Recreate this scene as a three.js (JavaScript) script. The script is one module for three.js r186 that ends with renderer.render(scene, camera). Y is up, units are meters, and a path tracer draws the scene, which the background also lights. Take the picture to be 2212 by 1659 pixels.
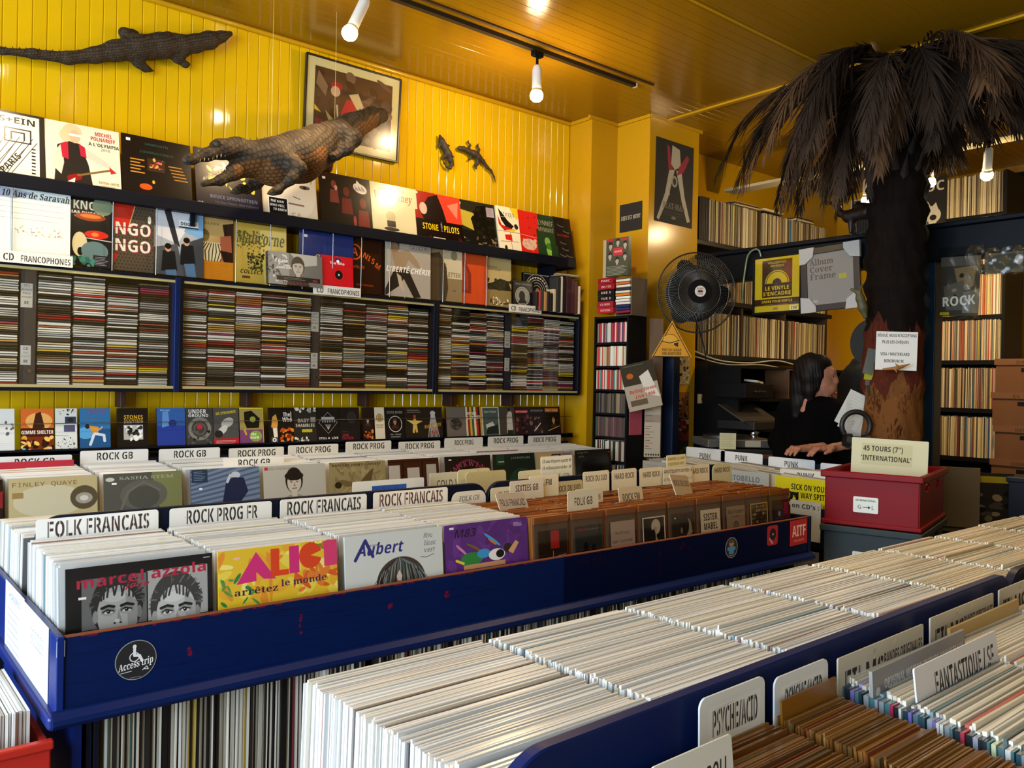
import * as THREE from 'three';
import { RoundedBoxGeometry } from 'three/addons/geometries/RoundedBoxGeometry.js';
import { mergeGeometries } from 'three/addons/utils/BufferGeometryUtils.js';
import { RectAreaLightUniformsLib } from 'three/addons/lights/RectAreaLightUniformsLib.js';

// ---------------------------------------------------------------- camera, light, exposure
const scene = new THREE.Scene();
const renderer = new THREE.WebGLRenderer({ antialias: true });
renderer.toneMapping = THREE.LinearToneMapping;
renderer.toneMappingExposure = 1.12;
renderer.shadowMap.enabled = true;
RectAreaLightUniformsLib.init();
const V = (x, y, z) => new THREE.Vector3(x, y, z), R = THREE.MathUtils.degToRad;

const camera = new THREE.PerspectiveCamera(49.48, 2212 / 1659, 0.05, 60);
camera.position.set(0, 1.5, 0);
camera.lookAt(0.64091, 1.5, -0.76762);
camera.rotateZ(R(1.1));

// overcast daylight outside the shop front (at x = -2.2, behind and to the left of the camera)
scene.background = new THREE.Color(0.74, 0.87, 1.0);
scene.backgroundIntensity = 1.0;
const daylight = new THREE.RectAreaLight(new THREE.Color(0.72, 0.86, 1.0), 9.5, 4.6, 2.4);
daylight.position.set(-2.12, 1.8, -1.0);
daylight.lookAt(0, 1.8, -1.0);
scene.add(daylight);
const WARM = new THREE.Color(1.0, 0.68, 0.34), BULB_POWER = 3;

// ---------------------------------------------------------------- helpers
let seed = 7;
const rnd = () => { seed = (seed * 1664525 + 1013904223) % 4294967296; return seed / 4294967296; };
const rr = (a, b) => a + (b - a) * rnd();
const pick = (a) => a[Math.floor(rnd() * a.length)];
const used = {};
const numbered = (n) => { const k = (used[n] = (used[n] || 0) + 1) - 1; return k ? n + '_' + String(k).padStart(3, '0') : n; };
function tag(o, label, category, group, kind) {
  if (label) o.userData.label = label;
  if (category) o.userData.category = category;
  if (group) o.userData.group = group;
  if (kind) o.userData.kind = kind;
  return o;
}
function thing(name, label, category, pos = [0, 0, 0], rotY = 0, group) {
  const o = new THREE.Group(); o.name = numbered(name); scene.add(o);
  o.position.set(...pos); o.rotation.y = rotY;
  return tag(o, label, category, group);
}
function part(parent, name, geo, mat, pos, rot, label) {
  const m = new THREE.Mesh(geo, mat); m.name = name; parent.add(m);
  if (pos) m.position.set(...pos);
  if (rot) m.rotation.set(...rot);
  if (label) m.userData.label = label;
  return m;
}
function solo(name, label, category, geo, mat, pos, rot, group) {
  const m = part(scene, numbered(name), geo, mat, pos, rot);
  return tag(m, label, category, group);
}
function shell(name, geo, mat, pos, rot) { return tag(part(scene, name, geo, mat, pos, rot), null, null, null, 'structure'); }
const geoCache = {};
const B = (w, h, d) => geoCache['b' + w + ',' + h + ',' + d] ||= new THREE.BoxGeometry(w, h, d);
const RB = (w, h, d, r = 0.004) => geoCache['r' + w + ',' + h + ',' + d + ',' + r] ||= new RoundedBoxGeometry(w, h, d, 2, r);
const CY = (r1, r2, h, n = 20) => geoCache['c' + r1 + ',' + r2 + ',' + h + ',' + n] ||= new THREE.CylinderGeometry(r1, r2, h, n);
const SP = (r, n = 18) => geoCache['s' + r + ',' + n] ||= new THREE.SphereGeometry(r, n, Math.ceil(n * 0.7));
const tube = (pts, r, seg = 24, n = 8) => new THREE.TubeGeometry(new THREE.CatmullRomCurve3(pts.map((p) => V(...p))), seg, r, n);
function moved(g, x = 0, y = 0, z = 0, rx = 0, ry = 0, rz = 0) {
  return g.clone().applyMatrix4(new THREE.Matrix4().makeRotationFromEuler(new THREE.Euler(rx, ry, rz)).setPosition(x, y, z));
}
function join(list) {
  return mergeGeometries(list.map((g) => { g = g.index ? g.toNonIndexed() : g.clone(); for (const k of Object.keys(g.attributes)) if (!['position', 'normal', 'uv'].includes(k)) g.deleteAttribute(k); if (!g.attributes.uv) g.setAttribute('uv', new THREE.BufferAttribute(new Float32Array(g.attributes.position.count * 2), 2)); return g; }));
}
const M = (c, roughness = 0.6, o = {}) => new THREE.MeshStandardMaterial({ color: c, roughness, ...o });
function roundedShape(w, h, r, r2 = r) {   // r: top corners, r2: bottom corners
  const s = new THREE.Shape(), x = w / 2, y = h / 2;
  s.moveTo(-x + r2, -y); s.lineTo(x - r2, -y); if (r2) s.absarc(x - r2, -y + r2, r2, -Math.PI / 2, 0);
  s.lineTo(x, y - r); if (r) s.absarc(x - r, y - r, r, 0, Math.PI / 2);
  s.lineTo(-x + r, y); if (r) s.absarc(-x + r, y - r, r, Math.PI / 2, Math.PI);
  s.lineTo(-x, -y + r2); if (r2) s.absarc(-x + r2, -y + r2, r2, Math.PI, 1.5 * Math.PI);
  return s;
}
// ---------------------------------------------------------------- printed surfaces: tiles on shared canvases
class Atlas {
  constructor(roughness, o = {}) { this.o = { roughness, ...o }; this.pages = []; }
  page() {
    const c = document.createElement('canvas'); c.width = c.height = 2048;
    const x = c.getContext('2d'); x.fillStyle = '#888'; x.fillRect(0, 0, 2048, 2048);
    const t = new THREE.CanvasTexture(c); t.colorSpace = THREE.SRGBColorSpace; t.anisotropy = 8;
    const p = { x, px: 0, py: 0, row: 0, m: new THREE.MeshPhysicalMaterial({ map: t, ...this.o }) };
    this.pages.push(p); return p;
  }
  add(w, h, side, draw, vis = 1) {
    const W = w + 12, H = h + 4;
    let p = this.pages[this.pages.length - 1] || this.page();
    if (p.px + W > 2048) { p.px = 0; p.py += p.row; p.row = 0; }
    if (p.py + H > 2048) p = this.page();
    const c = p.x, x0 = p.px, y0 = p.py;
    c.save(); c.beginPath(); c.rect(x0, y0, w, h); c.clip(); c.translate(x0, y0);
    if (vis < 1) { c.fillStyle = side; c.fillRect(0, 0, w, h); } draw(pen(c, w, h * vis)); c.restore();
    c.fillStyle = side; c.fillRect(x0 + w, y0, 12, H);
    const t = { m: p.m, u0: (x0 + 1) / 2048, u1: (x0 + w - 1) / 2048, v1: 1 - (y0 + 1) / 2048, v0: 1 - (y0 + h - 1) / 2048, su: (x0 + w + 6) / 2048, sv: 1 - (y0 + 6) / 2048 };
    p.px += W; p.row = Math.max(p.row, H); return t;
  }
}
const FONT = { s: 'sans-serif', b: 'bold sans-serif', f: 'serif', fb: 'bold serif', m: 'monospace', i: 'italic serif', ib: 'italic bold serif', bi: 'italic bold sans-serif' };
function pen(c, w, h) {   // drawing in fractions of the tile, y down
  const g = { c, w, h }, A = w / h;
  g.bg = (k) => { c.fillStyle = k; c.fillRect(0, 0, w, h); return g; };
  g.r = (x, y, a, b, k) => { c.fillStyle = k; c.fillRect(x * w, y * h, a * w, b * h); return g; };
  g.e = (x, y, a, b, k, rot = 0) => { c.fillStyle = k; c.beginPath(); c.ellipse(x * w, y * h, a * w, b * h, rot, 0, 7); c.fill(); return g; };
  g.ring = (x, y, a, lw, k) => { c.strokeStyle = k; c.lineWidth = lw * w; c.beginPath(); c.ellipse(x * w, y * h, a * w, a * w, 0, 0, 7); c.stroke(); return g; };
  g.p = (k, ...q) => { c.fillStyle = k; c.beginPath(); for (let i = 0; i < q.length; i += 2) c.lineTo(q[i] * w, q[i + 1] * h); c.closePath(); c.fill(); return g; };
  g.l = (k, lw, ...q) => { c.strokeStyle = k; c.lineWidth = lw * w; c.lineCap = c.lineJoin = 'round'; c.beginPath(); for (let i = 0; i < q.length; i += 2) c.lineTo(q[i] * w, q[i + 1] * h); c.stroke(); return g; };
  // text fitted to a width: x, y baseline (fraction), size (fraction of height), width (fraction; 0 = natural)
  g.t = (s, x, y, size, k, f = 'b', wid = 0, al = 'c', rot = 0) => {
    const fam = FONT[f], bold = fam.match(/^(italic bold|italic|bold)? ?(.*)$/);
    c.save(); c.font = `${bold[1] || ''} ${Math.round(size * h)}px ${bold[2]}`.trim(); c.fillStyle = k;
    const tw = c.measureText(s).width, sx = wid ? (wid * w) / tw : 1;
    c.translate(x * w, y * h); c.rotate(rot); c.scale(sx, 1);
    c.fillText(s, al === 'c' ? -tw / 2 : al === 'r' ? -tw : 0, 0); c.restore(); return g;
  };
  g.stencil = (s, x, y, size, k, paper, wid) => {   // condensed stencil capitals: upright bridges cut each letter
    g.t(s, x, y, size, k, 'b', wid);
    c.save(); c.font = `bold ${Math.round(size * h)}px sans-serif`;
    const tw = c.measureText(s).width, sx = (wid * w) / tw; let q = x * w - (wid * w) / 2;
    c.fillStyle = paper;
    for (const ch of s) {
      const cw = c.measureText(ch).width * sx;
      if (/[A-Z0-9]/.test(ch) && !/[IJT1]/.test(ch)) { const o = /[RPKFEBDHNLU]/.test(ch) ? 0.36 : 0.5; c.fillRect(q + cw * o - size * h * 0.018, (y - size * 0.8) * h, Math.max(1.2, size * h * 0.036), size * h * 0.9); }
      q += cw;
    }
    c.restore(); return g;
  };
  g.speck = (n, x, y, a, b, cols, s0, s1) => { for (let i = 0; i < n; i++) g.e(x + rnd() * a, y + rnd() * b, rr(s0, s1), rr(s0, s1) * 0.8, pick(cols), rnd() * 3); return g; };
  g.lines = (n, x, y, a, dy, k, lw = 0.006) => { for (let i = 0; i < n; i++) g.l(k, lw, x, y + i * dy, x + a * rr(0.72, 1), y + i * dy); return g; };
  g.price = (x = 0.07, y = 0.06) => g.r(x, y, 0.06, 0.045, '#eee');
  // a plain portrait: shoulders, head, hair, eyes, nose, mouth
  g.face = (x, y, s, skin, hair, dark, coat) => {
    const v = s * A;
    if (coat) g.p(coat, x - s * 1.5, y + v * 2.6, x - s * 1.2, y + v * 1.45, x - s * 0.4, y + v * 1.1, x + s * 0.4, y + v * 1.1, x + s * 1.2, y + v * 1.45, x + s * 1.5, y + v * 2.6);
    g.e(x, y - v * 0.15, s * 0.82, v * 1.12, hair).r(x - s * 0.25, y + v * 0.7, s * 0.5, v * 0.6, skin).e(x, y + v * 0.05, s * 0.66, v * 0.92, skin);
    g.p(hair, x - s * 0.7, y - v * 0.25, x - s * 0.5, y - v * 0.9, x + s * 0.2, y - v * 1.0, x + s * 0.68, y - v * 0.25, x + s * 0.3, y - v * 0.5, x - s * 0.35, y - v * 0.42);
    for (const q of [-1, 1]) { g.e(x + q * s * 0.27, y - v * 0.01, s * 0.13, v * 0.055, dark).e(x + q * s * 0.25, y - v * 0.012, s * 0.1, v * 0.035, '#d8d2c8').e(x + q * s * 0.25, y - v * 0.014, s * 0.05, v * 0.036, dark).l(dark, s * 0.06, x + q * s * 0.12, y - v * 0.16, x + q * s * 0.42, y - v * 0.18); }
    return g.l(dark, s * 0.035, x - s * 0.02, y + v * 0.08, x + s * 0.09, y + v * 0.32, x - s * 0.06, y + v * 0.34).l(dark, s * 0.06, x - s * 0.2, y + v * 0.56, x + s * 0.22, y + v * 0.55);
  };
  // a large photographic portrait, printed in greys: planes of tone under brows, nose and cheeks
  g.portrait = (x, y, s, tone, hairK, inkK) => {
    const v = s * A, T = (k) => { const q = Math.max(0, Math.min(255, tone + k)); return `rgb(${q},${q},${q - 3})`; };
    g.e(x, y - v * 0.2, s * 0.95, v * 1.25, hairK).e(x, y + v * 0.15, s * 0.74, v * 1.08, T(0)).e(x - s * 0.8, y + v * 0.18, s * 0.1, v * 0.24, T(-26)).e(x + s * 0.8, y + v * 0.18, s * 0.1, v * 0.24, T(-44));
    g.p(T(-22), x + s * 0.3, y - v * 0.6, x + s * 0.74, y - v * 0.2, x + s * 0.72, y + v * 0.6, x + s * 0.4, y + v * 1.1, x + s * 0.36, y + v * 0.3).e(x - s * 0.1, y - v * 0.5, s * 0.4, v * 0.2, T(16));
    for (const q of [-1, 1]) { const ex = x + q * s * 0.33, ey = y + v * 0.02; g.e(ex, ey + v * 0.01, s * 0.26, v * 0.17, T(-38)).e(ex, ey + v * 0.1, s * 0.2, v * 0.08, T(-14)).e(ex, ey + v * 0.02, s * 0.17, v * 0.075, T(34)).e(ex, ey + v * 0.015, s * 0.075, v * 0.078, inkK).e(ex - s * 0.02, ey, s * 0.018, v * 0.018, '#eee').l(inkK, s * 0.05, ex - s * 0.19, ey + v * 0.02, ex - s * 0.05, ey - v * 0.06, ex + s * 0.18, ey + v * 0.01).l(inkK, s * 0.1, ex - q * s * 0.2, ey - v * 0.15, ex, ey - v * 0.21, ex + q * s * 0.24, ey - v * 0.14); }
    g.p(T(-30), x + s * 0.03, y, x + s * 0.15, y + v * 0.42, x + s * 0.02, y + v * 0.5, x - s * 0.03, y + v * 0.36).e(x - s * 0.02, y + v * 0.42, s * 0.1, v * 0.07, T(22)).e(x - s * 0.11, y + v * 0.5, s * 0.045, v * 0.03, inkK).e(x + s * 0.11, y + v * 0.5, s * 0.045, v * 0.03, inkK).l(T(-60), s * 0.07, x - s * 0.26, y + v * 0.78, x, y + v * 0.74, x + s * 0.28, y + v * 0.79);
    for (let i = 0; i < 70; i++) { const a = rr(-1.5, 1.5), r0 = rr(0.75, 1.0); g.l(rnd() < 0.3 ? T(-70) : hairK, s * rr(0.02, 0.05), x + Math.sin(a) * s * 0.95 * r0, y - v * 0.15 - Math.cos(a) * v * 1.0 * r0, x + Math.sin(a * 1.12 + 0.1) * s * 1.0, y - v * 0.2 - Math.cos(a * 1.1) * v * rr(0.9, 1.25)); }
    for (let i = 0; i < 9; i++) g.l(hairK, s * 0.07, x - s * 0.62 + i * s * 0.15, y - v * 0.95, x - s * 0.6 + i * s * 0.14 + rr(-0.1, 0.1) * s, y - v * (0.62 - 0.05 * Math.abs(i - 4)));
    return g;
  };
  return g;
}
const GLOSS = new Atlas(0.19, { specularIntensity: 0.8 }), PAPER = new Atlas(0.75);
// a printed slab: front face shows the tile, the other faces its edge colour
function slab(t, w, h, d) {
  const g = new THREE.BoxGeometry(w, h, d), u = g.attributes.uv;
  for (let i = 0; i < 24; i++) if (i >= 16 && i < 20) u.setXY(i, t.u0 + (t.u1 - t.u0) * u.getX(i), t.v0 + (t.v1 - t.v0) * u.getY(i)); else u.setXY(i, t.su, t.sv);
  return g;
}
// the same with rounded corners (cards, plates, stickers)
function plate(t, w, h, d, r, r2 = r, shape) {
  const g = new THREE.ExtrudeGeometry(shape || roundedShape(w, h, r, r2), { depth: d, bevelEnabled: false, curveSegments: 6 });
  const p = g.attributes.position, n = g.attributes.normal, u = g.attributes.uv;
  for (let i = 0; i < p.count; i++) if (n.getZ(i) > 0.5) u.setXY(i, t.u0 + (t.u1 - t.u0) * (p.getX(i) / w + 0.5), t.v0 + (t.v1 - t.v0) * (p.getY(i) / h + 0.5)); else u.setXY(i, t.su, t.sv);
  return g.translate(0, 0, -d / 2);
}
// grain for painted and plain surfaces
function noiseTex(size, draw) { const c = document.createElement('canvas'); c.width = c.height = size; draw(c.getContext('2d'), size); const t = new THREE.CanvasTexture(c); t.wrapS = t.wrapT = THREE.RepeatWrapping; return t; }
const grain = noiseTex(256, (x, s) => { const d = x.createImageData(s, s); for (let i = 0; i < s * s; i++) { const v = 128 + (rnd() - 0.5) * 90; d.data.set([v, v, v, 255], i * 4); } x.putImageData(d, 0, 0); });
const brushed = noiseTex(512, (x, s) => { x.fillStyle = '#808080'; x.fillRect(0, 0, s, s); for (let i = 0; i < 1400; i++) { const v = 90 + rnd() * 80; x.fillStyle = `rgba(${v},${v},${v},.35)`; x.fillRect(rnd() * s, rnd() * s, 1 + rnd() * 2, 20 + rnd() * 160); } });

// ---------------------------------------------------------------- materials
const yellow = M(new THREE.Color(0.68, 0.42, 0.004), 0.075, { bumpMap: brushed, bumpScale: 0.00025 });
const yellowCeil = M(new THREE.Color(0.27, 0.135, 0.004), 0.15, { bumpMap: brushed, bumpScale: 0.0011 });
const yellow2 = M(new THREE.Color(0.5, 0.27, 0.005), 0.2);
const D = (c, roughness, k = 0.35) => new THREE.MeshPhysicalMaterial({ color: c, roughness, specularIntensity: k });
const blue = D('#071b4c', 0.4), blueDark = D('#061026', 0.45), navy = D('#070b18', 0.5), blueMid = M('#0a2268', 0.35);
const black = D('#080707', 0.6), blackWood = D('#0b0908', 0.65), woodEdge = M('#7c3f1c', 0.75);
const white = M('#e6e6e2', 0.6), cream = M('#c9b98c', 0.5), steel = M('#9a9a98', 0.25, { metalness: 1 });
const plastWhite = M('#dedbd2', 0.4);
// ---------------------------------------------------------------- room shell
const CEIL = 3.36, WALLZ = -4.3;
shell('floor', B(10.4, 0.12, 7.2), M('#4a3a2c', 0.5), [2.8, -0.06, -0.9]);
{ // planked wall along the shop
  const w = new THREE.Group(); w.name = 'wall_left'; scene.add(w); tag(w, null, null, null, 'structure');
  part(w, 'backing', B(6.6, CEIL + 0.1, 0.1), yellow2, [0.8, CEIL / 2, WALLZ - 0.062]);
  const pw = 0.0588, t = 0.012, c = 0.0035, s = new THREE.Shape([[-pw / 2 + 0.0006, 0], [pw / 2 - 0.0006, 0], [pw / 2 - 0.0006, -t + c], [pw / 2 - c - 0.0006, -t], [-pw / 2 + c + 0.0006, -t], [-pw / 2 + 0.0006, -t + c]].map((p) => new THREE.Vector2(...p)));
  const g = new THREE.ExtrudeGeometry(s, { depth: CEIL - 0.01, bevelEnabled: false }).rotateX(-Math.PI / 2), uv = g.attributes.uv, ps = g.attributes.position;
  for (let i = 0; i < ps.count; i++) uv.setXY(i, ps.getX(i) * 3, ps.getY(i));
  const tones = [0, 1, 2].map((i) => { const m = yellow.clone(); m.color.multiplyScalar([1, 0.96, 1.03][i]); return m; });
  for (let i = 0, x = 4.05; x > -2.2; x -= pw, i++) part(w, 'plank', g, tones[(i * 7 + (i >> 2)) % 3], [x, 0, WALLZ - 0.012 + rr(-0.0006, 0.0006)], [0, rr(-0.012, 0.012), 0]);
}
{ // ceiling of narrow boards that run with the planked wall
  const c = new THREE.Group(); c.name = 'ceiling'; scene.add(c); tag(c, null, null, null, 'structure');
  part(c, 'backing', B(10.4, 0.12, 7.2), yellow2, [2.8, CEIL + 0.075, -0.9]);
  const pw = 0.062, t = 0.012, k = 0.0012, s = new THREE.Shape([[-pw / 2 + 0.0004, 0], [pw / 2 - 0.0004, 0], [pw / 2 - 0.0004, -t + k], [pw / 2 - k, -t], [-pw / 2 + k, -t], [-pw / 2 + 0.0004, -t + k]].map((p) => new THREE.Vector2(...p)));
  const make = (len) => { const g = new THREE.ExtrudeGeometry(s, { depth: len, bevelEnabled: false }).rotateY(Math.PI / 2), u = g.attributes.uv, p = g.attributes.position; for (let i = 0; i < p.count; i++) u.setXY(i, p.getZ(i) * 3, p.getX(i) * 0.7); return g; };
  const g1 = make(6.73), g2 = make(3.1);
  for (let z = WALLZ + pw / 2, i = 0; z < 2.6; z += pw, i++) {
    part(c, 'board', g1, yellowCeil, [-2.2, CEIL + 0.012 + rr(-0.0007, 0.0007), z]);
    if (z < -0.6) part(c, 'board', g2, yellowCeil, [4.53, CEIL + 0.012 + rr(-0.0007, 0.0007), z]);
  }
}
shell('trim_1', new THREE.CylinderGeometry(0.014, 0.014, 6.28, 8).rotateZ(Math.PI / 2), yellow2, [0.94, CEIL - 0.012, WALLZ + 0.012]);
shell('trim_2', B(0.035, 0.014, 6.4), yellow2, [4.53, CEIL - 0.004, -0.59]);
shell('trim_3', B(6.7, 0.006, 0.012), yellow2, [1.15, CEIL - 0.001, -2.54]);
// corner pillars between the shop and the counter room
shell('wall_pillar', B(0.3, CEIL, 0.35), yellow2, [4.236, CEIL / 2, -4.26]);
shell('wall_column', B(0.535, CEIL, 0.5), yellow2, [4.613, CEIL / 2, -4.035]);
for (const [n, w, d, x, z] of [['trim_4', 0.3, 0.02, 4.2, -4.078], ['trim_5', 0.02, 0.2, 4.08, -4.19], ['trim_6', 0.02, 0.31, 4.34, -3.93], ['trim_7', 0.56, 0.02, 4.62, -3.778]]) shell(n, B(w, 0.022, d), yellow2, [x, CEIL - 0.012, z]);
// the counter room beyond
shell('wall_counter', B(3.0, CEIL, 0.12), yellow2, [6.2, CEIL / 2, -4.22]);
shell('wall_back', B(0.12, CEIL, 7.0), yellow2, [7.56, CEIL / 2, -0.8]);
shell('wall_right', B(10.4, CEIL, 0.12), M('#c8a24a', 0.6), [2.8, CEIL / 2, 2.66]);
// street front with its big shop window
shell('wall_front', B(0.12, 0.5, 7.0), navy, [-2.26, 0.25, -0.8]);
shell('wall_front_head', B(0.12, 0.34, 7.0), navy, [-2.26, CEIL - 0.17, -0.8]);
shell('wall_front_end', B(0.12, CEIL, 0.7), navy, [-2.26, CEIL / 2, -3.95]);
shell('wall_front_side', B(0.12, CEIL, 1.2), navy, [-2.26, CEIL / 2, 2.1]);
{ const w = new THREE.Group(); w.name = 'window_1'; scene.add(w); tag(w, null, null, null, 'structure');
  for (const z of [-3.6, -2.1, -0.2, 1.5]) part(w, 'window_frame', B(0.06, 2.52, 0.06), navy, [-2.24, 1.76, z]);
  for (const z of [-2.85, -1.15, 0.65]) part(w, 'pane', B(0.006, 2.52, 1.86), new THREE.MeshPhysicalMaterial({ color: '#ffffff', roughness: 0, transmission: 1, thickness: 0 }), [-2.25, 1.76, z]); }

// ---------------------------------------------------------------- ceiling track and spotlights
const bulbMat = M('#fff3da', 0.4, { emissive: new THREE.Color(1, 0.8, 0.5), emissiveIntensity: 60 });
function spot(label, x, y, z, tilt, turn, len = 0.13, power = BULB_POWER, stem = 0.1, globe = false) {
  const t = thing('spotlight', label, 'spotlight', [x, y, z], turn, 'white tube spotlights');   // origin: top of the fitting on the track
  part(t, 'adapter', RB(0.07, 0.03, 0.035, 0.006), black, [0, -0.015, 0]);
  part(t, 'stem', CY(0.008, 0.008, stem, 10), black, [0, -0.03 - stem / 2, 0]);
  const h = new THREE.Group(); h.name = 'head'; h.position.set(0, -0.03 - stem, 0); h.rotation.z = tilt; t.add(h);
  part(h, 'housing', new THREE.LatheGeometry([[0, 0.012], [0.014, 0.01], [0.023, 0], [0.026, -0.02], [0.0265, -len], [0.022, -len]].map((p) => new THREE.Vector2(...p)), 24), plastWhite);
  part(h, 'collar', new THREE.CylinderGeometry(0.0275, 0.03, 0.014, 24, 1, true), cream, [0, -len - 0.004, 0]);
  const b = part(h, 'light_bulb', new THREE.LatheGeometry([[0.018, 0.01], [0.034, -0.012], [0.037, -0.026], [0.034, -0.042], [0.02, -0.056], [0, -0.06]].map((p) => new THREE.Vector2(...p)), 24), bulbMat, [0, -len - 0.008, 0]);
  if (globe) { const l = new THREE.PointLight(WARM, power, 0, 2); l.castShadow = true; l.shadow.radius = 1.6; l.position.set(0, -0.028, 0); b.add(l); }
  else { const l = new THREE.SpotLight(WARM, power * 1.6, 0, 1.2, 0.9, 2); l.castShadow = true; l.shadow.radius = 1.6; l.position.set(0, -0.028, 0); l.target.position.set(0, -1, 0); b.add(l); b.add(l.target); }
  return t;
}
{ const t = thing('track_rail', 'dark ceiling lighting track above the wall of covers', 'lighting track');
  part(t, 'rail', B(4.6, 0.02, 0.03), M('#1c140c', 0.5), [1.53, CEIL - 0.012, -3.47]);
  part(t, 'end_cap', B(0.012, 0.022, 0.032), plastWhite, [3.836, CEIL - 0.012, -3.47]);
  part(t, 'cable_cover', B(4.75, 0.008, 0.016), M('#3a2308', 0.6), [1.55, CEIL - 0.004, -3.40]); }
spot('hanging straight white spotlight under the end of the dark track', 3.034, CEIL - 0.02, -3.47, 0, 0, 0.125, BULB_POWER * 0.7, 0.055, true);
spot('tilted white spotlight cut by the top edge of the picture', 1.955, CEIL - 0.01, -3.47, -0.42, 0, 0.16, BULB_POWER, 0.03);
spot('spotlight on the track beyond the top edge of the picture', 0.75, CEIL - 0.01, -3.47, -0.3, 0, 0.16, BULB_POWER, 0.03);
{ const t = thing('track_rail', 'lighting track over the record bins beyond the picture', 'lighting track');
  part(t, 'rail', B(5.4, 0.02, 0.03), M('#1c140c', 0.5), [1.5, CEIL - 0.012, -1.3]); }
spot('spotlight over the middle record bin beyond the picture', 1.5, CEIL - 0.02, -1.3, 0.2, 0, 0.13, BULB_POWER * 0.3, 0.06);
spot('spotlight over the near record bin beyond the picture', 3.2, CEIL - 0.02, -1.3, -0.2, 0, 0.13, BULB_POWER * 1.1, 0.06);
{ const t = thing('track_rail', 'pale lighting rail across the counter room behind the palm', 'lighting track');
  part(t, 'rail', B(0.14, 0.02, 3.0), cream, [5.55, 3.06, -2.5]);
  for (const z of [-3.9, -1.1]) part(t, 'hanger', CY(0.006, 0.006, 0.3, 8), black, [5.6, 3.21, z]); }
spot('round glowing spotlight left of the palm trunk', 5.5, 3.0, -2.84, 0.25, 0.4, 0.1, BULB_POWER * 0.4, 0.03, true);
spot('small spotlight glowing just right of the palm trunk', 5.5, 3.05, -2.43, 0.1, -0.6, 0.1, BULB_POWER * 0.3, 0.03);
spot('tilted white spotlight under the fronds near the upper shelf', 5.48, 3.05, -2.06, 0.6, 0.45, 0.13, BULB_POWER * 1.6, 0.03);
// ---------------------------------------------------------------- wall display: upper ledge and its covers
const lean = 0.2;
function cover(name, label, tile, w, h, d, x, y, z, rx = -lean, ry = 0, rz = 0, group) {   // x centre, y bottom, z of the foot
  const g = slab(tile, w, h, d).translate(0, h / 2, 0);
  return solo(name, label, 'record cover', g, tile.m, [x, y, z], [rx, ry, rz], group);
}
{ const t = thing('display_ledge', 'long dark blue ledge that carries the upper row of covers', 'ledge');
  part(t, 'board', B(5.9, 0.02, 0.2), navy, [1.01, 2.31, -4.19]);
  part(t, 'lip', RB(5.9, 0.06, 0.018, 0.004), navy, [1.01, 2.327, -4.095]);
  part(t, 'end_block', B(0.02, 0.07, 0.2), navy, [3.95, 2.325, -4.19]);
  for (const x of [-1.0, 0.2, 1.4, 2.7, 3.8]) part(t, 'bracket', B(0.02, 0.06, 0.16), navy, [x, 2.27, -4.21]); }
const ink = '#141414';
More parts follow.
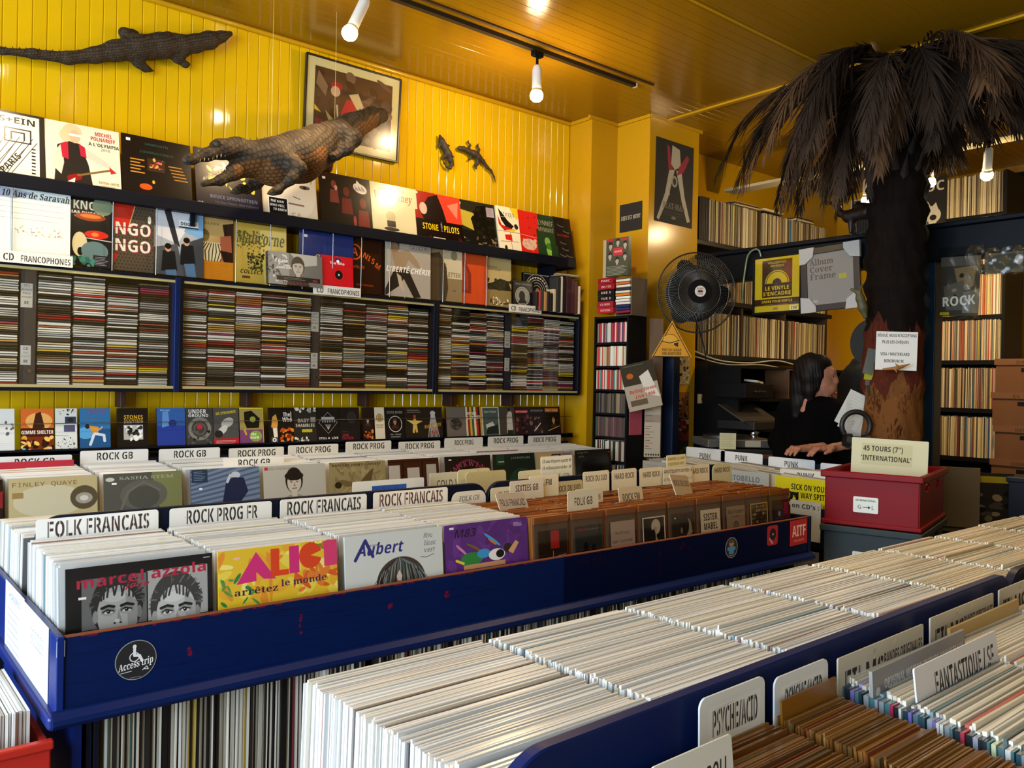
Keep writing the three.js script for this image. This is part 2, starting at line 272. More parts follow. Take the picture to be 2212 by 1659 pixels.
const upper = [
  [0.605, 0.31, 'white poster style cover with black angular line drawing in dark frame', '#2a2622', (g) => { g.bg('#2a2622').r(0, 0.04, 0.93, 0.96, '#f1ecd6').t('MS+EIN', 0.58, 0.17, 0.13, ink, 'b', 0.62); for (let i = 0; i < 11; i++) g.l(ink, 0.008, 0.05 + i * 0.05, 0.95, 0.35 + i * 0.055, 0.36 + (i % 3) * 0.05); g.l(ink, 0.018, 0.5, 0.25, 0.82, 0.25, 0.82, 0.44, 0.5, 0.44, 0.5, 0.25).l(ink, 0.02, 0.58, 0.4, 0.58, 0.3, 0.74, 0.3, 0.74, 0.4); g.t('PARIS', 0.6, 0.78, 0.12, ink, 'b', 0.36, 'c', -0.9); for (let i = 0; i < 8; i++) g.r(0.83, 0.5 + i * 0.05, 0.05, 0.02, ink); g.p('#6e6a52', 0.02, 0.6, 0.2, 0.66, 0.26, 0.8, 0.02, 0.84); }],
  [0.916, 0.315, 'cream cover with a pale haired guitarist and red guitar', '#d9cfae', (g) => { g.bg('#e8dfc6').p('#2a2522', 0.1, 0.98, 0.16, 0.36, 0.3, 0.28, 0.46, 0.3, 0.56, 0.6, 0.62, 0.98).p('#d4ccb8', 0.1, 0.7, 0.1, 0.5, 0.22, 0.32, 0.24, 0.62, 0.2, 0.8).p('#d4ccb8', 0.5, 0.34, 0.72, 0.46, 0.88, 0.56, 0.84, 0.62, 0.56, 0.5).p('#b9263a', 0.2, 0.34, 0.3, 0.28, 0.3, 0.56, 0.22, 0.54).p('#b9263a', 0.44, 0.3, 0.52, 0.34, 0.54, 0.5, 0.46, 0.48).e(0.36, 0.14, 0.13, 0.13, '#d8c79a').e(0.27, 0.2, 0.08, 0.1, '#d8c79a').e(0.39, 0.2, 0.075, 0.1, '#e0b48e').r(0.32, 0.16, 0.16, 0.035, '#fff').l('#8a1c1c', 0.1, 0.32, 0.84, 0.42, 0.8).p('#e9e4d8', 0.24, 0.92, 0.38, 0.82, 0.36, 0.98).l('#7d6136', 0.03, 0.42, 0.78, 0.86, 0.63).p('#c0272d', 0.84, 0.58, 0.94, 0.66, 0.86, 0.69); g.t('MICHEL', 0.78, 0.13, 0.085, '#b32025', 'b', 0.24).t('POLNAREFF', 0.77, 0.21, 0.085, '#b32025', 'b', 0.34).t("A L'OLYMPIA", 0.78, 0.29, 0.07, ink, 'b', 0.42).t('2016', 0.8, 0.35, 0.06, '#333', 's').t('ÉDITION LIMITÉE', 0.83, 0.86, 0.05, '#8a5a30', 'b', 0.28).lines(3, 0.72, 0.89, 0.24, 0.025, '#8a7a5a', 0.006); }],
  [1.236, 0.325, 'black cover with a dark city scene of orange lit windows', '#15100c', (g) => { g.bg('#1a1411').t('SANDNATN', 0.5, 0.13, 0.05, '#27544a', 'b', 0.34).t('LUMINESCENCE', 0.5, 0.26, 0.05, '#245045', 'b', 0.48); for (let i = 0; i < 5; i++) { g.r(0.12, 0.37 + i * 0.05, 0.2 - (i % 2) * 0.06, 0.02, '#c98a2c').r(0.66 + i * 0.02, 0.4 + i * 0.05, 0.2, 0.018, '#b5792a'); } g.r(0.36, 0.33, 0.25, 0.2, '#3a2a1c').speck(24, 0.4, 0.34, 0.18, 0.14, ['#e0a94a', '#8c2f1c', '#d66'], 0.008, 0.03).e(0.33, 0.79, 0.09, 0.05, '#d3541c').e(0.44, 0.7, 0.02, 0.03, '#e8b030').price(); }],
  [1.583, 0.345, 'black cover with scattered yellow shapes behind the crocodile snout', '#120f14', (g) => { g.bg('#1d1824').price().speck(20, 0.05, 0.1, 0.9, 0.55, ['#d5c33a', '#b9a730', '#e2d250'], 0.01, 0.06).p('#cdbb38', 0.42, 0.2, 0.5, 0.3, 0.46, 0.6, 0.42, 0.5).t('BRUCE SPRINGSTEEN', 0.56, 0.8, 0.075, '#5d688c', 'b', 0.72).t('The Roxy Theatre, West Hollywood', 0.6, 0.88, 0.05, '#5d688c', 's', 0.66).t('July 7, 1978', 0.8, 0.94, 0.045, '#5d688c', 's').t('4LP', 0.06, 0.92, 0.05, '#ddd', 'b'); }],
  [1.91, 0.315, 'pale cover with a large face and a small black caption box', '#cfc6ae', (g) => { g.bg('#d8cfba').e(0.62, 0.42, 0.36, 0.52, '#e3dac8').p('#b09a72', 0.12, 0.0, 0.3, 0.05, 0.26, 0.4, 0.2, 0.55).p('#b9a27a', 0.86, 0, 0.98, 0.1, 0.9, 0.3).e(0.42, 0.36, 0.1, 0.03, '#5e5546').e(0.78, 0.36, 0.1, 0.035, '#5e5546').e(0.78, 0.365, 0.03, 0.025, '#222').l('#6b6252', 0.015, 0.56, 0.55, 0.68, 0.58).l('#8a6f60', 0.03, 0.48, 0.68, 0.74, 0.69).r(0.1, 0.6, 0.36, 0.38, '#f4f2ea').r(0.12, 0.62, 0.32, 0.34, ink).t('THE MAN', 0.26, 0.7, 0.06, '#eee', 'bi', 0.24).t('WHO FELL', 0.26, 0.77, 0.06, '#eee', 'bi', 0.26).t('TO EARTH', 0.3, 0.84, 0.06, '#eee', 'bi', 0.24).t('DAVID BOWIE', 0.28, 0.93, 0.05, '#eee', 'b', 0.26).t('EA', 0.6, 0.95, 0.16, '#b8ad98', 'b'); }],
  [2.239, 0.32, 'black cover with three reddish figures and a white scribble badge', '#120d0a', (g) => { g.bg('#171210').price(0.07, 0.09); for (const [x, y, s, k] of [[0.28, 0.3, 0.09, '#7c3a35'], [0.52, 0.42, 0.11, '#6d2420'], [0.84, 0.6, 0.12, '#7a2a22']]) g.e(x, y - s * 1.1, s * 0.55, s * 0.8, k).p(k, x - s, y + s * 2.6, x - s * 0.8, y, x + s * 0.8, y, x + s, y + s * 2.6); g.e(0.32, 0.26, 0.03, 0.05, '#c9928a').e(0.66, 0.82, 0.03, 0.1, '#a8383c').e(0.8, 0.2, 0.14, 0.09, '#e6e2da', 0.3).p('#e6e2da', 0.72, 0.15, 0.74, 0.05, 0.84, 0.14); for (let i = 0; i < 9; i++) g.l('#222', 0.008, 0.7 + i * 0.022, 0.16 + (i % 3) * 0.02, 0.71 + i * 0.022, 0.24); }],
  [2.56, 0.32, 'cream cover with curly red title lettering', '#d2c793', (g) => { g.bg('#e4dcb0').t('THE MAGICAL MUSIC OF', 0.46, 0.12, 0.05, '#3a342a', 'b', 0.54).t('Walt Disney', 0.47, 0.3, 0.19, '#c01f28', 'ib', 0.82).e(0.4, 0.62, 0.1, 0.1, '#c8bd92').r(0.31, 0.7, 0.18, 0.12, '#3b352c').e(0.4, 0.86, 0.16, 0.035, '#3b352c'); g.lines(1, 0.1, 0.965, 0.8, 0.02, '#6a6046', 0.012); }],
  [2.868, 0.345, 'red and black cover with bold yellow arched lettering', '#8c1a14', (g) => { g.bg('#a32015').p('#d8402c', 0.45, 0, 1, 0, 1, 0.55, 0.6, 0.55).p('#1a0f0d', 0.1, 0.4, 0.3, 0.1, 0.5, 0.02, 0.6, 0.3, 0.66, 0.55, 0.2, 0.6).e(0.18, 0.34, 0.08, 0.12, '#d9b9a4').p('#e0806a', 0.7, 0.2, 0.95, 0.1, 0.9, 0.45).r(0, 0.55, 1, 0.45, '#140a0a').e(0.62, 0.9, 0.36, 0.12, '#4a0f26').e(0.6, 0.86, 0.3, 0.1, '#140a0a').t('STONE', 0.3, 0.75, 0.17, '#e8c81c', 'b', 0.34).t('PILOTS', 0.75, 0.75, 0.17, '#e8c81c', 'b', 0.34).t('TEMPLE', 0.52, 0.66, 0.05, '#ccc', 'm', 0.18, 'c', 1.57).r(0.34, 0.88, 0.26, 0.025, '#ddd').price(0.03, 0.02); }],
  [3.168, 0.313, 'dark cover of a black tree before a yellow green sky', '#0e0d0c', (g) => { g.bg('#26261a').p('#b4a53a', 0.04, 0.2, 0.5, 0.26, 0.42, 0.62, 0.06, 0.52).r(0, 0.62, 1, 0.38, '#15140f').p('#100f0b', 0.42, 0.7, 0.36, 0.45, 0.5, 0.1, 0.75, 0.05, 0.96, 0.3, 0.95, 0.72).speck(46, 0.36, 0.12, 0.58, 0.6, ['#100f0b', '#1a1a10'], 0.02, 0.06).speck(20, 0.45, 0.72, 0.5, 0.25, ['#5a4a3a', '#7a6a54', '#3e3024'], 0.02, 0.05).speck(10, 0.02, 0.76, 0.3, 0.2, ['#2f3a28', '#8f8f84'], 0.01, 0.03).r(0.76, 0.08, 0.2, 0.2, '#a396a6').lines(6, 0.78, 0.11, 0.16, 0.025, '#6a5f70').price(0.06, 0.06); }],
  [3.412, 0.19, 'white cover with red arcs and small typed lettering', '#d8d0b8', (g) => { g.bg('#ece3c8').p('#1a1614', 0.1, 0.05, 0.5, 0.3, 0.75, 0.4, 0.5, 0.52, 0.2, 0.3).p('#c01f2b', 0.05, 0.2, 0.2, 0.4, 0.75, 0.47, 0.3, 0.52, 0.08, 0.4).p('#e0c52a', 0.6, 0, 1, 0, 1, 0.2, 0.9, 0.25).p('#e0c52a', 0.35, 0.5, 0.9, 0.44, 0.7, 0.53).t('PIXIES', 0.5, 0.2, 0.1, '#222', 'm', 0.64).r(0.2, 0.22, 0.5, 0.01, '#999').l('#222', 0.012, 0, 0.53, 1, 0.53).l('#222', 0.012, 0.1, 0.75, 0.9, 0.72).l('#222', 0.012, 0.55, 0.53, 0.58, 1).p('#c22', 0.3, 0.6, 0.6, 0.58, 0.62, 0.72, 0.32, 0.7).e(0.85, 0.4, 0.1, 0.05, '#222', 1).e(0.3, 0.88, 0.06, 0.06, '#222'); }],
  [3.585, 0.19, 'bright red cover with a cream splash shape', '#b01c18', (g) => { g.bg('#d2231c').speck(10, 0.1, 0.05, 0.9, 0.5, ['#a31614', '#7e1010'], 0.01, 0.03).l('#d9988a', 0.02, 0, 0.52, 1, 0.56).e(0.5, 0.72, 0.34, 0.12, '#ddb79a').speck(16, 0.15, 0.62, 0.7, 0.2, ['#ddb79a', '#c99'], 0.02, 0.07).r(0, 0.92, 1, 0.08, '#ddcaa0').r(0.3, 0.94, 0.4, 0.04, '#222'); }],
  [3.748, 0.185, 'dark green cover with pale spaced capitals', '#16301a', (g) => { g.bg('#1c3a20').t('LYNNEF', 0.5, 0.24, 0.15, '#a9a58e', 's', 0.76).t('MYMMRE', 0.5, 0.38, 0.13, '#a99a88', 's', 0.76).e(0.5, 0.6, 0.14, 0.1, '#7fae46').e(0.54, 0.72, 0.12, 0.1, '#3d7d34').p('#8fc44a', 0.4, 0.75, 0.66, 0.78, 0.62, 0.95, 0.44, 0.9); }],
  [3.9, 0.165, 'narrow black cover with grey crescents and red words', '#0e0c0e', (g) => { g.bg('#151214'); for (const [x, y] of [[0.4, 0.18], [0.7, 0.3], [0.45, 0.56], [0.55, 0.7], [0.4, 0.84], [0.75, 0.84]]) g.e(x, y, 0.2, 0.03, '#6f6a68', 0.2).e(x, y - 0.015, 0.2, 0.025, '#151214', 0.2); g.t('Last Supper', 0.5, 0.42, 0.07, '#b3242c', 'b', 0.7).t('REVEL THE CITY', 0.5, 0.98, 0.07, '#b3242c', 'b', 0.9); }],
];
upper.forEach(([x, w, label, side, draw], i) => {
  const h = 0.315, t = GLOSS.add(Math.round(256 * w / 0.315), 256, side, draw);
  cover('record_cover', label + ' on the upper ledge', t, w - 0.006, h, i % 3 === 0 ? 0.012 : 0.006, x, 2.333, -4.128 + (i % 2) * 0.006, -lean + rr(-0.02, 0.02), 0, rr(-0.01, 0.01), 'covers on the upper ledge');
});
// ---------------------------------------------------------------- lower row, standing on the disc cabinets
const lower = [   // right edge, width, height, depth order
  [0.858, 0.31, 0.31, 0, 'pale blue white cover with black handwritten title', '#b9c0bc', (g) => { g.bg('#cfd9d6').p('#9ba4b4', 0, 0, 0.55, 0.05, 0.3, 0.16, 0, 0.15).t('10 Ans de Saravah', 0.56, 0.13, 0.12, '#1a1a1a', 'ib', 0.84).lines(4, 0, 0.2, 1, 0.075, '#8d9694', 0.004).speck(34, 0.3, 0.52, 0.6, 0.12, ['#c77', '#bb6', '#8a8', '#a88', '#d9c070'], 0.006, 0.016); }],
  [1.035, 0.31, 0.31, 1, 'dark cover with red masks and white brush lettering', '#15110f', (g) => { g.bg('#181514').t('KNOT', 0.66, 0.17, 0.17, '#d9d6b0', 'b', 0.4).t('DIAS DUSANO', 0.64, 0.24, 0.055, '#ddd', 'b', 0.5).t('MEXICO', 0.56, 0.29, 0.04, '#999', 'b').e(0.86, 0.1, 0.14, 0.13, '#6d7c62').e(0.7, 0.27, 0.2, 0.06, '#8c3a1a').e(0.7, 0.26, 0.14, 0.03, '#c9702c').e(0.78, 0.52, 0.16, 0.06, '#c1281a').e(0.76, 0.52, 0.05, 0.03, '#e87a30').l('#c8c8c0', 0.012, 0.5, 0.57, 0.98, 0.6).e(0.56, 0.68, 0.1, 0.18, '#c0b487').e(0.57, 0.78, 0.04, 0.06, '#111').e(0.76, 0.76, 0.18, 0.14, '#59706f').r(0.74, 0.82, 0.22, 0.16, '#1a1a22').lines(6, 0.76, 0.845, 0.18, 0.022, '#aaa').speck(20, 0.4, 0.85, 0.35, 0.13, ['#2f5d52', '#3d7868'], 0.02, 0.05); }],
  [1.22, 0.31, 0.31, 2, 'brown studded cover with silver gothic letters and red wedge', '#3a3024', (g) => { g.bg('#4b4133'); for (let i = 0; i < 20; i++) for (let j = 0; j < 20; j++) g.e((i + (j % 2) / 2) / 20, j / 20, 0.008, 0.012, '#2e2820'); g.p('#b3281c', 0.4, 0, 0.72, 0.02, 0.62, 0.4, 0.4, 0.4).p('#a3241a', 0.4, 0.75, 0.5, 0.76, 0.4, 0.95).l('#cdae74', 0.012, 0.72, 0.02, 0.62, 0.4); for (const y of [0.46, 0.71]) g.t('INGO', 0.66, y + 0.012, 0.25, '#8c1c30', 'b', 0.62).t('INGO', 0.65, y, 0.25, '#d2ccbe', 'b', 0.62).l('#4b4133', 0.012, 0.4, y - 0.1, 0.9, y - 0.13); g.e(0.93, 0.2, 0.025, 0.06, '#d9d3c0'); }],
  [1.456, 0.31, 0.31, 3, 'grey cover of two people leaning in a tilted street', '#6a7076', (g) => { g.bg('#9aa0a8').p('#c6c9cf', 0.25, 0, 0.9, 0, 0.6, 0.5, 0.3, 0.4).p('#6c9ac4', 0.8, 0, 1, 0.04, 1, 0.4, 0.7, 0.3).p('#2b2c2e', 0.4, 0, 0.5, 0, 0.64, 0.55, 0.55, 0.5).p('#3f4144', 1, 0.35, 0.66, 0.5, 0.6, 1, 1, 1).p('#4b4d50', 0.2, 0.6, 0.6, 0.5, 0.7, 1, 0.2, 1); for (const [x, y] of [[0.46, 0.62], [0.74, 0.5]]) g.p('#191a1c', x - 0.1, y + 0.32, x - 0.08, y, x + 0.1, y, x + 0.14, y + 0.3).e(x, y - 0.04, 0.045, 0.06, '#b98c74').e(x, y - 0.07, 0.05, 0.045, '#15120f').p('#52708c', x - 0.04, y + 0.3, x + 0.12, y + 0.28, x + 0.15, y + 0.5, x, y + 0.5); g.r(0.62, 0.12, 0.3, 0.12, '#dfe2e2').r(0.62, 0.22, 0.3, 0.02, '#222').t('DOG', 0.72, 0.2, 0.07, '#222', 'b'); }],
  [1.611, 0.31, 0.31, 4, 'tan and orange cover of a dark haired profile over striped fields', '#9c6a24', (g) => { g.bg('#b3935a').r(0, 0.7, 1, 0.3, '#c47a1a').p('#d9c494', 0.3, 0.42, 0.8, 0.4, 0.8, 0.7, 0.3, 0.7); for (let i = 0; i < 9; i++) g.l('#2a2018', 0.014, 0.42 + i * 0.045, 0.7, 0.36 + i * 0.06, 0.55, 0.5 + i * 0.035, 0.42); g.e(0.53, 0.3, 0.08, 0.1, '#6a5a30').p('#2a1a12', 0.82, 0.1, 1, 0.06, 1, 0.7, 0.84, 0.68, 0.86, 0.35).p('#a3573a', 0.78, 0.3, 0.96, 0.26, 0.98, 0.66, 0.8, 0.7).p('#23140e', 0.78, 0.52, 0.98, 0.54, 0.98, 0.7, 0.84, 0.7).t('ROLLANDS', 0.62, 0.12, 0.06, '#4a2c16', 'f', 0.3).lines(8, 0.42, 0.75, 0.5, 0.028, '#a9661a', 0.006); }],
  [1.901, 0.3, 0.31, 5, 'yellow cover with leafy green hand drawn title', '#a98a2c', (g) => { g.bg('#c2a343').p('#d8bc5c', 0.5, 0.1, 1, 0.06, 1, 1, 0.6, 1).t('Malicorne', 0.52, 0.34, 0.28, '#4d4a1c', 'ib', 0.86).speck(60, 0.1, 0.16, 0.5, 0.3, ['#6d6a22', '#3e4a20', '#8a6a20'], 0.008, 0.025).speck(70, 0.3, 0.5, 0.28, 0.26, ['#3e4420', '#58501e', '#232414'], 0.01, 0.03).speck(8, 0.68, 0.4, 0.22, 0.16, ['#2a2410'], 0.006, 0.012).t('COLLECT', 0.36, 0.84, 0.09, '#2e1c14', 'bi', 0.4).r(0.2, 0.88, 0.14, 0.04, '#6a3a20'); }],
  [2.285, 0.325, 0.315, 2, 'plain deep blue cover with curly yellow script', '#18204e', (g) => { g.bg('#1f2f6c').t('Saudil', 0.54, 0.55, 0.2, '#cdbb62', 'ib', 0.56).price(0.09, 0.09).lines(1, 0.56, 0.585, 0.25, 0.02, '#b8a86a'); }],
  [2.484, 0.31, 0.31, 3, 'dark brown cover with wavy orange lettering', '#26140c', (g) => { g.bg('#2e170c').ring(0.4, 0.26, 0.13, 0.03, '#d0571a').t('A', 0.4, 0.33, 0.2, '#d0571a', 'b').t('N', 0.6, 0.36, 0.15, '#d0571a', 'b', 0, 'c', 0.4).t('I', 0.68, 0.4, 0.14, '#d0571a', 'b', 0, 'c', 0.3).t('S', 0.76, 0.44, 0.14, '#d0571a', 'b', 0, 'c', 0.3).t('M', 0.85, 0.52, 0.14, '#d0571a', 'b', 0, 'c', 0.5).t('VOL.II', 0.48, 0.55, 0.08, '#c4521a', 'b', 0.24).t('WARM MORGAN', 0.6, 0.86, 0.045, '#b0481a', 'b', 0.36).t('vol. 2', 0.44, 0.94, 0.05, '#8c2018', 'b'); }],
  [2.789, 0.31, 0.31, 0, 'grey beige cover of a dancer bending sideways', '#8e877c', (g) => { g.bg('#a89f92').p('#463b30', 0.1, 0.02, 0.3, 0.0, 0.3, 0.12, 0.16, 0.14).e(0.2, 0.1, 0.09, 0.1, '#8f7458').p('#9c8568', 0.14, 0.2, 0.5, 0.12, 0.7, 0.3, 0.78, 0.44, 0.66, 0.42, 0.5, 0.3, 0.4, 0.5, 0.22, 0.5).p('#2b241d', 0.2, 0.5, 0.5, 0.48, 0.78, 0.98, 0.62, 1, 0.4, 0.66, 0.3, 0.8, 0.0, 1, 0, 0.88).p('#b9a98e', 0.24, 0.56, 0.34, 0.62, 0.42, 0.92, 0.3, 0.8).t('CALOGERO', 0.74, 0.1, 0.09, '#4a443c', 's', 0.44).t('LIBERTÉ CHÉRIE', 0.5, 0.55, 0.14, '#efece4', 'bi', 0.98); }],
  [3.029, 0.31, 0.31, 1, 'grey brown cover with a dark human outline and a pale disc', '#6b5c44', (g) => { g.bg('#8d7a56').r(0.55, 0, 0.45, 0.55, '#c9bfa2').p('#4a3d2a', 0.1, 1, 0.12, 0.42, 0.26, 0.1, 0.46, 0.06, 0.62, 0.35, 0.66, 0.75, 0.6, 1).e(0.8, 0.1, 0.08, 0.09, '#8f8464').t('WINDER', 0.42, 0.34, 0.1, '#3a3020', 's', 0.4).t('LETTER', 0.78, 0.52, 0.12, '#54482e', 's', 0.36).t('TM', 0.8, 0.8, 0.05, '#444', 'b'); }],
  [3.234, 0.31, 0.31, 2, 'orange red cover with a dark arched doorway', '#a83c1a', (g) => { g.bg('#cf4f22').p('#8a3220', 0.1, 0.78, 0.1, 0.34, 0.24, 0.2, 0.46, 0.2, 0.58, 0.4, 0.58, 0.8).p('#a5402a', 0.16, 0.74, 0.16, 0.38, 0.3, 0.27, 0.44, 0.28, 0.51, 0.42, 0.51, 0.74); }],
  [3.435, 0.31, 0.31, 3, 'sepia cover of a tree line and a field', '#8d7f58', (g) => { g.bg('#c0ac74').r(0, 0.62, 1, 0.38, '#94804e').p('#2f2b1c', 0.1, 0.66, 0.3, 0.55, 0.5, 0.52, 0.7, 0.42, 0.92, 0.46, 1, 0.66).speck(30, 0.3, 0.46, 0.7, 0.18, ['#2f2b1c', '#3a3522'], 0.02, 0.05).t('Anderson', 0.48, 0.22, 0.06, '#3a3322', 's', 0.3).t('A MERY SHOW', 0.54, 0.27, 0.05, '#3a3322', 's', 0.36).speck(26, 0.45, 0.82, 0.45, 0.13, ['#d7c79c', '#5a4a30', '#efe6c8', '#3a3020'], 0.015, 0.04); }],
];
lower.forEach(([xr, w, h, k, label, side, draw]) => {
  const t = GLOSS.add(256, 256, side, draw);
  cover('record_cover', label + ' above the disc cabinets', t, w, h, 0.005, xr - w / 2, 1.992, -4.112 - k * 0.0085, -0.03 - k * 0.004, 0, 0, 'covers above the disc cabinets');
});
cover('boxed_set', 'black and white photo box of a man in the street leaning on other covers', GLOSS.add(384, 220, '#33302c', (g) => { g.bg('#6d6a64').r(0, 0, 0.38, 1, '#8d8a84').p('#b5b1a8', 0.4, 0, 0.9, 0, 0.9, 0.3, 0.6, 0.4).speck(30, 0, 0.1, 0.34, 0.8, ['#3c3a36', '#c9c5bb', '#55524c'], 0.01, 0.05).t('Rose', 0.26, 0.32, 0.16, '#eee', 'ib', 0.18).t('LOAN', 0.34, 0.43, 0.08, '#e6e2d8', 'b', 0.12).t('PAWN SHOP', 0.3, 0.5, 0.08, '#e6e2d8', 'b', 0.28).face(0.54, 0.42, 0.15, '#b9aea0', '#3a2c20', '#2a2622', '#201d1b').r(0.15, 0.72, 0.8, 0.14, '#151212').t('RMC', 0.86, 0.83, 0.08, '#e33', 'b', 0.1).lines(2, 0.28, 0.77, 0.45, 0.04, '#aaa', 0.004).t('HALLYDAY', 0.5, 0.97, 0.12, '#7c2c38', 'b', 0.5); }), 0.303, 0.17, 0.03, 1.9175, 1.99, -4.085, -0.1).userData.category = 'box set';
cover('small_record', 'small bright red record sleeve with a black centre hole', GLOSS.add(200, 200, '#b0141c', (g) => { g.bg('#cf1722').t('The Who', 0.5, 0.25, 0.11, '#eee', 'b', 0.46).e(0.52, 0.12, 0.1, 0.06, '#222c66').e(0.52, 0.15, 0.05, 0.045, '#fff').l('#a3101a', 0.01, 0, 0.24, 1, 0.27).l('#a3101a', 0.01, 0, 0.84, 1, 0.86).ring(0.54, 0.54, 0.2, 0.008, '#9c1018').e(0.54, 0.54, 0.12, 0.13, '#111').e(0.54, 0.54, 0.025, 0.03, '#eee'); }), 0.19, 0.19, 0.006, 2.168, 1.988, -4.088, -0.1).userData.category = 'small record';
cover('small_record', 'black sleeve with a white ring around a profile', GLOSS.add(200, 200, '#0c0b0b', (g) => { g.bg('#121110').t('JEAN FERRERINGE', 0.5, 0.16, 0.1, '#777', 'b', 0.8).ring(0.42, 0.56, 0.32, 0.03, '#b9b6a8').e(0.42, 0.56, 0.29, 0.29, '#8d8b82').e(0.4, 0.54, 0.14, 0.17, '#0e0d0d').p('#0e0d0d', 0.2, 0.82, 0.3, 0.66, 0.5, 0.62, 0.62, 0.8).t('FRANCOPHONIES', 0.5, 0.97, 0.07, '#666', 'b', 0.7); }), 0.18, 0.18, 0.006, 3.515, 1.99, -4.1, -0.08).userData.category = 'small record';
cover('boxed_set', 'black sleeve with white lace ornament among the books', GLOSS.add(256, 200, '#0d0c0c', (g) => { g.bg('#141312'); for (let i = 0; i < 5; i++) g.ring(0.5, 0.6, 0.16 + i * 0.07, 0.016, '#bdb9aa'); for (let i = 0; i < 26; i++) { const a = i / 26 * 6.28; g.e(0.5 + Math.cos(a) * 0.4, 0.6 + Math.sin(a) * 0.46, 0.03, 0.03, '#cfcbbb'); } g.e(0.5, 0.62, 0.15, 0.2, '#141312').e(0.52, 0.62, 0.08, 0.14, '#8d897c').r(0.04, 0.03, 0.92, 0.03, '#a9a596'); }), 0.235, 0.2, 0.02, 3.66, 2.035, -4.15, -0.05).userData.category = 'box set';
[[3.60, 0.12, '#1a1716', 0.02], [3.623, 0.13, '#c33', 0.012], [3.645, 0.125, '#2f3f3c', 0.024], [3.672, 0.125, '#b98a52', 0.024], [3.7, 0.13, '#22201e', 0.022], [3.727, 0.12, '#161414', 0.02], [3.755, 0.15, '#c2b78a', 0.02], [3.79, 0.235, '#2a2826', 0.03], [3.82, 0.24, '#c9c3b0', 0.012], [3.842, 0.23, '#151313', 0.03], [3.885, 0.245, '#3c1d22', 0.045], [3.925, 0.225, '#461e20', 0.026], [3.952, 0.22, '#5a2c28', 0.02], [3.985, 0.19, '#d9cdb4', 0.014]].forEach(([x, h, c, w], i) => {
  const t = thing('book', ['thin black', 'thin red', 'small dark green', 'small tan', 'small charcoal', 'small black', 'short pale yellow', 'tall charcoal', 'tall thin off white', 'tall black', 'broad dark maroon', 'tall maroon', 'tall brown red', 'short white'][i] + ' book standing at the end of the covers row', 'book', [x, 1.985, -4.13], 0, 'books at the end of the covers row');
  part(t, 'cover', RB(w, h, 0.12, 0.002), M(c, 0.55), [0, h / 2, 0]); part(t, 'pages', B(w * 0.7, h * 0.985, 0.122), M('#b8a888', 0.9), [0, h / 2, -0.0025]);
});
{ const t = thing('magazine_pile', 'flat pale booklet lying across the tops of the upright books', 'booklet'); part(t, 'cover', RB(0.2, 0.008, 0.13, 0.002), M('#8b7c68', 0.6), [3.9, 2.236, -4.14], [0, 0.05, 0.01]); part(t, 'cover', RB(0.19, 0.006, 0.12, 0.002), M('#c9bfa8', 0.6), [3.89, 2.244, -4.14], [0, -0.03, 0.01]); }
// thin steel rods that hold the covers in
[0.63, 1.03, 1.222, 1.605, 1.785, 1.965, 2.14, 2.315, 2.50, 2.87, 3.03, 3.2].forEach((x) => solo('retaining_rod', 'thin upright steel rod before the covers above the disc cabinets', 'rod', CY(0.0028, 0.0028, 0.32, 8), steel, [x, 2.142, -4.099], [0, 0, 0], 'thin steel rods before the covers'));
// ---------------------------------------------------------------- disc cabinets and their discs
const pool = {};   // copies past the first few hundred of a kind, kept for one object per kind
const dummy = new THREE.Object3D();
const hueName = {};
function colourName(c) {   // a plain colour word for a paint value
  return hueName[c] ||= (() => { const h = { h: 0, s: 0, l: 0 }; new THREE.Color(c).getHSL(h, THREE.SRGBColorSpace); const d = h.h * 360;
    if (h.l > 0.78) return h.s > 0.3 ? 'cream' : 'white'; if (h.s < 0.14) return h.l < 0.16 ? 'black' : h.l < 0.34 ? 'charcoal' : h.l < 0.6 ? 'grey' : 'pale grey';
    if (h.l < 0.13) return 'black'; if (d < 14 || d > 335) return h.l < 0.28 ? 'dark red' : 'red'; if (d < 44) return h.l < 0.2 ? 'dark brown' : h.l < 0.45 ? 'brown' : h.l < 0.66 ? 'tan' : 'cream'; if (d < 72) return h.l < 0.35 ? 'olive' : h.l < 0.6 ? 'yellow' : 'cream'; if (d < 165) return 'green'; if (d < 205) return 'teal'; if (d < 262) return h.l < 0.3 ? 'dark blue' : 'blue'; return 'purple'; })();
}
const nth = ['first', 'second', 'third', 'fourth', 'fifth', 'sixth', 'seventh', 'eighth'];
const swatch = {};
const sw = (c, r) => swatch[c + r] ||= M(c, r);
function copyOf(kind, one, label, cat, group, geo, rough, color, pos, rot, scale) {
  if (one) { const m = solo(kind, colourName(color) + ' ' + label, cat, geo, sw(color, rough), pos, rot, group); m.scale.set(...scale); return m; }
  const p = pool[kind + rough] ||= { kind, geo, rough, list: [] };
  dummy.position.set(...pos); dummy.rotation.set(...rot); dummy.scale.set(...scale); dummy.updateMatrix();
  p.list.push([dummy.matrix.clone(), color]);
}
const glass = new THREE.MeshPhysicalMaterial({ color: '#ffffff', roughness: 0.03, transmission: 1, thickness: 0, ior: 1.45 });
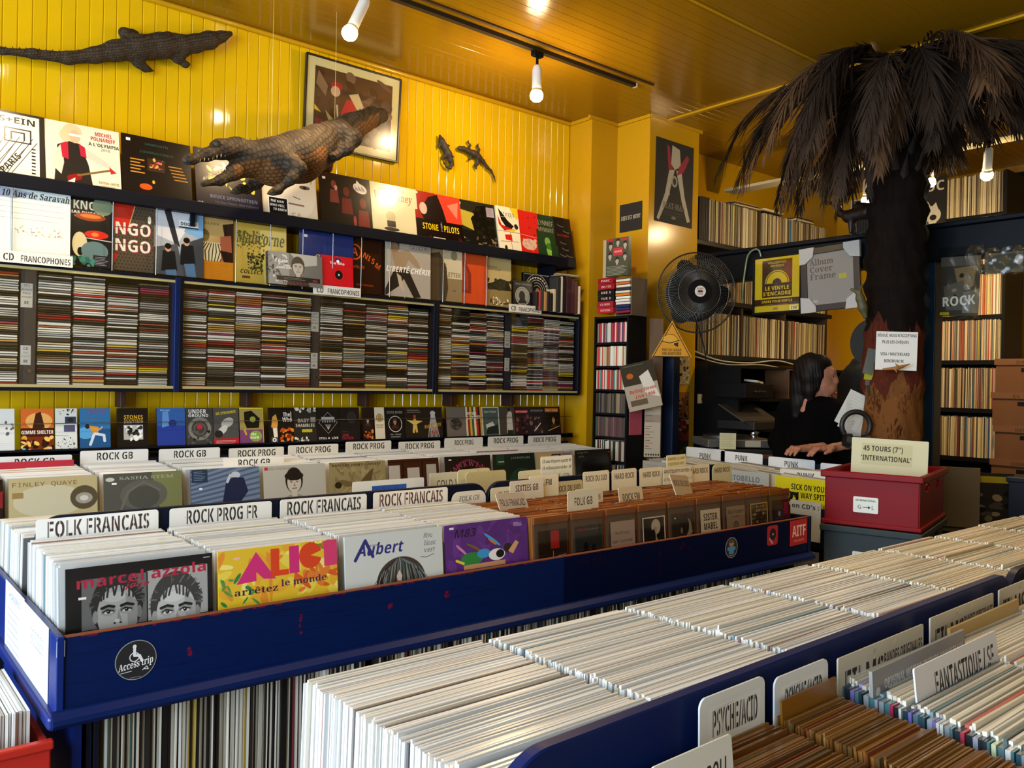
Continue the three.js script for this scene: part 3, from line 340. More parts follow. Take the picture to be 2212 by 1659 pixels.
const discCols = ['#c4b48c', '#b08a4c', '#8c6a44', '#7a5c48', '#9c4a34', '#a86a34', '#8f3a5a', '#c9b02c', '#dedbd0', '#cfccc0', '#c2beb0', '#d2cdbc', '#b9b5a8', '#e0ddd4', '#d6d3c8', '#c4c1b4', '#b5b1a4', '#a39f92', '#1a1512', '#211b17', '#2a221d', '#17120f', '#3a3029', '#332a24', '#54493e', '#100d0b','#c9c8c0', '#b8b6ac', '#d6d4ca', '#a5a298', '#8d8a82', '#d0ccb8', '#b9b29a', '#2a2320', '#1f1a18', '#352a24', '#4a3d34', '#2e2825', '#3b342e', '#5e5449', '#1a1616', '#8c1f1f', '#b12a26', '#6e2330', '#c4a43a', '#8e8f92', '#d8d5cb', '#45403a', '#6c6459', '#3c4a48'];
const discGeo = new THREE.ExtrudeGeometry(new THREE.Shape([[-0.5, -0.5], [0.43, -0.5], [0.5, -0.3], [0.5, 0.3], [0.43, 0.5], [-0.5, 0.5]].map((p) => new THREE.Vector2(...p))), { depth: 1, bevelEnabled: false }).translate(0, 0, -0.5).rotateY(-Math.PI / 2);
const cabinets = [   // x0, x1, column left edges, divider left edge and width
  [-0.17, 1.333, [-0.15, -0.007, 0.135, 0.277, 0.536, 0.741, 0.882, 1.024, 1.165], 0.675, 0.06, 'nearest disc cabinet with glass doors, its blue right post before the second'],
  [1.333, 2.83, [1.347, 1.487, 1.626, 1.764, 1.905, 2.095, 2.237, 2.378, 2.52, 2.661], 2.046, 0.045, 'middle and widest disc cabinet with glass doors'],
  [2.83, 4.03, [2.85, 2.972, 3.104, 3.242, 3.446, 3.586, 3.728, 3.866], 3.389, 0.055, 'farthest disc cabinet with glass doors beside the corner'],
];
const priceTile = PAPER.add(70, 150, '#999', (g) => g.bg('#a9a9a0').t("CD's", 0.5, 0.14, 0.11, '#5d5d58', 'b').t('WITHOUT', 0.5, 0.3, 0.1, '#4d4d48', 'b', 0.9).t('PRICE', 0.5, 0.45, 0.1, '#4d4d48', 'b', 0.66).t('STICKER', 0.5, 0.6, 0.1, '#4d4d48', 'b', 0.8).t('8€', 0.5, 0.86, 0.17, '#3a3a36', 'b'));
const priceTile2 = PAPER.add(60, 110, '#999', (g) => g.bg('#b0b0a8').t('CD', 0.5, 0.24, 0.2, '#444', 'b').t('sans', 0.5, 0.42, 0.13, '#555', 's').t('ETIQUETTE', 0.5, 0.6, 0.1, '#666', 's', 0.86).t('8€', 0.5, 0.88, 0.22, '#3a3a36', 'b'));
let discSingles = 0;
const railCream = M('#a99c6a', 0.45);
cabinets.forEach(([x0, x1, cols, dx, dw, label], ci) => {
  const W = x1 - x0, cx = (x0 + x1) / 2, t = thing('disc_cabinet', label, 'cabinet', [cx, 1.43, -4.2]);
  part(t, 'back', B(W, 0.55, 0.01), blackWood, [0, 0.276, -0.088]);
  part(t, 'top', B(W, 0.016, 0.2), navy, [0, 0.545, 0]);
  part(t, 'base', B(W, 0.016, 0.2), navy, [0, 0.008, 0]);
  for (const s of [-1, 1]) part(t, 'side', RB(0.02, 0.552, 0.2, 0.003), ci === 0 && s > 0 ? blue : navy, [s * (W / 2 - 0.01), 0.276, 0.002]);
  for (const y of [0.022, 0.532]) part(t, 'door_track', B(W - 0.04, 0.014, 0.014), railCream, [0, y, 0.09]);
  part(t, 'divider_post', B(dw, 0.5, 0.12), M('#1c1d28', 0.5), [dx + dw / 2 - cx, 0.276, 0.0]);
  const mid = dx + dw / 2 - cx;
  for (const [a, b, z] of [[-W / 2 + 0.02, mid + 0.02, 0.094], [mid - 0.02, W / 2 - 0.02, 0.087]]) { const d = part(t, 'glass_door', B(b - a, 0.5, 0.004), glass, [(a + b) / 2, 0.276, z]); if (z > 0.09) part(d, 'lock', CY(0.007, 0.007, 0.012, 12), steel, [(b - a) / 2 - 0.02, -0.19, 0.006], [Math.PI / 2, 0, 0]); }
  solo('price_sticker', 'upper grey price sticker on the divider of the ' + ['nearest', 'middle', 'farthest'][ci] + ' disc cabinet', 'sticker', slab(priceTile, 0.046, 0.105, 0.001), priceTile.m, [dx + dw / 2 - 0.008, 1.845 - ci * 0.03, -4.138]);
  solo('price_sticker', 'lower grey price sticker on the divider of the ' + ['nearest', 'middle', 'farthest'][ci] + ' disc cabinet', 'sticker', slab(priceTile2, 0.04, 0.085, 0.001), priceTile2.m, [dx + dw / 2 - 0.008, 1.585 + ci * 0.02, -4.138]);
  for (const c of cols) {
    const seen = c > 0.5, single = ci === 0 && seen; let y = 1.447, run = 0, last = '#888';
    const wide = ci === 2 && c < 2.9 ? 0.112 : 0.13;
    part(t, 'column_rail', B(0.008, 0.5, 0.1), blackWood, [c + wide + 0.005 - cx, 0.276, -0.02]);
    if (!seen) continue;
    while (y < 1.928 + rr(0, 0.014)) {
      const hgt = rnd() < 0.05 ? 0.018 : rnd() < 0.2 ? 0.0065 : 0.0096;
      const col = rnd() < 0.16 && run < 3 ? last : pick(discCols); run = col === last ? run + 1 : 0; last = col;
      const one = (single || (ci === 1 && c < 1.6)) && discSingles < 310; if (one) discSingles++;
      const lab = single ? `boxed music disc in the ${nth[cols.indexOf(c) - 4]} visible column of the nearest cabinet` : `boxed music disc in the ${nth[cols.indexOf(c)]} column of the middle cabinet`;
      copyOf('compact_disc', one, lab, 'music disc', single ? 'discs in the nearest glass cabinet' : 'discs in the first columns of the middle cabinet', discGeo, 0.35, col, [c + wide / 2 + rr(-0.0015, 0.0015), y + hgt / 2, -4.19 + rr(-0.003, 0.004)], [0, rr(-0.01, 0.01), 0], [wide - 0.004, hgt * 0.9, 0.12]);
      y += hgt + 0.0009;
    }
  }
});
// ---------------------------------------------------------------- stencilled signs over the cabinets
const paper = '#d8d5c8';
const cdTile = PAPER.add(400, 70, '#d0ccbe', (g) => g.bg('#dcd9cf').stencil('CD', 0.14, 0.82, 0.82, '#1b1a18', '#dcd9cf', 0.15).stencil('FRANCOPHONES', 0.63, 0.84, 0.72, '#1b1a18', '#dcd9cf', 0.68));
[[0.72, 2.0, 0.285, 'white stencilled sign under the pale cover with handwritten title'], [2.16, 1.985, 0.285, 'white stencilled sign under the small red record'], [3.505, 1.985, 0.275, 'white stencilled sign on the farthest disc cabinet']].forEach(([x, y, w, l]) => solo('stencil_sign', l, 'sign', plate(cdTile, w, 0.05, 0.003, 0.002), cdTile.m, [x, y, -4.078], [-0.03, 0, R(0.4)], 'disc cabinet signs'));
// brackets under the cabinets
[0.2, 1.11, 1.72, 2.42, 3.02, 3.5].forEach((x) => solo('shelf_bracket', 'small brown wooden bracket under the disc cabinets', 'bracket', RB(0.022, 0.075, 0.1, 0.003), M('#2e120c', 0.6), [x, 1.392, -4.235], [0, 0, 0], 'brackets below the disc cabinets'));
// ---------------------------------------------------------------- film discs on the narrow shelf below
{ const t = thing('disc_shelf', 'narrow dark shelf that holds the row of film discs', 'shelf');
  part(t, 'board', B(6.0, 0.014, 0.16), navy, [1.0, 1.156, -4.21]); part(t, 'lip', B(6.0, 0.03, 0.012), navy, [1.0, 1.157, -4.136]);
  part(t, 'wire', CY(0.0018, 0.0018, 6.0, 6), steel, [1.0, 1.285, -4.142], [0, 0, Math.PI / 2]); }
const dvds = [
  [0.607, 0.119, 'white film disc case with faint grey print at the picture edge', (g) => g.bg('#c9ccc9').speck(6, 0.7, 0.3, 0.3, 0.3, ['#555', '#777'], 0.02, 0.06).lines(3, 0.3, 0.8, 0.6, 0.04, '#999')],
  [0.752, 0.134, 'fiery orange film disc case with white title', (g) => g.bg('#6b2a12').r(0, 0, 1, 0.5, '#c8622a').e(0.55, 0.3, 0.4, 0.2, '#e0a35a').p('#3a1c14', 0.45, 0.12, 0.6, 0.08, 0.72, 0.45, 0.34, 0.5).r(0, 0.46, 1, 0.2, '#3a130c').t('GIMME SHELTER', 0.5, 0.6, 0.115, '#ece3d0', 'b', 0.96).speck(30, 0, 0.68, 1, 0.3, ['#c98a3a', '#2a140c', '#e0b25a', '#1a0e0a'], 0.03, 0.1).e(0.1, 0.95, 0.05, 0.035, '#4aa3c9').e(0.88, 0.94, 0.06, 0.04, '#d9b0a0')],
  [0.866, 0.094, 'white film disc case with black ink scribbles', (g) => g.bg('#c9ccc6').speck(12, 0.05, 0.02, 0.9, 0.16, ['#222', '#556', '#8a8a30'], 0.01, 0.05).r(0.45, 0.2, 0.5, 0.17, '#2d3a55').r(0.4, 0.4, 0.5, 0.16, '#4a4a66').e(0.7, 0.28, 0.14, 0.05, '#222').l('#333', 0.015, 0, 0.64, 0.6, 0.66).speck(26, 0.05, 0.7, 0.9, 0.28, ['#222', '#444'], 0.006, 0.03)],
  [0.986, 0.135, 'blue film disc case with a lunging singer in yellow', (g) => g.bg('#2b6a9c').r(0, 0.5, 1, 0.5, '#1d4f7c').e(0.2, 0.6, 0.3, 0.14, '#4f95c4').t('QUEEN', 0.55, 0.14, 0.12, '#9c2f5a', 'f', 0.6).lines(1, 0.2, 0.25, 0.6, 0.03, '#8c3a4a', 0.01).e(0.25, 0.44, 0.07, 0.06, '#2a1c18').p('#d08a2a', 0.3, 0.42, 0.6, 0.46, 0.6, 0.62, 0.44, 0.64).l('#c98f6a', 0.05, 0.56, 0.54, 0.68, 0.5, 0.72, 0.46).l('#c3cdd4', 0.09, 0.5, 0.62, 0.78, 0.66, 0.8, 0.8).l('#c3cdd4', 0.09, 0.46, 0.64, 0.34, 0.88)],
  [1.15, 0.143, 'black film disc case with yellow capitals over a photo', (g) => g.bg('#171414').t('STONES', 0.52, 0.27, 0.12, '#d2a52c', 'b', 0.62).t('SCORSESE', 0.52, 0.33, 0.075, '#c4882a', 'b', 0.62).t('SHINE A LIGHT', 0.52, 0.38, 0.055, '#ddd', 'b', 0.62).r(0.2, 0.42, 0.62, 0.37, '#a9a9a4').speck(26, 0.24, 0.46, 0.54, 0.32, ['#181818', '#2c2c2c', '#e4e4e0'], 0.02, 0.08)],
  [1.325, 0.138, 'deep blue film disc case with a dim figure', (g) => g.bg('#233a8c').r(0, 0, 1, 0.45, '#2f5a9c').p('#5a8ac4', 0.2, 0.1, 0.4, 0.08, 0.45, 0.45, 0.18, 0.5).e(0.55, 0.4, 0.14, 0.1, '#1d2f78').t('Manowar', 0.3, 0.08, 0.06, '#9cb', 's')],
  [1.462, 0.137, 'grey film disc case with a large gear wheel', (g) => g.bg('#3a3a38').t('UNDER', 0.42, 0.15, 0.15, '#dddcd4', 'b', 0.66).t('GROUND', 0.46, 0.24, 0.1, '#dddcd4', 'b', 0.76).ring(0.5, 0.55, 0.36, 0.12, '#77756e').ring(0.5, 0.55, 0.2, 0.06, '#55534e').e(0.5, 0.5, 0.1, 0.07, '#b3283a').speck(20, 0.1, 0.6, 0.8, 0.35, ['#1c1c1c', '#555'], 0.02, 0.06)],
  [1.595, 0.134, 'monochrome film disc case with red footer and yellow brush title', (g) => g.bg('#4a4947').t('WE STRUMMER', 0.5, 0.17, 0.1, '#c9b41c', 'b', 0.8, 'c', -0.12).e(0.55, 0.4, 0.26, 0.12, '#a9a6a0', -0.5).e(0.35, 0.6, 0.24, 0.09, '#c4c1ba', -0.7).e(0.2, 0.7, 0.16, 0.1, '#222').r(0, 0.82, 1, 0.18, '#b01f2c').lines(3, 0.1, 0.88, 0.8, 0.035, '#dcb', 0.012)],
  [1.728, 0.132, 'mauve and green film disc case with a black cartoon shape', (g) => g.bg('#9a8a4c').r(0, 0.6, 1, 0.4, '#77406c').p('#151412', 0.2, 0.12, 0.5, 0.08, 0.85, 0.3, 0.8, 0.55, 0.3, 0.56, 0.2, 0.4).e(0.55, 0.32, 0.12, 0.08, '#8d9a3a').l('#b9a42c', 0.08, 0.2, 0.6, 0.26, 0.72).e(0.66, 0.78, 0.26, 0.15, '#7d9c3a').t('the', 0.56, 0.76, 0.1, '#eee', 'ib').t('work', 0.6, 0.85, 0.1, '#eee', 'ib').r(0, 0, 1, 0.03, '#d0c23a').r(0.97, 0, 0.03, 1, '#c4b82c')],
  [1.891, 0.141, 'black film disc case with a man in orange and white lettering', (g) => g.bg('#181412').t('The', 0.72, 0.25, 0.15, '#e6e2dc', 'b', 0.3).t('Who', 0.74, 0.4, 0.17, '#e6e2dc', 'b', 0.4).l('#e6e2dc', 0.03, 0.9, 0.36, 0.9, 0.12).p('#c9903c', 0.08, 0.55, 0.14, 0.26, 0.28, 0.18, 0.36, 0.4, 0.32, 0.6).p('#ddd4c0', 0.14, 0.56, 0.32, 0.56, 0.34, 0.98, 0.2, 0.98).speck(22, 0.44, 0.6, 0.54, 0.38, ['#b3481c', '#7c2412', '#d9782a'], 0.03, 0.1).r(0.08, 0.82, 0.26, 0.17, '#55544e').e(0.2, 0.9, 0.08, 0.06, '#ddd').e(0.2, 0.9, 0.03, 0.025, '#333')],
  [2.026, 0.136, 'charcoal film disc case with scrawled chalk capitals', (g) => g.bg('#262422').speck(18, 0, 0, 1, 0.12, ['#cdc9bc', '#888'], 0.02, 0.08).t('BABY', 0.42, 0.42, 0.14, '#b9b5a8', 'b', 0.5).t('SHAMBLES', 0.5, 0.56, 0.13, '#b9b5a8', 'b', 0.84).r(0.74, 0.28, 0.22, 0.14, '#8d8a80').r(0.35, 0.62, 0.45, 0.09, '#a9a430').speck(14, 0.05, 0.86, 0.6, 0.12, ['#d3cfc2', '#777'], 0.02, 0.06)],
  [2.162, 0.144, 'black film disc case with a silver diamond emblem', (g) => { g.bg('#141415').l('#a9a9a8', 0.012, 0.5, 0.14, 0.9, 0.44, 0.5, 0.76, 0.1, 0.44, 0.5, 0.14).r(0.22, 0.28, 0.56, 0.08, '#9c9c9c'); for (let i = 0; i < 6; i++) g.p('#9c9c9c', 0.24 + i * 0.1, 0.38, 0.32 + i * 0.1, 0.38, 0.28 + i * 0.1, 0.46); for (let i = 0; i < 8; i++) g.l('#aaa', 0.012, 0.5, 0.65, 0.38 + i * 0.035, 0.5); g.t('STILL A  LIVE', 0.5, 0.92, 0.085, '#dcdad6', 'b', 0.84); }],
  [2.295, 0.129, 'near black film disc case with small red name', (g) => g.bg('#19171a').e(0.6, 0.3, 0.24, 0.18, '#2b2826').t('JOE', 0.28, 0.86, 0.11, '#b01c34', 'b', 0.32, 'c').t('COCKER', 0.38, 0.95, 0.11, '#b01c34', 'b', 0.56).lines(1, 0.12, 0.72, 0.3, 0.02, '#888')],
  [2.414, 0.072, 'slim dark film disc case with stage figures', (g) => g.bg('#221714').face(0.45, 0.4, 0.18, '#b09a88', '#2a1c14', '#1c1210', '#3a2a22').speck(16, 0, 0.7, 1, 0.3, ['#a3441c', '#2a1410', '#c9782a'], 0.04, 0.12)],
  [2.488, 0.07, 'slim white film disc case with a brown round emblem', (g) => g.bg('#cfc6ae').ring(0.5, 0.32, 0.3, 0.07, '#8d6a34').e(0.5, 0.32, 0.2, 0.09, '#a9854a').t('THE LIVE', 0.5, 0.56, 0.06, '#7a5a2c', 'b', 0.7).t('CONCERT', 0.5, 0.64, 0.06, '#7a5a2c', 'b', 0.7)],
  [2.59, 0.133, 'black film disc case with a guitarist inside a white circle', (g) => g.bg('#151415').t('STEVE HOWE', 0.52, 0.2, 0.11, '#a9a6a0', 'f', 0.84).ring(0.52, 0.52, 0.34, 0.03, '#d9d6ce').face(0.5, 0.45, 0.12, '#9c7a64', '#4a382c', '#221712', '#45201c').t('THE SOUND', 0.5, 0.86, 0.05, '#bbb', 'm', 0.6).t('concert', 0.5, 0.93, 0.05, '#bbb', 'ib', 0.5)],
  [2.725, 0.138, 'dark film disc case with a figure in yellow, arms spread', (g) => g.bg('#241e18').p('#c9a858', 0.08, 0.4, 0.44, 0.42, 0.48, 0.34, 0.56, 0.34, 0.6, 0.42, 0.95, 0.44, 0.62, 0.54, 0.66, 0.8, 0.56, 0.8, 0.52, 0.66, 0.48, 0.82, 0.38, 0.8, 0.42, 0.54).e(0.52, 0.3, 0.07, 0.06, '#b53a24').lines(2, 0.15, 0.1, 0.7, 0.06, '#8d8a84', 0.02)],
  [2.858, 0.14, 'dark film disc case with a white striped dome and orange script', (g) => { g.bg('#221e1c'); for (let i = 0; i < 9; i++) g.l('#c4c2bc', 0.025, 0.2 + i * 0.075, 0.98, 0.44 + i * 0.016, 0.16); g.e(0.5, 0.2, 0.14, 0.08, '#b9b6ae').t('BAD COMPANY', 0.48, 0.64, 0.14, '#d09a1c', 'ib', 0.9, 'c', -0.12).t('LIVE', 0.5, 0.84, 0.12, '#b8242a', 'ib', 0.6, 'c', -0.1); }],
  [3.029, 0.149, 'grey film disc case with a dark globe', (g) => g.bg('#6a6258').e(0.5, 0.56, 0.3, 0.2, '#3f3a34').speck(16, 0.25, 0.42, 0.5, 0.28, ['#55504a', '#2c2824'], 0.03, 0.08)],
  [3.168, 0.133, 'striped red, green and cream film disc case', (g) => { ['#c9c3a8', '#8c2a1c', '#c9a43a', '#3a5a34', '#d6d0b8', '#b3281c', '#2a2a24', '#c98a2c'].forEach((k, i) => g.r(i / 8, 0, 0.13, 1, k)); g.t('PETER', 0.36, 0.27, 0.12, '#e6e0c8', 'b', 0.62).t('GABRIEL', 0.5, 0.4, 0.14, '#e6e0c8', 'b', 0.9, 'c', -0.06); }],
  [3.302, 0.145, 'white framed film disc case with green grey photo', (g) => g.bg('#c6c8bc').r(0.06, 0.04, 0.88, 0.92, '#4a5650').t('Dave Kickett', 0.5, 0.2, 0.1, '#cfd3c4', 's', 0.7).p('#b9bdb0', 0.2, 0.6, 0.6, 0.5, 0.8, 0.7, 0.3, 0.82).p('#242a26', 0.3, 0.7, 0.9, 0.6, 0.9, 0.9, 0.2, 0.92)],
  [3.436, 0.134, 'brown grey film disc case with a person seen from behind', (g) => g.bg('#453f38').p('#b9b2a4', 0.45, 0.9, 0.5, 0.3, 0.66, 0.1, 0.84, 0.2, 0.86, 0.8).e(0.66, 0.1, 0.08, 0.07, '#211c18').r(0.5, 0.8, 0.34, 0.2, '#2a2724')],
  [3.564, 0.134, 'dark film disc case with a red banner', (g) => g.bg('#2b1c1c').r(0.08, 0.12, 0.84, 0.1, '#a9242c').t('TED CONCERT', 0.5, 0.2, 0.07, '#ddc', 'b', 0.76).speck(20, 0.1, 0.35, 0.8, 0.55, ['#5a2430', '#7d3a3c', '#1a1010'], 0.04, 0.12)],
  [3.696, 0.142, 'dark film disc case of a guitarist under a smeared title', (g) => g.bg('#241c1a').t('RAINBOW', 0.5, 0.18, 0.1, '#8d8a84', 'bi', 0.8).speck(16, 0.1, 0.3, 0.8, 0.6, ['#4a2420', '#331c1a', '#7d5a50'], 0.04, 0.12).l('#d6d0c4', 0.05, 0.3, 0.85, 0.7, 0.6)],
  [3.836, 0.15, 'dark film disc case with an orange banner and a seated musician', (g) => g.bg('#241a12').r(0.06, 0.05, 0.84, 0.15, '#a9581c').t('FAST TUNE', 0.48, 0.17, 0.1, '#e0c48a', 'b', 0.76).face(0.56, 0.5, 0.12, '#b08a5c', '#8d6a3a', '#2a1a10', '#3a2818').l('#c9a86a', 0.03, 0.2, 0.86, 0.9, 0.7)],
];
dvds.forEach(([x, w, l, d]) => { const t = GLOSS.add(Math.round(230 * w / 0.19), 230, '#1a1818', d); solo('film_disc_case', l, 'film disc', slab(t, w - 0.005, 0.188, 0.014).translate(0, 0.094, 0), t.m, [x, 1.164, -4.152], [-0.14, 0, 0], 'film discs below the cabinets'); });
// ---------------------------------------------------------------- record bins
const sleeveGeo = new THREE.BoxGeometry(1, 1, 1).translate(0, 0.5, 0);
const sleeveCols = ['#dcdcd8', '#d2d3d0', '#e2e1dc', '#c8cac8', '#d9d5ca', '#dedfdd', '#bfc2c2', '#d6d2c6', '#e4e4e2', '#cdcbc4', '#b4b6b6'], sleeveOdd = ['#9d9a96', '#8f6f68', '#7f9aa4', '#c9a79c', '#6f6c68', '#a9a07c', '#5b5d60'];
// a run of sleeves packed front to back: x centre, foot z from the front (z0) to the back (z1), top heights
function pack(x, z0, z1, yFront, yBack, o) {
  const dir = Math.sign(z1 - z0), h = o.h || 0.315, w = o.w || 0.313; let z = z0, i = 0;
  const len = Math.abs(z1 - z0);
  while (dir * (z1 - z) > 0) {
    const th = rr(o.t0 || 0.0028, o.t1 || 0.0052), f = Math.abs(z - z0) / len;
    const raised = rnd() < 0.02 ? rr(0.003, 0.009) : 0, y = yFront + (yBack - yFront) * f + rr(-0.0025, 0.0025) + raised;
    const a = (o.tilt0 ?? 0.16) * (1 - f) + (o.tilt1 ?? 0.05) * f + rr(-0.004, 0.004);
    const col = rnd() < (o.odd ?? 0.08) ? pick(o.oddCols || sleeveOdd) : pick(o.cols || sleeveCols);
    const one = o.single && (!o.quota || o.quota.n-- > 0);
    copyOf(o.kind || 'record_sleeve', one, o.label, o.cat || 'record', o.group, sleeveGeo, o.rough ?? 0.2, col, [x + rr(-0.004, 0.004), y - h * Math.cos(a), z - th / 2 * dir], [dir < 0 ? -a : a, rr(-0.008, 0.008), rr(-0.004, 0.004)], [w, h, th * 0.9]);
    z += dir * th; i++;
  }
}
const standGeoR = 0.05;
function dividerPanel(parent, x0, x1, top, bottom, z, rl, rrr, rotY = 0, mat = blue) {
  const w = x1 - x0, h = top - bottom, s = new THREE.Shape();
  s.moveTo(0, 0); s.lineTo(w, 0); s.lineTo(w, h - rrr); if (rrr) s.absarc(w - rrr, h - rrr, rrr, 0, Math.PI / 2); s.lineTo(rl, h); if (rl) s.absarc(rl, h - rl, rl, Math.PI / 2, Math.PI); s.lineTo(0, 0);
  return part(parent, 'divider', new THREE.ExtrudeGeometry(s, { depth: 0.014, bevelEnabled: true, bevelSize: 0.002, bevelThickness: 0.002, bevelSegments: 1, curveSegments: 10 }), mat, [x0, bottom, z - 0.007], [0, rotY, 0]);
}
// worn paint on the bin fronts: blue over an older red coat, bare wood along the top edge
function wornPaint(seed0, reds, w = 1024, h = 128) {
  const c = document.createElement('canvas'); c.width = w; c.height = h; const x = c.getContext('2d');
  x.fillStyle = '#081f54'; x.fillRect(0, 0, w, h);
  for (let i = 0; i < 500; i++) { x.fillStyle = pick(['rgba(8,25,84,.35)', 'rgba(5,16,54,.35)', 'rgba(9,24,72,.3)']); x.fillRect(rnd() * w, rnd() * h, 10 + rnd() * 80, 1 + rnd() * 2); }
  x.fillStyle = '#7d1634';
  for (const [px, py, a, b] of reds) for (let i = 0; i < 14; i++) x.fillRect((px + (rnd() - 0.5) * a) * w, (py + rnd() * b) * h, 1 + rnd() * 5, 1 + rnd() * 5);
  for (let i = 0; i < 60; i++) x.fillRect(rnd() * w, 0, 2 + rnd() * 14, 1 + rnd() * 2.5);
  const t = new THREE.CanvasTexture(c); t.colorSpace = THREE.SRGBColorSpace; return t;
}
// ---- wall bin
{ const t = thing('record_bin', 'long dark blue record bin against the planked wall', 'record bin');
  part(t, 'base', B(5.6, 0.02, 0.5), navy, [1.15, 0.765, -3.9]);
  part(t, 'front_panel', RB(5.6, 0.18, 0.018, 0.003), blueDark, [1.15, 0.85, -3.655]);
  part(t, 'back_panel', B(5.6, 0.36, 0.016), blueDark, [1.15, 0.94, -4.125]);
  for (const x of [-1.64, 3.955]) part(t, 'end_panel', RB(0.018, 0.2, 0.5, 0.003), blueDark, [x, 0.86, -3.895]);
  part(t, 'cupboard', B(5.56, 0.73, 0.44), navy, [1.15, 0.385, -3.9]); }
const farX = [0.4, 0.735, 1.075, 1.428, 1.763, 2.103, 2.438, 2.796, 3.131, 3.453, 3.786];
farX.forEach((x) => pack(x, -3.735, -4.105, 1.088, 1.105, { odd: 0.1, tilt0: 0.14, tilt1: 0.04 }));
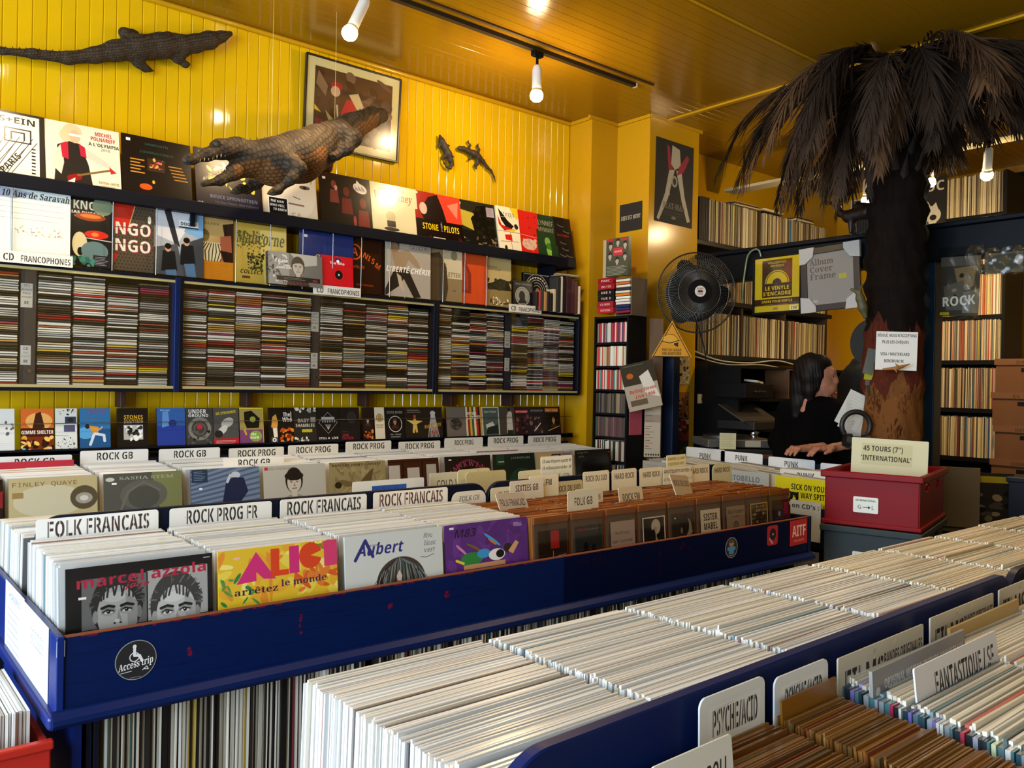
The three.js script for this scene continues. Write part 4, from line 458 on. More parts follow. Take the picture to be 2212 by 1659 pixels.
const farCovers = [
  [0.4, 'black cover with red print at the picture edge', '#171212', (g) => g.bg('#1a1414').r(0.6, 0.3, 0.4, 0.4, '#7d1c24')],
  [0.735, 'sandy cover with a blurred eye and thin square capitals', '#8d8260', (g) => g.bg('#a89b72').e(0.45, 0.6, 0.4, 0.4, '#b3ac90').e(0.84, 0.56, 0.16, 0.3, '#4e4432').e(0.84, 0.58, 0.1, 0.14, '#8e8a7c').e(0.84, 0.58, 0.05, 0.07, '#b9b7ac').t('FINLEY QUAYE', 0.4, 0.22, 0.14, '#6b4c2c', 'm', 0.74).r(0.04, 0.36, 0.12, 0.14, '#8a7244')],
  [1.075, 'murky green grey cover with a veiled figure and spaced capitals', '#3c3e38', (g) => g.bg('#4a4b45').p('#6c7048', 0.6, 0, 1, 0, 1, 1, 0.7, 1).e(0.5, 0.6, 0.3, 0.4, '#56564e').e(0.5, 0.66, 0.2, 0.3, '#444640').l('#5f5f56', 0.03, 0.2, 1, 0.3, 0.5, 0.5, 0.26, 0.7, 0.5).e(0.08, 0.16, 0.055, 0.055, '#b3b3aa').t('SASHA STEM', 0.54, 0.18, 0.12, '#9fa092', 'f', 0.7).price(0.1, 0.25)],
  [1.428, 'slate blue cover of a man crouching on stone steps', '#39475a', (g) => { g.bg('#6a7a92'); for (let i = 0; i < 12; i++) g.l('#485870', 0.03, 0, 0.1 + i * 0.12, 1, -0.5 + i * 0.16); g.r(0.02, 0.02, 0.22, 0.36, '#22344a').lines(6, 0.05, 0.08, 0.16, 0.045, '#7d93aa').e(0.64, 0.22, 0.07, 0.1, '#b3b9c2').p('#1c2440', 0.5, 0.4, 0.6, 0.28, 0.76, 0.3, 0.82, 0.7, 0.7, 1, 0.44, 1).l('#b3b9c2', 0.04, 0.52, 0.4, 0.56, 0.22); g.e(0.14, 0.55, 0.025, 0.03, '#ddd'); }],
  [1.763, 'pale grey cover with a man in a black cap', '#9a968a', (g) => g.bg('#aeaa9e').t('PETE TOWNSHEND', 0.28, 0.14, 0.09, '#6a5a52', 'f', 0.44).r(0.02, 0.05, 0.05, 0.09, '#b02a2c').face(0.48, 0.52, 0.17, '#bdb4a4', '#1d1a18', '#2c2622', '#8e8a80').e(0.48, 0.34, 0.15, 0.13, '#1d1a18')],
  [2.103, 'olive stone cover with a butterfly wing sketch and rough capitals', '#7c6e4a', (g) => g.bg('#8e8058').speck(40, 0, 0, 1, 1, ['#857750', '#9a8c62', '#7a6c48'], 0.03, 0.09).t('BARCLAY JAMES HARVEST', 0.48, 0.14, 0.1, '#3a3220', 'b', 0.88).p('#5a4a2c', 0.5, 0.7, 0.72, 0.3, 0.78, 0.24, 0.72, 0.7).p('#6a5a38', 0.5, 0.7, 0.2, 0.55, 0.1, 0.62, 0.3, 0.8).e(0.14, 0.72, 0.06, 0.1, '#2a2218')],
  [2.438, 'dark red brown cover like a panelled door with white panels', '#2c140e', (g) => g.bg('#3c1c14').r(0, 0.2, 0.22, 0.8, '#b3aa9c').r(0.36, 0.3, 0.24, 0.7, '#b3aa9c').r(0.74, 0.22, 0.2, 0.78, '#a89f92').l('#24100b', 0.03, 0.28, 0.1, 0.28, 1).l('#24100b', 0.03, 0.66, 0.1, 0.66, 1).r(0, 0.08, 1, 0.03, '#24100b')],
  [2.796, 'black cover with pink arched lettering', '#171114', (g) => { g.bg('#1a1416').ring(0.5, 0.75, 0.3, 0.03, '#6d1c3c'); 'HAWKWIND'.split('').forEach((ch, i) => { const a = -1.2 + i * 0.34; g.t(ch, 0.5 + Math.sin(a) * 0.36, 0.78 - Math.cos(a) * 0.42, 0.26, '#a83a5a', 'fb', 0, 'c', a * 0.9); }); g.price(0.08, 0.1); }],
  [3.131, 'dark green cover with small pale serif title', '#12201a', (g) => g.bg('#16241c').r(0.08, 0, 0.18, 0.4, '#1f3a2a').t('J.E.N WATTS rider', 0.66, 0.2, 0.1, '#9cab9c', 'f', 0.46).r(0.12, 0.26, 0.14, 0.05, '#8da898').e(0.66, 1, 0.3, 0.45, '#1d3a26')],
  [3.453, 'beige cover with an orange picture panel and purple blocks', '#8e8064', (g) => g.bg('#a89878').r(0.08, 0.08, 0.32, 0.6, '#c49a62').speck(14, 0.12, 0.12, 0.24, 0.5, ['#b3381c', '#7c3a1c', '#d9b480'], 0.02, 0.06).r(0.42, 0.1, 0.24, 0.5, '#2c2228').r(0.68, 0.08, 0.26, 0.5, '#7a6a80').lines(2, 0.44, 0.16, 0.2, 0.08, '#aaa', 0.012)],
  [3.786, 'black cover with a darker disc and faint green title', '#14110e', (g) => g.bg('#1f1b16').e(0.45, 0.85, 0.34, 0.5, '#0d0b0a').t('tangerine', 0.2, 0.14, 0.12, '#5a6a4a', 'b', 0.32).t('DREAM', 0.16, 0.3, 0.09, '#6a6a58', 'b').r(0.92, 0.1, 0.05, 0.05, '#a33')],
];
farCovers.forEach(([x, l, side, d]) => { const t = GLOSS.add(256, 256, side, d, 0.5); cover('record_cover', l + ' in the wall bin', t, 0.315, 0.315, 0.006, x, 0.782, -3.68, -0.14, 0, 0, 'front covers of the wall bin'); });
// ---- signs
const signTiles = {};
function signTile(key, s, wid, size = 0.72, col = '#1a1917', bg = '#d9d9d4', y = 0.72, w = 400, h = 150) {
  return signTiles[key] ||= PAPER.add(w, h, '#cfcfc8', (g) => { g.bg(bg); g.stencil(s, 0.5, y, size, col, bg, wid); g.speck(6, 0, 0, 1, 1, ['rgba(150,140,110,.25)'], 0.004, 0.02); });
}
function card(label, tile, w, h, x, top, z, rx = -0.05, ry = 0, rz = 0, r = 0.012, group) {
  return solo('divider_card', label, 'divider card', plate(tile, w, h, 0.0025, r, 0).translate(0, -h / 2, 0), tile.m, [x, top, z], [rx, ry, rz], group);
}
const gb = signTile('gb', 'ROCK GB', 0.54, 0.42, '#1a1917', '#d6d6d2', 0.4), prog = signTile('prog', 'ROCK PROG', 0.7, 0.42, '#1a1917', '#cfcdc4', 0.4), prog2 = signTile('prog2', 'ROCK PROG', 0.5, 0.38, '#1a1917', '#cfcdc4', 0.4);
[[0.735, gb, 'first wall bin card, next to the picture edge, partly behind red', 1.148], [1.06, gb, 'second wall bin card, under the black and yellow film disc', 1.162], [1.40, gb, 'third wall bin card, under the blue film disc', 1.158], [1.737, prog, 'fourth wall bin card, half hidden below its lettering', 1.150], [2.053, prog, 'fifth wall bin card, under the chalk scrawled film disc', 1.155], [2.39, prog, 'sixth wall bin card, under the slim film discs', 1.163], [2.732, prog, 'seventh wall bin card, under the yellow armed figure', 1.153], [3.055, prog2, 'eighth wall bin card, with smaller narrow lettering', 1.165], [3.388, prog, 'ninth wall bin card, second from the corner', 1.166], [3.722, prog, 'last wall bin card, nearest the corner', 1.163]].forEach(([x, t, l, y]) => card('stencilled card: ' + l, t, 0.292, 0.11, x, y, -4.108, 0, 0, 0, 0.008, 'stencilled cards of the wall bin'));
card('white stencilled card leaning forward among the wall bin sleeves', gb, 0.3, 0.11, 1.61, 1.128, -3.84, -0.2, 0.02, -0.01, 0.006);
solo('record_sleeve', 'red record sleeve sticking up before the first wall bin card', 'record', sleeveGeo, M('#a8273a', 0.35), [0.72, 0.815, -4.04], [-0.04, 0, 0.004]).scale.set(0.315, 0.315, 0.006);

// ---- middle bin
const frontTex1 = wornPaint(1, [[0.37, 0.2, 0.004, 0.4], [0.55, 0.3, 0.006, 0.05], [0.68, 0.25, 0.01, 0.1], [0.18, 0.4, 0.004, 0.1]]), frontTex2 = wornPaint(2, [[0.32, 0.05, 0.008, 0.8], [0.36, 0.06, 0.1, 0.2], [0.42, 0.1, 0.05, 0.15], [0.78, 0.05, 0.2, 0.06], [0.1, 0.1, 0.1, 0.1], [0.6, 0.05, 0.02, 0.3]]);
const front1 = D('#e0e0e0', 0.4, 0.4), front2 = D('#7c8c94', 0.4, 0.4); front1.map = frontTex1; front2.map = frontTex2;
{ const t = thing('record_bin', 'blue double sided record bin in the middle of the shop', 'record bin');
  for (const [x0, x1, m] of [[0.4, 1.83, front1], [1.832, 3.27, front2]]) for (const s of [0, 1]) {
    const p = part(t, s ? 'rear_panel' : 'front_panel', B(x1 - x0, 0.165, 0.016), s ? blueDark : m, [(x0 + x1) / 2, 0.872, s ? -2.83 : -1.924]);
    part(p, 'bare_edge', RB(x1 - x0, 0.003, 0.0162, 0.001), woodEdge, [0, 0.0835, 0]);
  }
  part(t, 'base', B(2.87, 0.018, 0.93), navy, [1.835, 0.795, -2.377]);
  for (const z of [-1.912, -2.842]) part(t, 'moulding', new THREE.ExtrudeGeometry(new THREE.Shape([[0, 0], [0.016, 0.002], [0.024, 0.012], [0.022, 0.022], [0.008, 0.034], [0, 0.036]].map((p) => new THREE.Vector2(...p))), { depth: 2.9, bevelEnabled: false }).rotateY(-Math.PI / 2).translate(1.45, 0, 0), blue, [1.83, 0.772, z], [0, z < -2 ? Math.PI : 0, 0]);
  part(t, 'moulding', RB(0.026, 0.03, 0.96, 0.009), blueMid, [0.384, 0.787, -2.377]);
  for (const [x, m] of [[0.396, blueMid], [3.276, blueDark]]) { const e = part(t, 'end_panel', RB(0.016, 0.17, 0.93, 0.003), m, [x, 0.874, -2.377]); if (x < 1) part(e, 'bare_corner', RB(0.0165, 0.035, 0.004, 0.0015), M('#8a8f98', 0.7), [0.0005, 0.06, 0.4625]); }
  dividerPanel(t, 0.43, 1.868, 1.14, 0.8, -2.378, 0.06, 0.06, 0, blueDark); dividerPanel(t, 1.876, 3.3, 1.14, 0.8, -2.378, 0.06, 0.02, 0, blueDark); }
{ const t = thing('bin_stand', 'dark cupboard under the middle bin with upright records on its shelf', 'shelf unit');
  part(t, 'side_panel', B(0.018, 0.77, 0.84), blueMid, [0.44, 0.385, -2.377]); part(t, 'side_panel', B(0.018, 0.77, 0.84), navy, [3.22, 0.385, -2.377]);
  part(t, 'centre_panel', B(2.76, 0.77, 0.018), blackWood, [1.83, 0.385, -2.38]); part(t, 'shelf', B(2.76, 0.02, 0.84), blackWood, [1.83, 0.42, -2.377]); part(t, 'plinth', B(2.76, 0.08, 0.8), blackWood, [1.83, 0.04, -2.377]); }
const QL = { n: 300 };
const spineCols = ['#16130f', '#201b17', '#2e2823', '#c9c4b4', '#b3ad9c', '#ddd9cc', '#8e8878', '#5a5348', '#17181c', '#3a2f26', '#d0c9b2', '#0f0e0d', '#787064', '#a39a84', '#46403a', '#e2ddd0', '#6b6256'], spineOdd = ['#2a7fae', '#a5852c', '#c9c03a', '#7d2c34', '#3f5f58', '#9c3a2c', '#31406a', '#b5702a', '#c9b45a'];
// records on a shelf, spines out: along x (face +z) or along z (face -x)
function spines(a0, a1, y, b, axis, single, label, group, o = {}) {
  let a = a0; while (a < a1 - 0.003) {
    const th = rnd() < 0.1 ? rr(0.007, 0.012) : rr(0.003, 0.0055), h = rr(0.306, 0.318) * (o.h || 1), col = rnd() < (o.odd ?? 0.1) ? pick(spineOdd) : pick(o.cols || spineCols), dz = rr(-0.004, 0.004), tip = o.tip || 0;
    copyOf('shelved_record', single && QL.n-- > 0, label, 'record', group, sleeveGeo, 0.5, col, axis === 'x' ? [a + th / 2, y, b + dz] : [b + dz, y, a + th / 2], axis === 'x' ? [0, 0, tip + rr(-0.004, 0.004)] : [tip + rr(-0.004, 0.004), 0, 0], axis === 'x' ? [th * 0.9, h, 0.31] : [0.31, h, th * 0.9]);
    a += th;
  }
}
spines(0.505, 1.16, 0.432, -2.145, 'x', true, 'record standing spine out on the shelf under the middle bin', 'records under the middle bin', { odd: 0.07, cols: ['#0f0e0d', '#171412', '#e2ddd0', '#d6d0be', '#c9c4b4', '#8e8878', '#1c1815', '#e4e0d6', '#b3ad9c', '#2a2521'] });
for (const [x, c] of [[0.47, '#1c2f6c'], [0.485, '#141a30']]) solo('record_box', (c === '#1c2f6c' ? 'blue' : 'dark navy') + ' box set standing beside the records under the middle bin', 'box set', RB(0.012, 0.315, 0.31, 0.002), M(c, 0.4), [x, 0.59, -2.14]);
spines(1.2, 3.1, 0.432, -2.145, 'x', false);
// near side of the middle bin: four columns of long play sleeves
const Q2 = { n: 70 }, b2x = [0.567, 0.9, 1.235, 1.562];
b2x.forEach((x, i) => pack(x, -1.975, -2.345, 1.083, 1.088, { odd: 0.07, tilt0: 0.1, tilt1: 0.03, single: i === 0, quota: Q2, label: 'edged record sleeve packed in the first column of the middle bin', group: 'sleeves in the first column of the middle bin' }));
const b2c = [
  [0.572, 'black cover with two grey faces and thick red lettering', '#141414', (g) => { g.bg('#151516').r(0.1, 0.2, 0.86, 0.8, '#5d5d5c'); g.c.save(); g.c.beginPath(); g.c.rect(0.1 * g.w, 0.2 * g.h, 0.42 * g.w, g.h); g.c.clip(); g.portrait(0.33, 0.74, 0.18, 150, '#262524', '#141313'); g.c.restore(); g.r(0.53, 0.18, 0.43, 0.82, '#9b9a97'); g.c.save(); g.c.beginPath(); g.c.rect(0.53 * g.w, 0.18 * g.h, 0.43 * g.w, g.h); g.c.clip(); g.portrait(0.73, 0.88, 0.19, 176, '#3a3938', '#242322'); g.c.restore(); g.r(0.525, 0.2, 0.008, 0.8, '#111').t('marcel azzola', 0.51, 0.32, 0.24, '#a6223c', 'b', 0.9, 'c', -0.02).t('joue', 0.46, 0.42, 0.12, '#a6223c', 'bi', 0.16); g.r(0.08, 0.47, 0.05, 0.04, '#ddd').r(0.93, 0.06, 0.05, 0.012, '#ccc'); }],
  [0.9, 'yellow and orange paint splashed cover with huge pink letters', '#d8b82a', (g) => { g.bg('#d9b32c').speck(60, 0, 0, 1, 1, ['#dca22c', '#e0c84a', '#d98a2a', '#ead878'], 0.04, 0.12).speck(14, 0.6, 0.5, 0.4, 0.45, ['#cf5a22', '#d9762c'], 0.03, 0.1).speck(12, 0, 0.5, 0.3, 0.5, ['#2f7a3c', '#4f8f3a'], 0.02, 0.05).speck(10, 0.75, 0, 0.25, 0.3, ['#4f8a3c', '#cf5a22'], 0.02, 0.06).p('#c92a70', 0.14, 0.62, 0.3, 0.08, 0.46, 0.6, 0.36, 0.58, 0.3, 0.44, 0.3, 0.6).r(0.42, 0.06, 0.07, 0.5, '#d2401c').r(0.42, 0.46, 0.15, 0.1, '#d2401c').r(0.575, 0.05, 0.085, 0.5, '#c92a70').e(0.76, 0.26, 0.1, 0.24, '#d2401c').p('#d9b32c', 0.76, 0.26, 0.9, 0.16, 0.9, 0.36).r(0.88, 0.02, 0.12, 0.48, '#cf3a6a').t('arrêtez', 0.3, 0.82, 0.16, '#2c2036', 'fb', 0.36).t('le monde', 0.7, 0.76, 0.16, '#3a2a44', 'fb', 0.4).r(0.12, 0.14, 0.05, 0.04, '#eaa'); }],
  [1.237, 'pale cover with brushed indigo name and the top of a head', '#b7bcb6', (g) => { g.bg('#c9ccc6').t('Aubert', 0.34, 0.42, 0.32, '#2c2e74', 'bi', 0.46).l('#2c2e74', 0.03, 0.1, 0.48, 0.2, 0.12, 0.27, 0.44).t('Jean Louis', 0.27, 0.24, 0.05, '#333', 'ib', 0.12).e(0.55, 1.02, 0.25, 0.5, '#43352f'); for (let i = 0; i < 150; i++) { const q = rr(-1, 1), d = Math.abs(q), k = pick(['#2c221f', '#54443c', '#3a2e2a', '#8fa8a8', '#6d8482', '#2a201d']); g.l(k, rr(0.003, 0.008), 0.54 + q * 0.06, 0.54 + d * 0.06, 0.55 + q * 0.19, 0.62 + d * 0.14, 0.55 + q * rr(0.22, 0.29), 1.02); } g.p('#c9b8a8', 0.5, 0.9, 0.53, 0.78, 0.56, 0.9, 0.55, 1, 0.51, 1); g.t('Bleu', 0.84, 0.2, 0.13, '#555', 'i', 0.1).t('blanc', 0.86, 0.36, 0.14, '#555', 'i', 0.13).t('vert', 0.85, 0.5, 0.13, '#555', 'i', 0.12).l('#666', 0.006, 0.76, 0.58, 0.82, 0.6, 0.9, 0.55); }],
  [1.562, 'purple cover with cartoon blobs in many colours', '#4b2366', (g) => { g.bg('#552a72').speck(30, 0, 0, 1, 1, ['#5a2f78', '#50286c', '#623480'], 0.05, 0.14).t('M83', 0.22, 0.3, 0.24, '#2a143c', 'bi', 0.26).r(0.82, 0.1, 0.06, 0.012, '#b9a6c8').lines(3, 0.82, 0.13, 0.12, 0.025, '#a894b8').r(0.05, 0.06, 0.05, 0.045, '#ddd').e(0.55, 0.42, 0.12, 0.035, '#3a9ac4', 0.6).e(0.55, 0.47, 0.06, 0.025, '#cf6a2c', 0.6).e(0.18, 0.56, 0.08, 0.03, '#c97ab0', 0.7).e(0.33, 0.54, 0.1, 0.028, '#6f5a22', 0.45).e(0.3, 0.78, 0.13, 0.14, '#2f7d3c').e(0.44, 0.7, 0.08, 0.1, '#3a8fc4').e(0.6, 0.76, 0.1, 0.13, '#e3e0da').e(0.64, 0.75, 0.05, 0.09, '#181616').e(0.74, 0.64, 0.05, 0.1, '#2a2222').p('#c99a6a', 0.74, 0.72, 0.84, 0.5, 0.88, 0.56, 0.8, 0.8).l('#d9c43a', 0.025, 0.12, 0.78, 0.2, 0.86).r(0.2, 0.9, 0.5, 0.1, '#c08f62'); }],
];
b2c.forEach(([x, l, side, d]) => { const t = GLOSS.add(480, 480, side, d, 0.43); cover('record_cover', l + ' in the middle bin', t, 0.314, 0.314, 0.006, x, 0.772, -1.946, -0.1, 0, 0, 'front covers of the middle bin'); });
// far side of the middle bin, facing the wall bin
[0.567, 0.9, 1.235, 1.562].forEach((x) => pack(x, -2.79, -2.41, 1.083, 1.088, { odd: 0.05, tilt0: 0.1, tilt1: 0.03 }));
// plastic-sleeved discs, browned by age
const brownCols = ['#8a4a1c', '#7c4018', '#94521f', '#6e3814', '#9c5c26', '#84481e', '#744018', '#a3622c'], brownOdd = ['#5c3014', '#b07a3c', '#4e2c16', '#a8703a'];
const Q3 = { n: 110 }, discX = [1.81, 1.973, 2.137, 2.3, 2.464, 2.628, 2.79, 2.95, 3.11];
discX.forEach((x, i) => { pack(x, -1.965, -2.345, 1.076, 1.074, { kind: 'sleeved_disc', cat: 'sleeved disc', w: 0.15, h: 0.16, t0: 0.0045, t1: 0.0075, odd: 0.14, cols: brownCols, oddCols: brownOdd, tilt0: 0.08, tilt1: 0.03, rough: 0.27, single: i < 3, quota: Q3, label: `plastic sleeved disc in the ${nth[i]} small column of the middle bin`, group: 'brown sleeved discs in the middle bin' }); if (i > 0) pack(x, -2.79, -2.41, 1.05, 1.055, { kind: 'sleeved_disc', w: 0.15, h: 0.16, t0: 0.0045, t1: 0.0075, odd: 0.12, cols: brownCols, oddCols: brownOdd, tilt0: 0.08, tilt1: 0.03, rough: 0.27 }); });
const discCovers = [
  ['dark sleeve with a red block and white cross', (g) => g.bg('#241812').r(0.42, 0.02, 0.3, 0.46, '#a31c20').l('#c9c0b0', 0.015, 0.5, 0.55, 0.5, 1).l('#c9c0b0', 0.015, 0.1, 0.74, 0.95, 0.66)],
  ['dark teal sleeve with two black figures', (g) => g.bg('#22282a').t('RAPIER', 0.2, 0.14, 0.1, '#a3243c', 'b', 0.3).t('Dans la dernière', 0.62, 0.13, 0.07, '#8d8a84', 's', 0.5).p('#0c0c0d', 0.2, 1, 0.3, 0.5, 0.4, 0.42, 0.46, 0.6, 0.5, 1).p('#0c0c0d', 0.56, 1, 0.6, 0.55, 0.72, 0.5, 0.8, 1)],
  ['pale mauve sleeve with three typed lines', (g) => g.bg('#a3938e').t('The Official', 0.46, 0.36, 0.1, '#2a2220', 'm', 0.6).t('GARY FLETCHER', 0.48, 0.6, 0.1, '#2a2220', 'm', 0.8).t('Bootleg Album', 0.48, 0.82, 0.1, '#2a2220', 'm', 0.76)],
  ['black sleeve with half a lit face in a white border', (g) => g.bg('#d9d6ce').r(0.05, 0.04, 0.9, 0.96, '#181716').e(0.58, 0.3, 0.2, 0.22, '#b9b3a6').p('#a39c90', 0.48, 0.3, 0.62, 0.3, 0.6, 0.6, 0.72, 0.78, 0.56, 0.86).e(0.46, 0.6, 0.1, 0.24, '#181716').t('mind method', 0.3, 0.94, 0.08, '#ddd', 'b', 0.4)],
  ['dark sleeve with a face in profile', (g) => g.bg('#2c2622').e(0.7, 0.5, 0.2, 0.32, '#8d857c').p('#8d857c', 0.82, 0.4, 0.94, 0.6, 0.8, 0.66).e(0.55, 0.4, 0.22, 0.3, '#231d1a').e(0.42, 0.52, 0.05, 0.09, '#7d756c').price(0.1, 0.12).e(0.3, 0.03, 0.02, 0.02, '#a22').e(0.5, 0.03, 0.02, 0.02, '#a22').e(0.7, 0.03, 0.02, 0.02, '#a22')],
  ['white sleeve with heavy psychedelic black lettering', (g) => g.bg('#cfc7b8').t('SISTER', 0.5, 0.34, 0.28, '#1c1a18', 'b', 0.7).t('MABEL', 0.5, 0.62, 0.28, '#1c1a18', 'b', 0.7).r(0.12, 0.06, 0.76, 0.62, 'rgba(0,0,0,0)').e(0.66, 0.86, 0.06, 0.09, '#222')],
  ['grey sleeve with an arched old fashioned title', (g) => g.bg('#8d7d6c').t('Black Summer', 0.5, 0.24, 0.18, '#3a3028', 'ib', 0.86).t('Avenue', 0.5, 0.36, 0.1, '#4a4036', 'i', 0.4).e(0.5, 0.62, 0.14, 0.14, '#6f6254').ring(0.5, 0.62, 0.12, 0.02, '#453a30').lines(2, 0.1, 0.86, 0.8, 0.06, '#55493c')],
  ['brown sleeve covered with a grid of tiny pictures', (g) => { g.bg('#b39a68').r(0.06, 0.05, 0.88, 0.9, '#2b2118'); for (let i = 0; i < 7; i++) for (let j = 0; j < 7; j++) g.r(0.08 + i * 0.122, 0.08 + j * 0.122, 0.1, 0.09, pick(['#8d7a50', '#55462c', '#b39a68', '#3a2e1e', '#6f6040'])); }],
  ['dark sleeve with a turntable silhouette and magenta square', (g) => g.bg('#1a1a26').r(0.66, 0.1, 0.26, 0.4, '#7a1c40').e(0.38, 0.46, 0.3, 0.3, '#2a2c3c').e(0.38, 0.46, 0.08, 0.09, '#8d8fa0').r(0.15, 0.78, 0.7, 0.2, '#3a3c4a').speck(10, 0.2, 0.78, 0.6, 0.2, ['#8d8fa0', '#14141c'], 0.02, 0.06)],
  ['black sleeve with a golden winged skull', (g) => g.bg('#1c1614').e(0.5, 0.4, 0.2, 0.22, '#0f0c0b').p('#b39a3a', 0.1, 0.4, 0.3, 0.52, 0.16, 0.56).p('#b39a3a', 0.9, 0.4, 0.7, 0.52, 0.84, 0.56).e(0.5, 0.66, 0.12, 0.14, '#8d6a4c').l('#b38a3a', 0.03, 0.2, 0.9, 0.5, 0.7, 0.85, 0.88).r(0.2, 0.06, 0.6, 0.08, '#3a3a5a')],
];
const clearPlastic = new THREE.MeshPhysicalMaterial({ color: '#f0e8dc', roughness: 0.06, transmission: 1, thickness: 0 });
discX.forEach((x, i) => { const [l, d] = discCovers[i], k = GLOSS.add(190, 190, '#2a1c12', d), t = thing('sleeved_disc', l + ' at the middle bin front', 'sleeved disc', [x, 0.912, -1.948], 0, 'front sleeved discs of the middle bin'); t.rotation.x = -0.08;
  part(t, 'insert', slab(k, 0.122, 0.122, 0.004).translate(0.004, 0.061, 0), k.m, [0, 0.002, 0]); part(t, 'backing', B(0.146, 0.162, 0.003), M('#55463a', 0.3), [0, 0.083, -0.004]); part(t, 'clear_sleeve', new THREE.PlaneGeometry(0.148, 0.165), clearPlastic, [0, 0.084, 0.0034]); part(t, 'brown_top', RB(0.148, 0.022, 0.004, 0.001), M('#7d4418', 0.3), [0, 0.158, -0.001]); });
// cards of the middle bin
const folk = signTile('folk', 'FOLK FRANCAIS', 0.84, 0.5, '#3a2a28', '#dfe0dc', 0.43), progfr = signTile('progfr', 'ROCK PROG FR', 0.7, 0.48, '#1d1b1b', '#dcdcd8', 0.42), rockfr = signTile('rockfr', 'ROCK FRANCAIS', 0.86, 0.5, '#1d1b1b', '#dad8d2', 0.44), rockfr2 = signTile('rockfr2', 'ROCK FRANCAIS', 0.86, 0.5, '#4a2220', '#dcd7ca', 0.43);
[[0.575, folk, 'wide white card nearest the bin corner'], [0.9, progfr, 'wide white card with three stencilled words'], [1.222, rockfr, 'wide white card with black stencilled words in the middle'], [1.542, rockfr2, 'wide white card with dark red stencilled words']].forEach(([x, t, l], i) => card(l + ' on the middle bin divider', t, 0.295, 0.11, x, 1.138, -2.362, -0.02, 0, [0.01, 0, -0.006, 0][i], 0.008, 'stencilled cards of the middle bin'));
const smallTile = (key, draw, w = 240, h = 160) => signTiles[key] ||= PAPER.add(w, h, '#c9bf9c', draw);
const sCream = '#d8cfae', hand = (s, wid = 0.7, bg = '#d9d4c2') => (g) => g.bg(bg).t(s, 0.5, 0.34, 0.24, '#2a2420', 'i', wid);
const st = (s, wid, bg = sCream, y = 0.4, sz = 0.32) => (g) => g.bg(bg).stencil(s, 0.5, y, sz, '#2a1a18', bg, wid);
[[1.782, 1.118, -2.362, 0.15, hand('FOLK GB', 0.6), 'cream card handwritten with a folk heading', 0.03], [1.945, 1.122, -2.362, 0.13, hand('BLUES', 0.5, '#cfc4a0'), 'cream card handwritten with a blues heading', 0.012], [2.03, 1.145, -2.335, 0.165, st('SIXTIES GB', 0.68, '#cfc6b0'), 'cream card stencilled with a sixties heading', 0.008], [2.135, 1.155, -2.357, 0.15, (g) => g.bg(sCream).t('. FM', 0.62, 0.4, 0.32, '#2a1a18', 'b', 0.3), 'cream card showing only two letters behind another', 0.008], [2.268, 1.125, -2.36, 0.15, st('ROCK DU SUD', 0.86, '#b9a878'), 'soiled tan card with dark southern rock heading', 0.01], [2.423, 1.155, -2.362, 0.15, st('ROCK DU SUD', 0.82), 'clean cream card with southern rock heading', 0.01], [2.59, 1.155, -2.362, 0.15, st('HARD ROCK', 0.8), 'cream hard rock card, first in the row', 0.01], [2.76, 1.152, -2.362, 0.15, st('HARD ROCK', 0.74), 'cream hard rock card, second in the row', 0.01], [3.09, 1.15, -2.362, 0.15, st('HARD ROCK', 0.84), 'cream hard rock card, third in the row', 0.01], [3.262, 1.145, -2.362, 0.15, st('HARD ROCK', 0.8, '#c4b88c'), 'soiled hard rock card at the end of the row', 0.03]].forEach(([x, y, z, w, d, l, r], i) => card(l + ' on the middle bin divider', smallTile('m' + i, d), w, 0.1, x, y, z, -0.03, 0, 0.01, r));
card('cream card with two price lines on the middle bin divider', smallTile('price', (g) => g.bg('#d6ceb0').t('SANS ÉTIQUETTE DE PRIX = 8', 0.5, 0.34, 0.26, '#2c2824', 'b', 0.98).t('WITHOUT PRICE STICKER= 8', 0.5, 0.8, 0.24, '#55503f', 'm', 0.96), 380, 130), 0.2, 0.075, 2.925, 1.15, -2.35, -0.03, 0, 0, 0.003);
card('yellow note handwritten in capitals above the hard rock cards', smallTile('ask', (g) => { g.bg('#d9cd92'); ['DEMANDEZ A LA CAISSE', 'CE QUE VOUS NE VOYEZ', 'PAS EN RAYON!'].forEach((s, i) => g.t(s, 0.06, 0.28 + i * 0.28, 0.2, '#2a2418', 'ib', [0.88, 0.84, 0.64][i], 'l')); }), 0.13, 0.08, 2.935, 1.2, -2.37, -0.03, 0, 0.02, 0.004);
card('white note handwritten with disc prices and arrows behind the divider', smallTile('cdnote', (g) => { g.bg('#e2dcc2').t('CD sans étiquette à partir 8€', 0.5, 0.2, 0.13, '#2a2622', 'ib', 0.92).t('CD without price sticker : 8€', 0.5, 0.4, 0.13, '#2a2622', 'ib', 0.92).t('CD', 0.3, 0.72, 0.2, '#2a2622', 's').t('8€', 0.54, 0.68, 0.18, '#2a2622', 's').t('CD', 0.8, 0.7, 0.2, '#2a2622', 's'); for (const x of [0.3, 0.8]) g.l('#2a2622', 0.012, x, 0.78, x, 0.95).l('#2a2622', 0.012, x - 0.03, 0.89, x, 0.95, x + 0.03, 0.89); }, 240, 180), 0.17, 0.13, 2.285, 1.215, -2.45, -0.05, 0, 0.01, 0.006);
